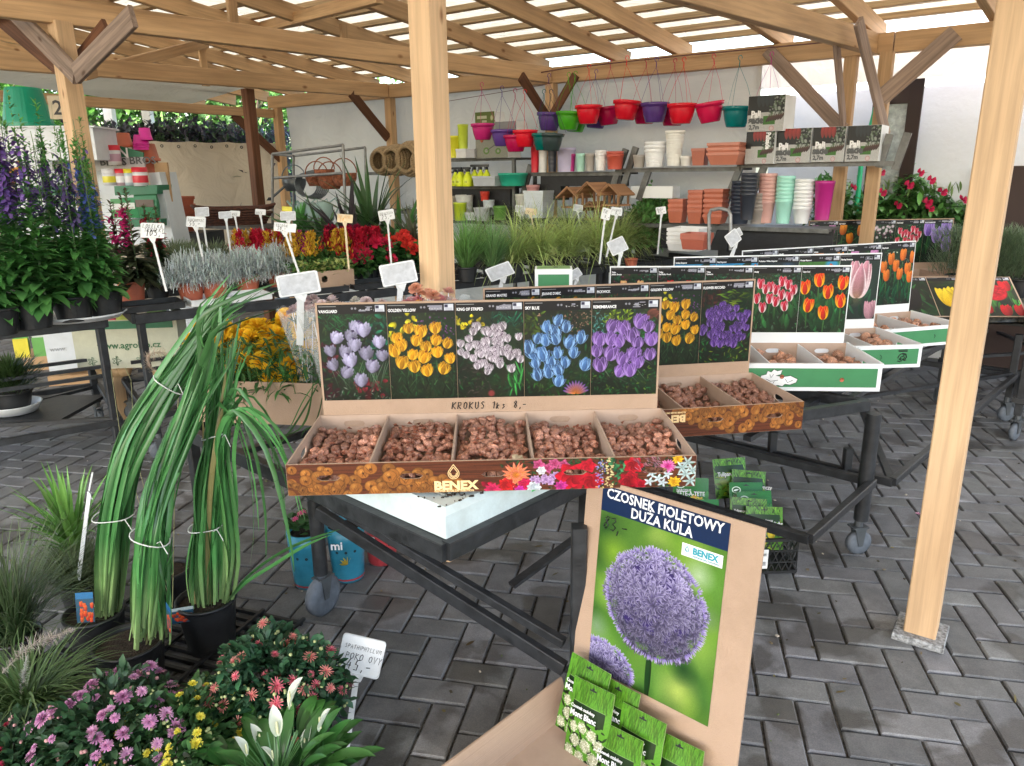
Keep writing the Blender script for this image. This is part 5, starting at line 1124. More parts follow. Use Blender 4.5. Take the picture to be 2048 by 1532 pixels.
kB = tied(pB, .105, .19, [([qa(285, 1270, YB), qa(292, 1170, YB), qa(300, 1075, YB), qa(318, 985, YB+.05), qa(348, 900, YB+.1), qa(388, 800, YB+.15), qa(430, 700, YB+.2)], 80, [.036, .048, .042, .042, .042, .06], .015, 5), ([qa(322, 1275, YB), qa(325, 1180, YB), qa(318, 1120, YB), qa(330, 1050, YB)], 10, [.02, .03, .03, .03], .012, 8)],
          'tied strap leaved plant in the foremost black pot with a blade bent over the rim', [(qa(300, 1075, YB), .055, -.35)])
kC = tied(pC, .10, .19, [([qa(415, 1225, YC), qa(410, 1140, YC), qa(412, 1050, YC), qa(418, 950, YC), qa(430, 870, YC), qa(440, 760, YC+.03), qa(435, 660, YC+.06)], 85, [.04, .05, .044, .05, .036, .055, .14], .0155, 11),
                         ([qa(450, 1225, YC), qa(468, 1120, YC), qa(455, 1000, YC), qa(440, 880, YC), qa(470, 800, YC), qa(520, 880, YC), qa(548, 1010, YC), qa(550, 1120, YC)], 9, [.03, .03, .03, .03, .05, .09, .12, .13], .014, 12),
                         ([qa(455, 1225, YC), qa(455, 1050, YC), qa(440, 900, YC-.02), qa(480, 820, YC-.05), qa(560, 900, YC-.08), qa(610, 1060, YC-.1), qa(625, 1160, YC-.1)], 6, [.02, .02, .02, .02, .04, .06, .08], .016, 19),
                         ([qa(450, 1215, YC), qa(500, 1150, YC-.05), qa(590, 1090, YC-.1), qa(700, 1045, YC-.15)], 2, [.0, .01, .02, .03], .014, 14)],
          'tied strap leaved plant in the right black pot, blades spilling over to the right', [(qa(412, 1052, YC), .058, .1), (qa(432, 868, YC), .045, .3)])
# loose blades leaning out of A
V = bundle([qa(330, 900, YA)-pA, qa(380, 850, YA)-pA, qa(420, 700, YA)-pA, qa(440, 620, YA)-pA, qa(560, 560, YA+.1)-pA], 12, [.02, .03, .05, .08, .12], .013, DG, (.07, .2, .06), seed=31); leafobj(kA, V, GLOSSY, 'loose_blades')
V = bundle([qa(215, 1290, YB)-pB, qa(170, 1320, YB)-pB, qa(100, 1350, YB-.05)-pB, qa(20, 1420, YB-.1)-pB], 1, [.0, .0, .0, .0], .013, (.2, .36, .1), (.2, .36, .1), seed=33); leafobj(kB, V, GLOSSY, 'loose_blades')
def care_card(parent, p, w, h, rz, tilt, top, label='picture_label', red=True):
    c = Cv(60, 84, (.12, .3, .4)); c.rect(0, 0, 60, 18, top)
    for i in range(14): tulip(c, rnd.uniform(5, 55), rnd.uniform(30, 80), 15, (.85, .12, .08) if red else (.3, .55, .2), tip=(.95, .45, .2), stem=False)
    c.noise(.08, 2); k = 'print_card_%d' % len(bpy.data.images); M = TRS(p)@RZ(rz)@RX(tilt)
    return uvquad(label, M@Vector((-w/2, 0, 0)), M@Vector((w/2, 0, 0)), M@Vector((w/2, 0, h)), M@Vector((-w/2, 0, h)), print_mat(k, c, .3), parent)
care_card(kA, qa(172, 1245, YA-.1)-pA, .055, .10, .1, -.2, (.1, .4, .6)); care_card(kB, qa(338, 1262, YB-.07)-pB, .05, .085, -.9, -.1, (.1, .35, .6)); care_card(kC, qa(365, 1245, YC-.1)-pC+Vector((0, 0, .0)), .07, .05, .3, -.7, (.75, .8, .8))
# --- empty pot behind
pe = P(345, 1215, 0); t = plant('plant_pot', pe, 'dark empty nursery pot with soil behind the tied plants', 'pot'); pot(t, .085, .17)
# --- black grid tray on the ground beneath the pots
gt = empty('grid_tray', P(300, 1330, 0), radians(-20), 'black plastic grid tray on the ground under the tied plants', 'tray'); 
for k in range(17): MB().box((0, -.36+k*.045, .012), (.72, .012, .014)).build('slat', BLACK_PL, gt)
for k in range(5): MB().box((-.36+k*.18, 0, .0245), (.012, .75, .010)).build('cross_slat', BLACK_PL, gt)

# --- chrysanthemums
def mum_head(name, r, cA, cB, n=22, layers=4, cup=.2, w=.22):
    parts = []; R = np.random.RandomState(len(name)+n)
    for l in range(layers):
        f = 1-l/layers*.7; k = max(7, int(n*f)); az = np.arange(k)*2*pi/k+R.rand(k)*.25; el = cup+l*.36
        parts.append(strips(np.zeros((k, 3))+[0, 0, .002*l], az, el+R.rand(k)*.15, r*f*(.9+.2*R.rand(k)), r*w*(.9+.2*R.rand(k)), .35, 3, 'petal', jit(cA, k, .2, R), jit(cB, k, .15, R), fold=.25))
    return npmesh(name, parts, PETAL)
def mound_foliage(r, h, n, L, col, tipcol, seed, W=.5, z0=0.0, seg=3, prof='leaf'):
    R = np.random.RandomState(seed); az = R.rand(n)*2*pi; ph = np.arccos(1-R.rand(n)*.98); q = .55+.45*R.rand(n)**.5
    lump = 1+.12*np.sin(az*3+seed)+.10*np.sin(az*5+ph*4+seed*2)
    x = r*q*lump*np.sin(ph)*np.cos(az); y = r*q*lump*np.sin(ph)*np.sin(az); z = z0+h*q*lump*np.cos(ph)
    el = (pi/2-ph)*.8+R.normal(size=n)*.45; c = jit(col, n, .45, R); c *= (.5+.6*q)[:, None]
    return strips(np.stack([x, y, z], 1), az+R.normal(size=n)*.8, el, L*(.6+.8*R.rand(n)), L*W*(.7+.6*R.rand(n)), R.rand(n)*1.2, seg, prof, c, c*np.array(tipcol), fold=.3, roll=R.normal(size=n)*.5)
def mum(loc, r, h, z0, col, heads, n, hr, label, buds=0, budm=None, potr=.10, seed=0, leafc=(.035, .085, .04), potm=None, dens=1.0, focus=None):
    t = plant('chrysanthemum', loc, label, 'flowering plant'); pot(t, potr, z0+.02, potm)
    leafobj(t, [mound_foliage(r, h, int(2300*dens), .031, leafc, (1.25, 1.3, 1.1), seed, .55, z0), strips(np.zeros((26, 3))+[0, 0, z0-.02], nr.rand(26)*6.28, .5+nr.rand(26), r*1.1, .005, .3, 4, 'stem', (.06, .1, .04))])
    R = random.Random(seed); k = 0; tries = 0; pts = []
    while k < n and tries < 4000:
        tries += 1; az = R.random()*2*pi; ph = math.acos(1-R.random()*.93)
        if focus and abs((az-focus[0]+pi) % (2*pi)-pi) > focus[1] and ph > .35: continue
        lump = 1+.12*sin(az*3+seed)+.10*sin(az*5+ph*4+seed*2)
        p = Vector((r*lump*sin(ph)*cos(az), r*lump*sin(ph)*sin(az), z0+h*lump*cos(ph)))*1.0
        if any((p-q).length < hr*1.25 for q in pts): continue
        pts.append(p); nrm = Vector((sin(ph)*cos(az), sin(ph)*sin(az), cos(ph)+.35)).normalized()+Vector((R.uniform(-.3, .3), R.uniform(-.3, .3)-.25, R.uniform(-.1, .3)))
        q = nrm.to_track_quat('Z', 'Y').to_euler(); obj('flower', R.choice(heads), t, p+Vector((0, 0, .004)), q, R.uniform(.5, 1.15)); k += 1
    if buds:
        mb = MB()
        for i in range(buds):
            az = R.random()*2*pi; ph = math.acos(1-R.random()*.95); lump = 1+.12*sin(az*3+seed)+.10*sin(az*5+ph*4+seed*2); s = R.uniform(.003, .006)
            p = Vector((r*lump*sin(ph)*cos(az)*1.02, r*lump*sin(ph)*sin(az)*1.02, z0+h*lump*cos(ph)*1.03)); mb.lathe([(.001, -s), (s, -s*.3), (s*.9, s*.6), (.001, s)], 7, p)
        o = mb.build('buds', budm, t); o['kind'] = 'stuff'
    return t
HP = [mum_head('flower_purple', .021, (.45, .14, .34), (.72, .36, .60)), mum_head('flower_pink', .019, (.55, .2, .42), (.78, .45, .66), 18, 3)]
HY = [mum_head('flower_yellow', .015, (.75, .62, .04), (.85, .76, .12), 16, 3, .5, .3)]
HR = [mum_head('flower_red', .021, (.50, .04, .10), (.75, .22, .26), 14, 3, .3, .16), mum_head('flower_salmon', .020, (.6, .1, .12), (.8, .36, .30), 14, 2, .2, .16)]
HDK = [mum_head('flower_crimson', .013, (.32, .01, .04), (.5, .04, .1), 14, 3, .5)]
BUDG = mat('bud', (.45, .5, .22), .6, bump=0, var=.3); BUDP = mat('pink_bud', (.5, .25, .25), .6, bump=0, var=.4)
m1 = P(255, 1590, 0); mum(m1, .20, .20, .12, None, HP, 100, .021, 'chrysanthemum with pinkish purple flowers in the lower left corner area', 60, BUDP, seed=3, dens=.8)
m2 = P(390, 1580, 0); mum(m2, .19, .17, .11, None, HY, 80, .014, 'chrysanthemum with small yellow flowers and buds between the purple one and the peace lily', 110, BUDG, seed=5, leafc=(.035, .09, .03))
m3 = P(555, 1480, 0); mum(m3, .195, .19, .13, None, HR, 70, .022, 'chrysanthemum with sparse coral red spidery flowers, a terracotta pot beneath', 120, BUDG, seed=8, leafc=(.03, .085, .045), potm=TERRA, dens=1.2)
m4 = P(45, 1625, 0); mum(m4, .17, .13, .11, None, HDK, 44, .013, 'small dark crimson chrysanthemum cut by the lower left corner of the picture', 90, BUDP, seed=9)
# --- peace lily
sp_ = P(565, 1665, 0); t = plant('peace_lily', sp_, 'peace lily with white spathes and pointed glossy leaves at the bottom edge', 'potted plant'); pot(t, .085, .15)
R = np.random.RandomState(5); n = 95; az = R.rand(n)*6.28; el = .75+.6*R.rand(n); c = jit((.04, .13, .03), n, .35, R); r0 = .05+.10*R.rand(n)
leafobj(t, [strips(np.stack([np.cos(az)*r0, np.sin(az)*r0, .13+.06*R.rand(n)], 1), az, el, .105+.05*R.rand(n), .030+.016*R.rand(n), .9+.7*R.rand(n), 7, 'leaf', c, c*1.25, fold=.35), strips(np.zeros((60, 3))+[0, 0, .13], az[:60], el[:60], .14, .006, .3, 4, 'stem', (.08, .2, .06))], GLOSSY)
for i, (px, py, s, rz) in enumerate([(580, 1395, 1.0, .4), (555, 1450, .9, 2.0), (520, 1470, .75, 2.6), (493, 1490, .7, 3.0), (640, 1440, .85, .0), (610, 1480, .8, 1.0), (545, 1500, .6, 3.4), (375, 1520, .8, 2.6), (660, 1500, .6, .2)]):
    p = PY(px, py+22, sp_.y-.02+.05*(i % 3))-sp_; R = np.random.RandomState(i)
    o = obj('spathe', npmesh('spathe', [strips([p], [rz], [1.25], .085*s, .036*s, .25, 8, 'leaf', (.62, .70, .52), (.78, .80, .74), fold=.7), strips([p-Vector((0, 0, .10))], [rz], [1.5], .10, .006, 0, 3, 'stem', (.1, .25, .08))], PETAL), t)
    MB().lathe([(.0035*s, 0), (.004*s, .02*s), (.003*s, .036*s), (.0005, .04*s)], 7, p+Vector((.002, 0, .008))).build('spadix', mat('spadix', (.6, .6, .35), .7), o)
# --- grasses at the left
def grass(loc, n, L, W, cb, ct, label, droop=1.2, el0=1.35, spread=.03, pr=.08, ph=.15, seed=0, potm=None, name='ornamental_grass', cat='grass plant', group=None, elv=.35, seg=6, nopot=False):
    t = plant(name, loc, label, cat, group); R = np.random.RandomState(seed)
    if not nopot: pot(t, pr, ph, potm)
    az = R.rand(n)*2*pi; r0 = spread*R.rand(n); c0 = jit(cb, n, .35, R); c1 = jit(ct, n, .35, R)
    leafobj(t, strips(np.stack([np.cos(az)*r0, np.sin(az)*r0, np.full(n, ph-.015)], 1), az, el0+R.normal(size=n)*elv*.6, L*(.55+.5*R.rand(n)), W*(.7+.6*R.rand(n)), droop*(.5+R.rand(n)), seg, 'blade', c0, c1, fold=.2, twist=R.normal(size=n)*.4)); return t
g1 = grass(P(45, 1345, 0), 520, .48, .0042, (.04, .08, .03), (.11, .15, .07), 'fine dark fountain grass in the left foreground reaching up along the picture edge', 1.0, 1.3, .05, seed=3, elv=.5)
g2 = grass(P(70, 1490, 0), 420, .34, .006, (.05, .11, .03), (.16, .24, .10), 'arching green grass at the left edge with a pale feathery plume', 1.9, 1.1, .05, seed=4, elv=.5, ph=.13)
g5 = grass(P(170, 1215, 0), 600, .26, .004, (.04, .07, .03), (.13, .17, .08), 'fine haze-like small grass behind the left tied plant', 1.0, 1.2, .08, seed=14, elv=.6, ph=.12)
def plume(parent, pts, r, col, name='plume', n=420, seed=1):
    R = np.random.RandomState(seed); tt = R.rand(n); p = along(pts, tt); d = along(pts, np.clip(tt+.05, 0, 1))-along(pts, np.clip(tt-.05, 0, 1)); az = np.arctan2(d[:, 1], d[:, 0])+R.normal(size=n)*.8; el = np.arcsin(np.clip(d[:, 2]/(np.linalg.norm(d, axis=1)+1e-6), -1, 1))+R.normal(size=n)*.8
    o = obj(name, npmesh(name, [strips(p, az, el, r*(.7+.6*R.rand(n))*np.sin(pi*np.clip(tt*.9+.08, 0, 1)), .0016, .3, 2, 'stem', jit(col, n, .2, R))], PETAL), parent); o['kind'] = 'stuff'; return o
o_ = Vector(g2.location); plume(g2, [qa(5, 1345, g2.location.y)-o_, qa(50, 1300, g2.location.y)-o_, qa(100, 1275, g2.location.y)-o_, qa(150, 1258, g2.location.y)-o_], .028, (.62, .55, .50))
plume(g2, [qa(40, 1400, g2.location.y)-o_, qa(48, 1350, g2.location.y)-o_, qa(55, 1310, g2.location.y)-o_], .014, (.6, .6, .55), seed=3)
g3 = plant('hosta_plant', P(165, 1195, 0), 'light green broad leaved plant beside the white sign at left'); pot(g3, .08, .14); R = np.random.RandomState(6); n = 70; az = R.rand(n)*6.28
leafobj(g3, strips(np.zeros((n, 3))+[0, 0, .13], az, 1.35+.25*R.rand(n), .30+.15*R.rand(n), .022+.01*R.rand(n), 1.3*R.rand(n), 7, 'blade', jit((.12, .25, .05), n, .3, R), jit((.16, .36, .08), n, .3, R), fold=.4), GLOSSY)

# ------------------------------------------------------------------ name cards on stakes
def sign(px, py, w, h, stake, Y=None, z=None, yaw=0.0, tilt=.35, roll=0.0, lines=(), label='', m=None, group=None, base=None, stakew=.012, lean=0.0, ink=None, lh=.30, face=None):
    """a framed card whose centre shows at (px, py)"""
    c = PY(px, py, Y) if Y is not None else P(px, py, z); t = empty('price_sign', c, 0, label, 'plant sign', group); m = m or WHITE_PL
    M = RZ(yaw)@RX(-tilt)@RY(roll); pl = 'card'
    r = min(w, h)*.09; pts = []
    for cx, cz, a0 in ((w/2-r, h/2-r, 0), (-w/2+r, h/2-r, pi/2), (-w/2+r, -h/2+r, pi), (w/2-r, -h/2+r, 1.5*pi)):
        pts += [(cx+r*cos(a0+k*pi/6), cz+r*sin(a0+k*pi/6)) for k in range(4)]
    cd = MB().prism(pts, -.0015, .0015, M=M@RX(pi/2)).build('card', m, t)
    mb = MB(); mb.tube([M@Vector((x*.965, -.0025, z_*.965)) for x, z_ in pts+[pts[0]]], .0016, 4, cap=False); mb.build('card_edge', m, cd)
    if face: MB().prism([(x*.9, y*.86) for x, y in pts], .0016, .002, M=M@RX(pi/2)).build('card_face', face, cd)
    b = M@Vector((0, .001, -h/2+.003)); bt = Vector((lean, 0, -stake)) if base is None else Vector(base)-c
    MB().beam(b, bt, stakew, .004, up=(0, 1, 0)).build('stake', m, t); MB().add([M@Vector((-w*.16, 0, -h/2)), M@Vector((w*.16, 0, -h/2)), b+Vector((stakew*.5, 0, -.03)), b+Vector((-stakew*.5, 0, -.03))], [(0, 1, 2, 3)]).build('stake_neck', m, t)
    for i, s in enumerate(lines):
        hh = h*lh*(1 if i < len(lines)-1 else 1.4); wd = sum((.36 if ch in ',1I' else .72) for ch in s)*hh; sc = min(1, w*.85/max(wd, 1e-3)); hh2 = hh*sc
        hand(s, hh2, max(.0006, hh2*.045), ink or INK, cd, M@TRS((-w*.40+i*w*.06, -.0035, h*.42-(i+1)*h*.8/len(lines)+.0*h)), adv=.72)
    return t
GREYCARD = mat('washed_card', (.50, .52, .56), .5, var=.15, scale=40); CREAMY = mat('cream_plastic', (.75, .62, .42), .4); YEL = mat('yellow_card', (.75, .68, .08), .5)
sign(722, 1312, .135, .12, .22, Y=1.98, yaw=.0, tilt=.25, roll=.24, lines=('SPATHIPHYLLUM', 'POKOJOVY', '45,-'), label='white price card reading 45,- on a stake beside the peace lily', base=P(690, 1520, .02), stakew=.017, lh=.19)
sign(182, 966, .09, .07, .4, Y=2.55, yaw=-1.15, tilt=.3, roll=-.5, lines=('KNIFOFIE', '85,-'), label='white card turned edge-on, on a tall stake behind the left tied plant', base=P(170, 1230, .0)+Vector((0, 0, .15)), stakew=.014)
ysn = 2.2
sign(597, 568, .150, .085, .2, Y=2.75, yaw=.25, tilt=.5, roll=-.12, label='blank washed grey card standing in the marigolds', face=GREYCARD, base=PY(600, 690, 2.78), stakew=.026)
sign(797, 547, .135, .085, .2, Y=2.85, yaw=.2, tilt=.4, roll=-.15, label='blank grey card behind the VANGUARD poster, before the begonias', face=GREYCARD, base=PY(795, 660, 2.86), stakew=.022)
sign(1000, 543, .135, .07, .2, Y=3.6, yaw=.35, tilt=.6, roll=-.3, label='blank grey card behind the GRAND MAITRE poster', face=GREYCARD, base=PY(985, 640, 3.62), stakew=.018)
sign(1235, 492, .105, .08, .2, Y=4.0, yaw=.3, tilt=.4, roll=-.35, label='blank grey card above the Johann Strauss poster', face=GREYCARD, base=PY(1228, 600, 4.02), stakew=.015)
sign(1150, 548, .08, .05, .2, Y=4.2, yaw=.4, tilt=.5, roll=-.4, label='blank grey card half hidden behind the small green box', face=GREYCARD, base=PY(1130, 640, 4.22), stakew=.014)
sign(1466, 476, .11, .08, .2, Y=4.5, yaw=.5, tilt=.4, roll=-.45, label='tilted grey card behind the pale tulip boards', face=GREYCARD, base=PY(1440, 560, 4.5), stakew=.012)
sign(1475, 466, .07, .05, .2, Y=4.7, yaw=.5, tilt=.4, roll=-.35, label='upper one of the two tilted grey cards behind the tulip boards', face=GREYCARD, base=PY(1450, 560, 4.7), stakew=.012)

# ------------------------------------------------------------------ marigolds in a carton, left of the KROKUS carton
mg = PY(545, 860, 2.80); mgz = .665; mt = empty('marigold_carton', (mg.x-.02, 2.98, mgz), radians(-8), 'open brown carton holding the marigolds, left of the KROKUS carton', 'carton')
mb = MB(); slot_wall(mb, TRS((-.29, -.20, 0)), .58, .17, .005, []); mb.build('front_wall', CARD, mt)
mb = MB(); slot_wall(mb, TRS((-.29, .20, 0)), .58, .17, .005, []); mb.build('back_wall', CARD, mt)
for s in (-1, 1): mb = MB(); slot_wall(mb, TRS((s*.287, -.195, 0))@RZ(pi/2), .395, .17, .005, [(.2, .12, .04, .014)]); mb.build('side_wall', CARD, mt)
MB().box((0, 0, .003), (.57, .39, .004)).build('base', CARD, mt)
marh = []
for s in range(3):
    parts = []; R = np.random.RandomState(40+s); r = .032
    for l in range(7):
        k = 16-l; az = np.arange(k)*6.283/k+R.rand(k)*.4; el = -.15+l*.25
        parts.append(strips(np.zeros((k, 3))+[0, 0, .0025*l], az, el+R.rand(k)*.2, r*(1-.07*l), r*.42, -.2+R.rand(k)*.9, 3, 'fan', jit((.86, .42, .01), k, .15, R), jit((.98, .66, .04), k, .12, R), fold=.5, roll=R.normal(size=k)*.3))
    marh.append(npmesh('marigold_flower', parts, PETAL))
mp_ = plant('marigold_plants', Vector(mt.location)+Vector((0, 0, .01)), 'bushy orange marigolds growing out of the brown carton', 'marigold'); n = 1500; R = np.random.RandomState(8)
x = R.uniform(-.31, .32, n); y = R.uniform(-.25, .22, n); z = .12+R.rand(n)*.20*(1-((x/.4)**2))
c = jit((.04, .12, .03), n, .4, R)
leafobj(mp_, [strips(np.stack([x, y, z], 1), R.rand(n)*6.28, R.normal(size=n)*.5+.2, .05+.03*R.rand(n), .010+.006*R.rand(n), R.rand(n)*1.2, 3, 'leaf', c, c*1.4, fold=.3), strips(np.stack([x[:300], y[:300]*.8, z[:300]*0+.06], 1), R.rand(300)*6.28, 1.2, .22, .004, .3, 4, 'stem', (.08, .18, .05))])
for px, py, s in [(573, 640, 1.1), (500, 655, .9), (455, 670, 1.2), (505, 672, 1.1), (545, 672, 1.1), (440, 660, .9), (610, 672, 1.0), (480, 690, 1.0), (520, 700, 1.0), (575, 705, 1.1), (545, 700, .9), (600, 700, 1.0), (622, 685, 1.0), (430, 700, .9), (470, 712, .8), (385, 697, .9), (410, 690, .8), (475, 728, 1.1), (505, 728, .9), (544, 750, 1.25), (598, 748, 1.0), (395, 650, .55), (430, 655, .5), (380, 676, .5), (455, 690, 1.0), (530, 655, .9), (620, 655, .9)]:
    yy = 2.98+(700-py)*.0022; p = PY(px, py, yy); obj('flower', rnd.choice(marh), mp_, p-Vector(mp_.location), (rnd.uniform(.5, 1.0), rnd.uniform(-.4, .4), rnd.random()*6), s*1.5)
for _ in range(34): yy = rnd.uniform(2.85, 3.1); p = PY(rnd.uniform(400, 625), rnd.uniform(655, 745), yy); obj('flower', rnd.choice(marh), mp_, p-Vector(mp_.location), (rnd.uniform(.4, 1.1), rnd.uniform(-.4, .4), rnd.random()*6), rnd.uniform(1.1, 1.6))
V = bundle([qa(640, 760, 2.7)-mp_.location, qa(600, 850, 2.6)-mp_.location, qa(560, 880, 2.5)-mp_.location], 4, [.02, .05, .08], .008, (.06, .2, .05), (.08, .22, .06), seed=3); leafobj(mp_, V, LEAF, 'trailing_leaves')
# a pale seed head curling out at the left of the marigolds
sh_ = plant('foxtail_grass', P(345, 1215, .17), 'thin grass with a curled pale seed head left of the marigolds', 'grass plant'); L0 = Vector(sh_.location)
plume(sh_, [qa(330, 755, 2.75)-L0, qa(300, 735, 2.7)-L0, qa(300, 712, 2.7)-L0, qa(325, 705, 2.72)-L0, qa(352, 712, 2.75)-L0], .026, (.6, .5, .4), n=500, seed=6)
mb = MB(); mb.tube([(0, 0, 0), qa(350, 950, 2.7)-L0, qa(358, 760, 2.75)-L0, qa(352, 712, 2.75)-L0], .0014, 5); mb.tube([(0, 0, 0), qa(245, 900, 2.7)-L0, qa(222, 740, 2.7)-L0], .001, 4); mb.tube([(0, 0, 0), qa(270, 900, 2.7)-L0, qa(262, 760, 2.7)-L0, qa(250, 735, 2.7)-L0], .001, 4); mb.build('stem', mat('dry_stem', (.3, .3, .15), .7), sh_)

# ------------------------------------------------------------------ blue bags beneath the front trolley
def bag(px, py, r, h, lab, extra=None, red=False, txt=None):
    p = P(px, py, 0); t = plant('grow_bag', p, lab, 'bag'); BL = mat('blue_film', (.03, .22, .33), .35, var=.2, scale=8); RD = mat('red_film', (.45, .05, .06), .35)
    mb = MB(); mb.lathe([(.001, 0), (r*.8, 0), (r*.86, .01), (r*.9, h*.3), (r, h*.75), (r*1.03, h), (r*.97, h), (r*.95, h-.02)], 18, smooth=True); mb.build('bag_body', RD if red else BL, t); MB().lathe([(.001, h-.02), (r*.96, h-.02)], 14).build('soil', SOIL, t)
    MB().lathe([(r*.815, .003), (r*.875, .014), (r*.88, .02)], 18).build('red_band', RD, t)
    for a in (-1.9, -1.4, -.9): MB().lathe([(.001, 0), (.006, 0)], 8, (r*.98*cos(a), r*.98*sin(a), h*.6), M=Matrix.Rotation(a, 3, 'Z')@Matrix.Rotation(pi/2, 3, 'Y')).build('drain_hole', INK, t)
    if txt: text(txt, .05, WHITEP, t, TRS((-.045, -r*1.02-.004, h*.68)), bold=.001, name='brand_lettering')
    return t
b1 = bag(622, 1165, .075, .24, 'blue grow bag with pink begonias beside the front caster'); b2 = bag(698, 1152, .075, .24, 'blue grow bag with white letters and a yellow flower print', txt='mi'); b3 = bag(765, 1120, .07, .17, 'low red grow bag with white lettering behind the blue bags', red=True, txt='D')
for k in range(5): obj('yellow_print', npmesh('yellow_print', strips([(.0, 0, 0)], [pi/2*0], [1.2+k*.5], .035, .018, .2, 3, 'leaf', (.8, .6, .1)), PETAL), b2, (.02, -.083, .10), (0, 0, 0))
n = 90; R = np.random.RandomState(3); leafobj(b1, strips(np.stack([R.normal(size=n)*.03, R.normal(size=n)*.03, .24+R.rand(n)*.04], 1), R.rand(n)*6.3, .5+R.rand(n)*.6, .04, .03, .7, 3, 'leaf', jit((.06, .15, .05), n, .3, R)))
for k in range(5): obj('flower', mum_head('flower', .014, (.6, .05, .2), (.8, .15, .35), 10, 2), b1, (rnd.uniform(-.05, .05), rnd.uniform(-.05, .05), .30+rnd.random()*.03), (.5, 0, 0))
# heather on the lower shelf at far left
hp = P(30, 822, .28); t = plant('heather_plant', hp, 'dark green heather in a black pot standing in a white dish at the left edge'); pot(t, .11, .10, loc=(0, 0, .03))
MB().lathe([(.001, 0), (.12, 0), (.145, .045), (.15, .05), (.14, .05), (.12, .01)], 22).build('dish', WHITE_PL, t); R = np.random.RandomState(2); n = 1500; az = R.rand(n)*6.28; q = R.rand(n)
leafobj(t, [strips(np.stack([.13*q*np.cos(az), .13*q*np.sin(az), .12+.14*R.rand(n)], 1), az+R.normal(size=n)*.4, 1.2-.6*q, .06+.07*R.rand(n), .006, .2, 3, 'leaf', jit((.03, .06, .02), n, .4, R), jit((.06, .11, .03), n, .5, R))])
bsf = Vector(t.location); MB().box((bsf.x-.1, bsf.y+.1, .262), (.9, .5, .02)).build('shelf_board', STEEL_BLK, label='dark shelf board under the heather at the left edge', cat='shelf')
# ------------------------------------------------------------------ long table row at the left and middle
ZT = .87; TL0 = Vector((-2.60, 3.76, 0)); TD = Vector((cos(radians(34.4)), sin(radians(34.4)), 0)); TN = Vector((-TD.y, TD.x, 0))
def TL(t, n, z=0.0): return TL0+TD*t+TN*n+Vector((0, 0, z))
for (t0, t1, lab) in ((-1.5, .47, 'long black steel trolley under the tall lobelias at the left'), (.62, 2.4, 'black steel trolley under the silver plants and red begonias'), (2.42, 4.05, 'black steel trolley under the arching grasses'), (4.07, 5.2, 'black steel trolley under the basil green plants')):
    tr = trolley([TL(t0, 0), TL(t1, 0), TL(t1, .95), TL(t0, .95)], ZT-.005, lab, zl=.27, rim=.055, legw=.04, decks=7, legz=.16)
    mb = MB()
    o = Vector(tr.location)
    for i in range(3): mb.beam(TL(t0, .2+.25*i, .5)-o, TL(t1, .2+.25*i, .5)-o, .02, .02)
    mb.build('shelf_rail', STEEL_BLK, tr)
def G2(px, py, dn=0.0): return P(px, py, ZT+.012)
def tray_flat(p, w, d, rz, m, label, h=.035, cat='tray'):
    mb = MB(); mb.box((0, 0, .004), (w*.94, d*.94, .006))
    for s in (-1, 1): mb.box((s*w/2, 0, h/2+.001), (.006, d, h-.002)); mb.box((0, s*d/2, h/2), (w, .006, h))
    mb.box((0, -d/2-.006, h), (w+.02, .014, .005)); return mb.build('plant_tray', m, loc=p, rot=(0, 0, rz), label=label, cat=cat)
# tall lobelias
def lobelia(loc, label, seed, stems, col, H=.85, potm=None, r=.10, lc=(.06, .18, .045), red=False, flow=1.0):
    t = plant('lobelia_plant', loc, label, 'flowering plant', 'tall potted lobelias on the left trolley'); pot(t, r, .13, potm); R = np.random.RandomState(seed); parts = []; fl = []
    for s in range(stems):
        a = R.rand()*6.28; b0 = np.array([cos(a)*r*.95*R.rand(), sin(a)*r*.95*R.rand(), .12]); hh = H*(.7+.35*R.rand()); lean = R.normal(size=2)*.05
        parts.append(strips([b0], [R.rand()*6], [1.5], hh, .008, 0, 5, 'stem', (.10, .17, .07), (.12, .22, .08)))
        n = 100; tt = np.sort(R.rand(n)); p = b0+np.stack([tt*0, tt*0, tt*hh], 1); big = np.clip(1-tt*1.5, .0, 1)
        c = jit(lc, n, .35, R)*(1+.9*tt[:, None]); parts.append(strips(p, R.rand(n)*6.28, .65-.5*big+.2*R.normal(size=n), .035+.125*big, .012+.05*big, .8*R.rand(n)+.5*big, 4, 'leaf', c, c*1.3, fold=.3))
        n = 60; tt = .62+.4*R.rand(n); p = b0+np.stack([tt*0, tt*0, tt*hh], 1); c = jit((.14, .26, .06) if not red else (.12, .05, .04), n, .4, R); parts.append(strips(p, R.rand(n)*6.28, .9+.3*R.normal(size=n), .035*(1.25-tt), .006, -.3, 3, 'leaf', c, c*1.3))
        n = int(120*flow*(R.rand()*1.4)); tt = .45+.38*R.rand(n); p = b0+np.stack([tt*0, tt*0, tt*hh], 1)+R.normal(size=(n, 3))*.008; c = jit(col, n, .4, R); fl.append(strips(p, R.rand(n)*6.28, .2+.5*R.normal(size=n), .036+.02*R.rand(n), .018, .8, 3, 'petal', c*.8, c*1.2))
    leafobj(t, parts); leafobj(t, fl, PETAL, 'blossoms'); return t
PUR = (.21, .12, .40); DPU = (.15, .11, .28)
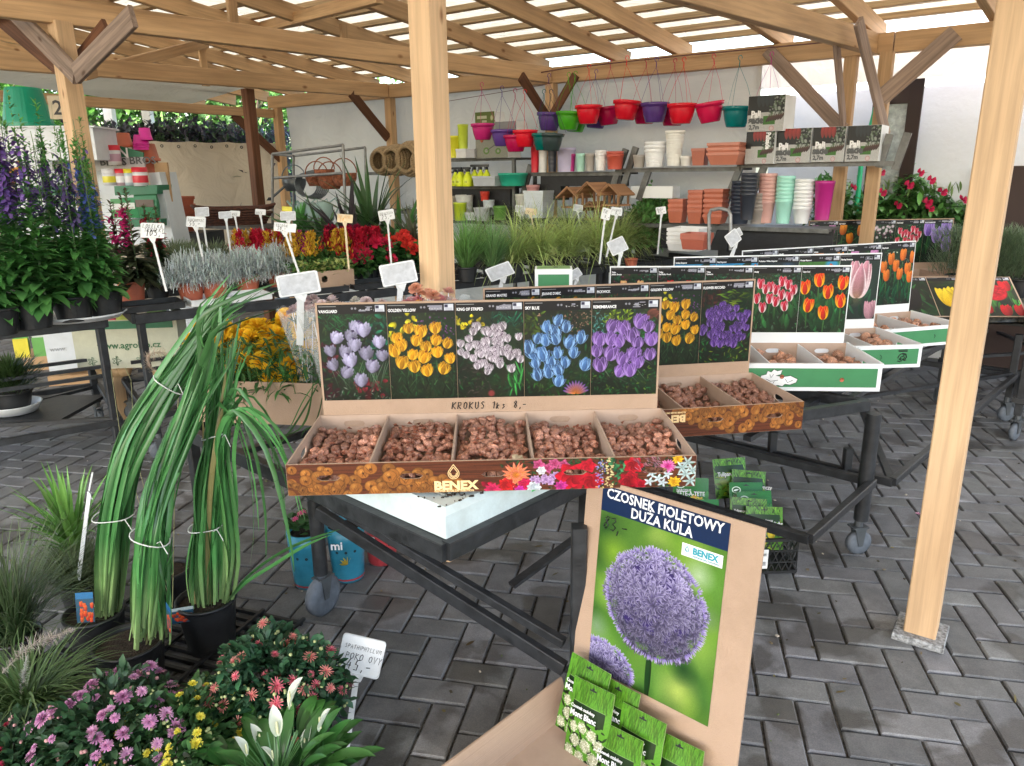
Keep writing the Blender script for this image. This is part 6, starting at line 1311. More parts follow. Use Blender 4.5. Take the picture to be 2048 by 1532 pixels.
for i, (px, py, st, H, col, fl, lab) in enumerate([(0, 668, 6, .92, PUR, 1.2, 'leftmost lobelia with dark violet spikes, cut by the left picture edge'), (70, 655, 7, 1.0, PUR, 1.5, 'lobelia with the densest violet flower spikes'), (150, 640, 7, 1.04, DPU, .6, 'tallest lobelia, mostly green spikes, in front of the pine post'), (212, 628, 7, .85, (.14, .2, .6), .35, 'lobelia with few bright blue flowers, at the right end of the violet row')]):
    lobelia(G2(px, py), lab, 50+i, st, col, H, flow=fl)
for i, (px, py) in enumerate([(40, 600), (125, 592), (195, 585)]): lobelia(G2(px, py), 'lobelia in the rear row, '+['behind the dense violet one', 'behind the tall green spikes', 'next to the price card reading 105,-'][i], 60+i, 6, PUR, .9, flow=.8)
lobelia(G2(268, 606), 'reddish leaved lobelia with pink flowers in a terracotta pot', 70, 4, (.65, .04, .22), .52, TERRA, .075, (.05, .06, .03), True, 1.1)
lobelia(G2(318, 594), 'low dark leaved plant with a few red flowers in a black pot', 71, 4, (.6, .04, .08), .42, None, .075, (.04, .08, .03), True, .5)
dl = MB().lathe([(.001, 0), (.17, 0), (.20, .03), (.205, .03), (.17, .006)], 26, ell=(1.1, .8)); tag(dl.build('saucer', WHITE_PL, loc=G2(163, 634)-Vector((0, 0, .012))+Vector((0, 0, .001)), rot=(0, 0, .6)), 'white oval plastic saucer under the lobelia pots', 'saucer')
for k in range(5): tray_flat(TL(.66+.0+k*.5-.9*(k == 0)*0, .13, ZT+.002), .46, .24, radians(34.4), WHITE_PL if k == 1 else BLACK_PL, ['black plastic tray under the terracotta pot of the reddish lobelia', 'white plastic tray under the rightmost silver plants', 'black tray under the red begonias', 'second black tray under the red begonias', 'black tray at the left end of the grasses'][k])
# silver cushions
for i, (px, py) in enumerate([(384, 598), (432, 594), (497, 584), (560, 574)]):
    p = G2(px, py); t = plant('silver_bush', p, ['silver wiry cushion plant, leftmost of the four in terracotta pots', 'silver wiry cushion plant, second from the left in its terracotta pot', 'silver wiry cushion plant, third from the left, by the white tray', 'silver wiry cushion plant nearest the variegated oregano'][i], 'silver plant', 'silver cushion plants in terracotta pots'); pot(t, .078, .105, TERRA)
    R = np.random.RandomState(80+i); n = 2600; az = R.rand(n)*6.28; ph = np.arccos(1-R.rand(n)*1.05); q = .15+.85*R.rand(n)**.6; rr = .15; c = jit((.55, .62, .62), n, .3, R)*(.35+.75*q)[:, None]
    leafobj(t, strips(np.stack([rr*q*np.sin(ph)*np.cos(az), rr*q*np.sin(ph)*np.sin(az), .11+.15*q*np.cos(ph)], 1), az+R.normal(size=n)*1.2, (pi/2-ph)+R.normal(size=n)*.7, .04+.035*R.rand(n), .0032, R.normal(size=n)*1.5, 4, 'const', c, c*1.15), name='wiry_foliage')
# variegated oregano in a carton
oc = G2(655, 575); t = empty('small_carton', oc, radians(34), 'brown carton with a handle hole holding the variegated oregano', 'carton'); 
mb = MB(); slot_wall(mb, TRS((-.15, -.1, 0)), .30, .12, .004, [(.10, .07, .02, .02)]); mb.build('front_wall', CARD, t); mb = MB(); slot_wall(mb, TRS((-.15, .1, 0)), .30, .12, .004, []); mb.build('back_wall', CARD, t)
for s in (-1, 1): mb = MB(); slot_wall(mb, TRS((s*.148, -.096, 0))@RZ(pi/2), .195, .12, .004, []); mb.build('side_wall', CARD, t)
t = plant('oregano_plant', oc+Vector((-.02, .0, .01)), 'low yellow and green variegated oregano in the brown carton'); R = np.random.RandomState(9); n = 900; x = R.uniform(-.17, .17, n); y = R.uniform(-.11, .12, n); c = np.where(R.rand(n, 1) < .55, jit((.42, .48, .16), n, .25, R), jit((.12, .25, .06), n, .3, R))
X, Y_ = x*cos(.6)-y*sin(.6), x*sin(.6)+y*cos(.6); leafobj(t, strips(np.stack([X, Y_, .08+.085*R.rand(n)], 1), R.rand(n)*6.28, .5+R.normal(size=n)*.5, .026, .022, .8*R.rand(n), 3, 'leaf', c, c*1.15, fold=.2))
# red begonias
def rosette(name, r, c0, c1, layers=4, k=7):
    parts = []; R = np.random.RandomState(k)
    for l in range(layers): n = k-l; az = np.arange(n)*6.28/n+R.rand(n); parts.append(strips(np.zeros((n, 3))+[0, 0, .004*l], az, .1+.35*l+.2*R.rand(n), r*(1-.17*l), r*.95*(1-.15*l), -.3+.5*R.rand(n), 4, 'fan', jit(c0, n, .15, R), jit(c1, n, .15, R), fold=.2))
    return npmesh(name, parts, PETAL)
BEG = [rosette('flower', .034, (.55, .02, .02), (.85, .05, .04), 3, 6), rosette('flower', .036, (.5, .01, .06), (.78, .03, .10), 3, 6), rosette('flower', .03, (.6, .03, .02), (.88, .08, .05), 3, 5)]
def begonia(px, py, seed, lab, n=14, which=None, r=.17):
    p = G2(px, py); t = plant('begonia_plant', p, lab, 'flowering plant', 'red begonias in black trays'); pot(t, .07, .09); R = np.random.RandomState(seed)
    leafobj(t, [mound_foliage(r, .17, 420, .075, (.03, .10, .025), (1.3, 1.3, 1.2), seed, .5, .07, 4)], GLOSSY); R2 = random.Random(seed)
    for i in range(n):
        az = R2.random()*6.28; ph = math.acos(1-R2.random()*.8); q = Vector((r*sin(ph)*cos(az), r*sin(ph)*sin(az), .09+.19*cos(ph))); nv = Vector((q.x, q.y-.12, .12)).normalized(); obj('flower', R2.choice(which or BEG), t, q, nv.to_track_quat('Z', 'Y').to_euler(), R2.uniform(1.3, 1.8))
    return t
begonia(690, 560, 1, 'red begonia beside the variegated oregano'); begonia(742, 556, 2, 'crimson begonia in the middle of the black tray', which=[BEG[1]], n=12); begonia(800, 548, 3, 'bright red begonia nearest the centre pine post', which=[BEG[0], BEG[2]], n=16); begonia(655, 520, 4, 'orange red begonia behind the oregano', n=12); begonia(742, 520, 6, 'red begonia in the rear row below the orange framed card', n=12)
# celosias
def celosia(px, py, Y, cols, lab, seed, n=9):
    p = PY(px, py, Y); p.z = ZT+.01; t = plant('celosia_plant', p, lab, 'flowering plant', 'feathery celosias behind the silver plants'); pot(t, .07, .1); R = np.random.RandomState(seed)
    leafobj(t, mound_foliage(.14, .14, 260, .06, (.06, .14, .04), (1.2, 1.3, 1.1), seed, .4, .08))
    for k in range(n):
        a = R.rand()*6.28; rr = .12*R.rand()**.5; m_ = 130; z = R.rand(m_); c = jit(cols[k % len(cols)], m_, .25, R); w = .045*(1-z**1.5)+.006
        o = leafobj(t, strips(np.stack([rr*cos(a)+w*R.normal(size=m_)*.5, rr*sin(a)+w*R.normal(size=m_)*.5, .2+.15*z], 1), R.rand(m_)*6.28, .9+.3*R.normal(size=m_), .032, .012, .2, 2, 'leaf', c*.85, c), PETAL, 'plume')
    return t
RD_, YL_, MG_ = (.62, .02, .06), (.72, .45, .05), (.4, .01, .2)
celosia(495, 500, 5.2, [RD_, YL_, RD_], 'celosia with red and yellow plumes, leftmost', 1, 10); celosia(545, 500, 5.2, [RD_, RD_, YL_], 'celosia with dark red combs and one yellow plume', 2, 10); celosia(610, 500, 5.0, [YL_, YL_, MG_], 'celosia with orange yellow plumes beside the blank card', 3, 10)
celosia(660, 490, 5.1, [YL_, RD_, YL_], 'celosia with yellow plumes left of the orange framed card', 4, 10); celosia(725, 485, 5.3, [RD_], 'large red celosia right of the orange framed card', 5, 12); celosia(690, 470, 5.6, [(.3, .01, .05)], 'deep crimson celosia, rearmost', 6, 9)
# santolina behind the silver cushions
for i, (px, Y) in enumerate([(375, 5.05), (430, 5.15), (350, 5.3)]):
    p = PY(px, 500, Y); p.z = ZT+.01; t = plant('lavender_plant', p, ['grey green lavender behind the leftmost silver plant', 'grey green lavender behind the second silver plant', 'lavender at the back, by the white display rack'][i]); pot(t, .07, .1); R = np.random.RandomState(i); n = 900; az = R.rand(n)*6.28; q = R.rand(n)
    leafobj(t, strips(np.stack([.13*q*np.cos(az), .13*q*np.sin(az), .1+.12*R.rand(n)], 1), az, 1.3-.5*q, .07+.06*R.rand(n), .004, .3, 3, 'leaf', jit((.10, .14, .07), n, .3, R), jit((.2, .26, .15), n, .3, R)))
# arching sedges in black pots
gi = [(935, 562, .30, (.10, .20, .06), 'bluish green upright grass next to the centre post'), (985, 560, .28, (.10, .18, .07), 'green grass with a white speckled picture label'), (1030, 552, .36, (.22, .28, .10), 'yellow green arching sedge, first right of the speckled label'), (1085, 545, .38, (.24, .30, .11), 'yellow green sedge above the JEANNE poster'), (1140, 538, .38, (.22, .28, .10), 'yellow green sedge right of the blue picture label'), (1195, 530, .38, (.22, .28, .10), 'yellow green sedge left of the narrow price cards'), (1240, 522, .34, (.20, .25, .09), 'last yellow green sedge before the red pot')]
for i, (px, py, L, c, lab) in enumerate(gi):
    g = grass(G2(px, py), 420, L*1.45, .0064, tuple(x*1.5 for x in c), tuple(min(.8, x*2.5) for x in c), lab, 1.7 if i > 1 else .8, 1.25, .04, .07, .10, seed=20+i, cat='grass plant', group='grasses in black pots on the middle trolley', elv=.6 if i > 1 else .4)
for i, (px, py, Y) in enumerate([(960, 500, 5.9), (1050, 490, 6.1), (1130, 480, 6.3), (1200, 470, 6.5), (1250, 470, 6.6), (1290, 465, 6.6)]):
    p = PY(px, py, Y); p.z = ZT+.01; br = i > 2; grass(p, 380, .5, .0045, (.08, .10, .04), (.26, .23, .11) if br else (.2, .3, .1), ['dark green grass behind the upright grass', 'tall green grass in the rear row', 'grass in the rear row below the wooden bird houses', 'brownish grass left of the narrow price cards', 'brownish grass behind the narrow price cards', 'brownish sedge left of the leafy green plants'][i], 1.3, 1.3, .04, .07, .1, seed=40+i, elv=.6)
care_card(Vector_o := empty('picture_tag', G2(972, 545)+Vector((0, -.07, .10)), 0, 'white and green speckled picture label in the grass pot', 'plant label'), Vector((0, 0, 0)), .07, .10, .2, -.2, (.7, .75, .7), red=False)
care_card(empty('picture_tag', G2(1022, 540)+Vector((.02, -.07, .12)), 0, 'blue picture label leaning in the sedge pot', 'plant label'), Vector((0, 0, 0)), .08, .085, .2, -.2, (.1, .35, .6), red=False)
# leafy green plants
def leafy(p, r, h, n, lab, seed, col=(.12, .30, .09), L=.06, z0=.09, cat='plant', group=None, flowers=0, fm=None):
    t = plant('leafy_plant', p, lab, cat, group); pot(t, .08, .11)
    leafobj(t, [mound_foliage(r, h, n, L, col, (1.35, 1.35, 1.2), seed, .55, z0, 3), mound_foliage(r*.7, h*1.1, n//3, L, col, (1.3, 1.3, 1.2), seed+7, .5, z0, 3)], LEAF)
    return t
leafy(G2(1285, 512), .17, .32, 900, 'bushy mint like green plant in a black pot, left one of the pair', 31); leafy(G2(1340, 500), .18, .36, 1000, 'bushy green plant with a small price card, right one of the pair', 32); 
p = PY(1300, 480, 6.9); p.z = ZT; leafy(p, .2, .42, 1000, 'tall green leafy plant behind the pair, top of the green mass', 33)
rp = G2(1262, 535); t = plant('plant_pot', rp, 'small empty terracotta pot at the end of the sedges', 'pot'); pot(t, .05, .07, TERRA)
# dracaenas and cordylines behind the begonias
for i, (px, Y, L, c, W, lab, el) in enumerate([(700, 5.9, .62, (.05, .045, .05), .05, 'dark purple leaved cordyline behind the celosias', .9), (745, 6.1, .75, (.05, .11, .04), .05, 'green dracaena with long strap leaves', 1.2), (800, 6.0, .55, (.06, .16, .045), .06, 'bright green strap leaved plant left of the centre post', .8), (650, 6.3, .5, (.05, .13, .04), .045, 'green leafy plant behind the orange celosia', .9), (830, 5.8, .5, (.10, .11, .07), .03, 'greyish spiky plant touching the centre post', 1.0), (600, 6.4, .4, (.06, .2, .05), .09, 'broad leaved green plant behind the grey cards', 1.2)]):
    p = PY(px, 480, Y); p.z = ZT+.01; t = plant('cordyline_plant', p, lab); pot(t, .09, .12); R = np.random.RandomState(90+i); n = 38; leafobj(t, strips(np.zeros((n, 3))+[0, 0, .12], R.rand(n)*6.28, el+.3*R.rand(n), L*(.6+.5*R.rand(n)), W*(.8+.4*R.rand(n)), 1.5*R.rand(n), 8, 'blade', jit(c, n, .3, R), jit(c, n, .3, R)*1.4, fold=.35), GLOSSY)
mb = empty('small_carton', G2(830, 520)+Vector((0, .55, 0)), .5, 'open brown carton with a hand hole behind the begonias', 'carton'); m2_ = MB(); slot_wall(m2_, TRS((-.2, 0, 0)), .4, .16, .005, [(.25, .10, .03, .012)]); m2_.build('front_wall', CARD, mb); m2_ = MB(); slot_wall(m2_, TRS((-.2, .25, 0)), .4, .16, .005, []); m2_.build('back_wall', CARD, mb); MB().box((0, .125, .003), (.4, .25, .005)).build('base', CARD, mb)
# cards in the pots
sg = 'small cards on stakes among the potted plants'
for (px, py, w, h, Y, rl, lines, lab, face, m_) in [
    (305, 461, .135, .088, 3.95, .05, ('LOBELKA', 'TRVALKY', '105,-'), 'white price card reading 105,- before the reddish lobelia', None, None), (392, 444, .125, .07, 4.5, .08, ('DUCHOVAC', '55,-'), 'white price card reading 55,- above the silver plants', None, None),
    (404, 424, .10, .07, 5.0, -.05, (), 'blank grey card behind the 55,- card', GREYCARD, None), (451, 430, .095, .05, 4.9, -.05, (), 'blank grey card left of the red celosias', GREYCARD, None), (470, 427, .08, .045, 5.6, .1, ('AKCE',), 'small white card at the far left of the celosias', None, None), (521, 424, .085, .045, 5.6, .1, ('AKCE',), 'small white card above the red celosia combs', None, None),
    (574, 418, .085, .04, 5.8, .1, (), 'bright yellow card at the back', YEL, YEL), (576, 432, .11, .065, 4.9, .0, (), 'blank grey card above the orange celosia', GREYCARD, None), (570, 455, .14, .055, 4.3, .12, ('CELOSIE', '30,-'), 'white price card on a slanting stake between the silver plants and the oregano', None, None), (690, 437, .11, .06, 4.8, .1, ('BEGONIE', '30,-'), 'cream framed card with orange numbers over the yellow celosia', None, CREAMY), (773, 430, .115, .075, 4.9, -.15, ('DRACENA', '25,-'), 'white price card on a tall stake left of the centre post', None, None),
    (1040, 418, .09, .06, 6.2, .1, (), 'blank grey card over the sedges, left', GREYCARD, None), (1062, 423, .10, .055, 5.9, .15, ('TRAVA',), 'cream card next to the grey one over the sedges', None, CREAMY), (1156, 416, .09, .06, 6.2, .15, (), 'blank grey card below the wooden bird houses', GREYCARD, None), (1212, 428, .065, .085, 4.9, .3, ('TR', '60,-'), 'narrow white card on a slanting stake in the small red pot', None, None), (1233, 423, .09, .065, 5.4, .12, ('OSTRICE', '60,-'), 'white card just right of the narrow one', None, None), (1322, 421, .085, .06, 5.6, -.1, ('MATA', '45,-'), 'white card in front of the leafy green plants', None, None)]:
    c = PY(px, py, Y); base = (c.x+rnd.uniform(-.01, .02)+(.05 if rl > .1 else 0)*(-1 if px > 1200 else 1), c.y+.03, ZT+.08 if c.z-.3 < ZT+.1 else c.z-.32); sign(px, py, w*.88, h*.88, .3, Y=Y, yaw=.12, tilt=.3, roll=rl, lines=lines, label=lab, m=m_, face=face, base=base, stakew=.012, group=sg, lh=.3, ink=(mat('orange_ink', (.8, .4, .02), .5, bump=0) if px == 690 else None))
# small green box
gb_ = PY(1107, 580, 3.45); gz = gb_.z-.12; t = empty('green_box', (gb_.x, gb_.y, .70), radians(-3), 'small white and green closed carton behind the bulb boards', 'carton'); hh = PY(1107, 535, 3.45).z-.70
MB().box((0, 0, hh/2), (.17, .12, hh)).build('box_body', CARD_W, t); MB().box((.0, -.0605, hh*.55), (.14, .001, hh*.8)).build('green_print', GREEN_PR, t); MB().box((0, 0, hh+.0015), (.15, .10, .002)).build('green_lid', mat('lid_print', (.2, .38, .12), .5, var=.3, scale=30), t); MB().box((.01, -.01, hh+.003), (.02, .018, .002)).build('lid_hole', INK, t)
# bouquets in cellophane behind the front carton
CELL_M, nt, b_ = base_mat('cellophane'); b_.inputs['Base Color'].default_value = (.85, .88, .9, 1); b_.inputs['Roughness'].default_value = .12; b_.inputs['Alpha'].default_value = .22
def bouquet(px, py, Y, cols, lab, seed, n=6, leaf=True):
    p = PY(px, py, Y); t = empty('bouquet', (p.x, p.y, .70), 0, lab, 'bouquet', 'wrapped bouquets standing behind the front carton'); H = p.z-.70; R = random.Random(seed)
    mb = MB(); m_ = 22; vs = []
    for z, r in ((0, .02), (H*.5, .05), (H*.95, .10)):
        for k in range(m_): a = 2*pi*k/m_; q = r*(1+.12*sin(5*a+seed)+.05*R.uniform(-1, 1)); vs.append((q*cos(a), q*sin(a), z+(R.uniform(-.02, .03) if z > H*.8 else 0)))
    mb.add(vs, [(i*m_+k, i*m_+(k+1) % m_, (i+1)*m_+(k+1) % m_, (i+1)*m_+k) for i in range(2) for k in range(m_)], smooth=True); mb.build('wrapping', CELL_M, t)
    mb = MB(); 
    for k in range(n):
        a = 2*pi*k/n+R.random(); r = .05 if k else 0; q = Vector((r*cos(a), r*sin(a), H-.01+R.uniform(-.02, .03))); mb.tube([(0, 0, .02), q*.6, q], .002, 4)
        c = R.choice(cols); obj('flower', rosette('flower', .026, tuple(x*.85 for x in c), c, 5, 8), t, q, (R.uniform(-.2, .6), R.uniform(-.4, .4), 0), R.uniform(.8, 1.15))
    mb.build('stems', LEAF, t); RR = np.random.RandomState(seed); leafobj(t, strips(np.zeros((14, 3))+[0, 0, H*.75], RR.rand(14)*6.28, 1.0, .09, .03, .5, 4, 'leaf', jit((.08, .15, .07), 14, .3, RR)))
PK_, OR_, WH_ = (.72, .30, .34), (.85, .42, .14), (.75, .62, .64)
bouquet(855, 590, 2.62, [(.8, .42, .3), OR_], 'bouquet of salmon and orange roses in front of the centre post', 1, 5); bouquet(815, 603, 2.66, [PK_], 'bouquet of pink roses left of the salmon ones', 2, 5); bouquet(895, 600, 2.7, [PK_, (.8, .45, .4)], 'bouquet of pink chrysanthemums right of the salmon roses', 3, 5); bouquet(650, 607, 2.75, [WH_], 'bouquet of pale lilac roses at the left end', 4, 6); bouquet(712, 612, 2.75, [(.75, .72, .68), WH_], 'bouquet with one small white rose standing up', 5, 5); bouquet(760, 612, 2.72, [WH_], 'bouquet wrapped in clear film with white flowers', 6, 4); bouquet(605, 610, 2.85, [(.7, .55, .6)], 'pale pink bouquet behind the marigolds', 7, 5)
# mandevilla behind the far cartons, rosemary at right
mv = P(1800, 470, .95); mvp = PY(1790, 440, 6.35); t = plant('mandevilla_plant', (mvp.x, mvp.y, .80), 'dark green mandevilla with red trumpet flowers above the far carton', 'flowering plant'); R = np.random.RandomState(4)
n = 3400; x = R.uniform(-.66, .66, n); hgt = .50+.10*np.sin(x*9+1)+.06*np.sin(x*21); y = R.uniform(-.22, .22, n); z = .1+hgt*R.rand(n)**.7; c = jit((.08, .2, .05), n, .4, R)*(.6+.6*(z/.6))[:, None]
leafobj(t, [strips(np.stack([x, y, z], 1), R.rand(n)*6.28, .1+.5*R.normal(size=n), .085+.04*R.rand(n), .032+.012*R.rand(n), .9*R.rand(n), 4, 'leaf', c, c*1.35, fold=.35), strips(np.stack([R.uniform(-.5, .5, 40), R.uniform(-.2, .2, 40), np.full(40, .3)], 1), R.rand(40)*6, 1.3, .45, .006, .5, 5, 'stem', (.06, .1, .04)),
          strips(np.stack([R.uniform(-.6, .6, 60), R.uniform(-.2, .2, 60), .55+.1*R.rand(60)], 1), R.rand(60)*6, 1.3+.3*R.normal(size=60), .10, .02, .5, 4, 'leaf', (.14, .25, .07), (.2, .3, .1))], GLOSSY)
mfl = rosette('flower', .04, (.35, .01, .05), (.62, .02, .10), 2, 5)
for px, py in ((1706, 375), (1764, 385), (1818, 370), (1862, 360), (1884, 384), (1855, 405), (1860, 418), (1762, 345), (1840, 345), (1925, 400), (1795, 410)):
    q = PY(px, py, mvp.y-.24); obj('flower', mfl, t, q-Vector(t.location), (rnd.uniform(.9, 1.5), 0, rnd.uniform(-.5, .5)), rnd.uniform(.8, 1.15))
tb = trolley([S(8.1, 1.2), S(9.5, 1.2), S(9.5, .5), S(8.1, .5)], .78, 'black trolley below the mandevilla', zl=.25, legs=(0, 1, 2, 3))
for i, (px, Y) in enumerate([(1925, 5.6), (1985, 5.5), (2040, 5.4)]):
    p = PY(px, 560, Y); p.z = .66; t = plant('rosemary_plant', p, ['rosemary like fine green shrub left of the right post', 'rosemary like shrub right of the right post', 'rosemary like shrub at the right picture edge'][i]); pot(t, .12, .16); R = np.random.RandomState(i+5); n = 2200; az = R.rand(n)*6.28; q = R.rand(n)**.6
    leafobj(t, strips(np.stack([.24*q*np.cos(az), .2*q*np.sin(az), .15+.32*R.rand(n)], 1), az+R.normal(size=n), 1.2-.4*q, .06+.06*R.rand(n), .004, .2, 2, 'leaf', jit((.06, .10, .05), n, .3, R), jit((.16, .22, .12), n, .3, R)))
# leaning tulip board and dark sacks at the right edge
lbp = P(2045, 641, .66); t = empty('leaning_board', (lbp.x-.55, lbp.y-.05, .70), radians(-4), 'tilted picture board with black, yellow and red tulips lying at the right edge', 'picture board'); M = RX(radians(-52)); 
MB().box((0, 0, 0), (1.05, .006, .34), M=(M@TRS((0, 0, .17))).to_3x3()).build('picture_board', CARD_IN, t, loc=M@Vector((0, 0, .17)))
for i, k in enumerate(['lilac', 'black', 'yellow', 'red']):
    a = -.52+i*.26; uvquad('poster', M@Vector((a, -.0045, .004)), M@Vector((a+.255, -.0045, .004)), M@Vector((a+.255, -.0045, .335)), M@Vector((a, -.0045, .335)), pm(k), t)
SACK = mat('soil_sack', (.05, .048, .04), .35, var=.9, scale=70, bump=.6, bscale=30)
for i, (dx, dy) in enumerate([(0, .12), (.42, .1), (.1, .45)]):
    mb = MB(); n = 10; vs = []
    for j in range(n+1):
        for k in range(n+1):
            u, v = k/n*2-1, j/n*2-1; e_ = max(0, (1-u**6)*(1-v**6)); vs.append((u*.24, v*.17, .012+.11*e_**.6+.01*sin(u*6+i)*e_))
    fs = [(j*(n+1)+k, j*(n+1)+k+1, (j+1)*(n+1)+k+1, (j+1)*(n+1)+k) for j in range(n) for k in range(n)]; mb.add(vs, fs, smooth=True); mb.add([(-.24, -.17, .0), (.24, -.17, .0), (.24, .17, .0), (-.24, .17, .0)], [(3, 2, 1, 0)])
    tag(mb.build('soil_sack', SACK, loc=(lbp.x-.25+dx, lbp.y+.02+dy, .645), rot=(0, 0, .3*i)), ['dark speckled soil sack under the leaning tulip board', 'dark speckled soil sack at the right picture edge', 'dark speckled sack behind the other two on the right trolley'][i], 'sack')
# ------------------------------------------------------------------ rack shelves along the back eave
RACK = mat('rack_steel', (.13, .13, .125), .45, metal=.3, var=.3); RACKD = mat('rack_board', (.07, .065, .06), .6, var=.3)
def zat(px, py, b): return PS(px, py, b)
def ab(p): r = np.array([p.x, p.y])-E0; return float(r@AU), float(r@BV)
rk = []
def shelf(x0, x1, py0, b, depth, label, uprights=(), thick=.02, y1=None):
    p0 = PS(x0, py0, b); a0, a1 = ab(p0)[0], ab(PS(x1, y1 or py0, b))[0]; z = p0.z; am = (a0+a1)/2
    t = empty('shelf_rack', S(am, b, 0), SANG, label, 'shelf'); MB().box((0, depth/2, z-thick/2), (a1-a0, depth, thick)).build('shelf_board', RACKD, t); MB().box((0, -.002, z-thick/2-.002), (a1-a0, .006, thick+.012)).build('shelf_edge', RACK, t)
    for a in uprights:
        aa = ab(PS(a, py0, b))[0]-am
        for yy in (0, depth): MB().beam((aa, yy, 0), (aa, yy, z+.25), .03, .03).build('upright', RACK, t)
    return z, a0, a1
def leg_slant(pxa, pya, pxb, pyb, b, t):
    p, q = PS(pxa, pya, b), PS(pxb, pyb, b); M = t.matrix_world.inverted(); MB().beam(M@p, M@q, .03, .05).build('slanted_upright', RACK, t)
BB = .55
zs1, *_ = shelf(898, 1030, 318, BB, .35, 'upper steel shelf with boxes, just right of the centre post', uprights=(1028,)); shelf(898, 1030, 372, BB, .35, 'steel shelf with the yellow spray bottles'); shelf(898, 1030, 440, BB, .4, 'lower shelf with white and green pots behind the sedges')
zs2, *_ = shelf(1062, 1245, 346, BB, .3, 'dark shelf carrying a row of slim coloured flower pots'); shelf(1240, 1480, 338, BB, .3, 'dark shelf with tall white pots and terracotta planters', y1=335); shelf(1482, 1790, 328, BB, .3, 'shelf carrying the four Palisade cartons', y1=318)
shelf(1330, 1660, 449, BB, .35, 'lower shelf with stacked tall pots behind the tulip boards'); shelf(1040, 1330, 440, BB, .45, 'lower shelf with bird houses and white planters')
bpy.context.view_layer.update()
tt = empty('ladder_rack', S(5.2, BB-.05, 0), SANG, 'grey slanted ladder uprights holding the pot shelves', 'rack')
bpy.context.view_layer.update()
for q in ((1252, 298, 1210, 420), (1272, 294, 1232, 420), (1490, 312, 1420, 480), (1062, 330, 1035, 430), (1298, 340, 1278, 400), (1530, 330, 1500, 400), (1780, 268, 1758, 335), (1816, 265, 1790, 340)): leg_slant(*q, BB-.03, tt)
mb = MB(); M = tt.matrix_world.inverted()
mb.tube([M@PS(x, y, 1.6) for x, y in ((1418, 500), (1418, 430), (1422, 420), (1440, 417), (1457, 421), (1461, 430), (1461, 500))], .012, 8); mb.build('handle_tube', GREY_STEEL, tt)
# pots and tubs on the shelves
def colmat(c, gloss=.35, name=None):
    return mat(name or 'plastic_%02x%02x%02x' % tuple(int(255*x) for x in c), c, gloss, var=.05, bump=.05, rand=.04)
def tub(x0, x1, yt, yb, b, col, label, shape='round', n=1, rings=0, taper=.8, name='flower_pot', cat='pot', group=None, gloss=.35, lean=0.0, gap=.022):
    base = PS((x0+x1)/2, yb, b); c0, c1 = PS(x0, (yt+yb)/2, b), PS(x1, (yt+yb)/2, b); r = (c1-c0).length*.5*.92; top = PS((x0+x1)/2, yt, b).z; h = top-base.z; hp = h-gap*(n-1); m = colmat(col, gloss)
    t = empty(name, base+Vector((0, 0, .001)), SANG, label, cat, group); sq = .0; ns = 24
    for k in range(n):
        mb = MB(); z = k*gap; pr = [(.001, z), (r*taper, z), (r*taper, z+.001)]
        if rings:
            for j in range(1, rings): f = j/rings; q = r*(taper+(1-taper)*f); pr += [(q, z+hp*f), (q*1.018, z+hp*f+.002), (q*1.018, z+hp*f+.006), (q, z+hp*f+.008)]
        if k == n-1 or n > 1: pr += [(r*.985, z+hp-.022), (r*1.03, z+hp-.020), (r*1.03, z+hp), (r*.97, z+hp), (r*.93, z+hp-.03)]
        if shape == 'round': mb.lathe(pr, ns)
        else: mb.lathe([(a*1.30, c) for a, c in pr], 4, M=Matrix.Rotation(pi/4, 3, 'Z'), smooth=False, ell=(1, 1))
        mb.build('pot_shell', m, t)
    return t
row = [(1062, 1078, 272, 345, (.62, .02, .04), 'tall slim bright red pot at the left end of the pot shelf'), (1078, 1094, 296, 345, (.72, .72, .72), 'white slim pot beside the bright red one'), (1096, 1113, 293, 344, (.03, .035, .05), 'black slim pot between white and lilac pots'), (1115, 1150, 296, 344, (.50, .46, .66), 'lilac pot, widest on the left pot shelf'), (1132, 1150, 308, 343, (.42, .03, .20), 'small magenta pot before the lilac one'), (1152, 1170, 307, 343, (.42, .72, .62), 'mint green pot with a scalloped rim on the shelf'), (1170, 1189, 307, 342, (.36, .33, .31), 'taupe pot next to the mint one'), (1190, 1213, 301, 341, (.78, .78, .8), 'white ribbed pot beside the red stack'), (1213, 1246, 303, 339, (.50, .09, .06), 'red pots stacked at the slanted upright')]
for x0, x1, yt, yb, c, lab in row: tub(x0, x1, yt, yb, BB+.12, c, lab, n=2 if x0 in (1190, 1213) else 1, rings=6 if x0 in (1078, 1190, 1096) else 0, taper=.82, group='slim flower pots on the left pot shelf')
for x0, x1, yt, yb, c, lab, kw in [(1266, 1290, 310, 335, (.36, .33, .31), 'low taupe pot left of the white tubs', {}), (1288, 1330, 284, 334, (.78, .79, .82), 'white ribbed stacked tub on the middle shelf', dict(n=3, rings=8, gap=.03)), (1328, 1367, 262, 332, (.74, .73, .70), 'tall white woven pattern pot', dict(taper=.7, rings=14)), (1360, 1384, 312, 332, (.72, .70, .68), 'low off white pot before the terracotta planters', {}), (1384, 1416, 297, 331, (.42, .13, .08), 'single square terracotta planter on the middle shelf', dict(shape='sq')), (1418, 1492, 286, 330, (.48, .17, .11), 'stack of long terracotta planters with ribbed sides', dict(shape='sq', n=3, gap=.035))]:
    tub(x0, x1, yt, yb, BB+.12, c, lab, **kw)
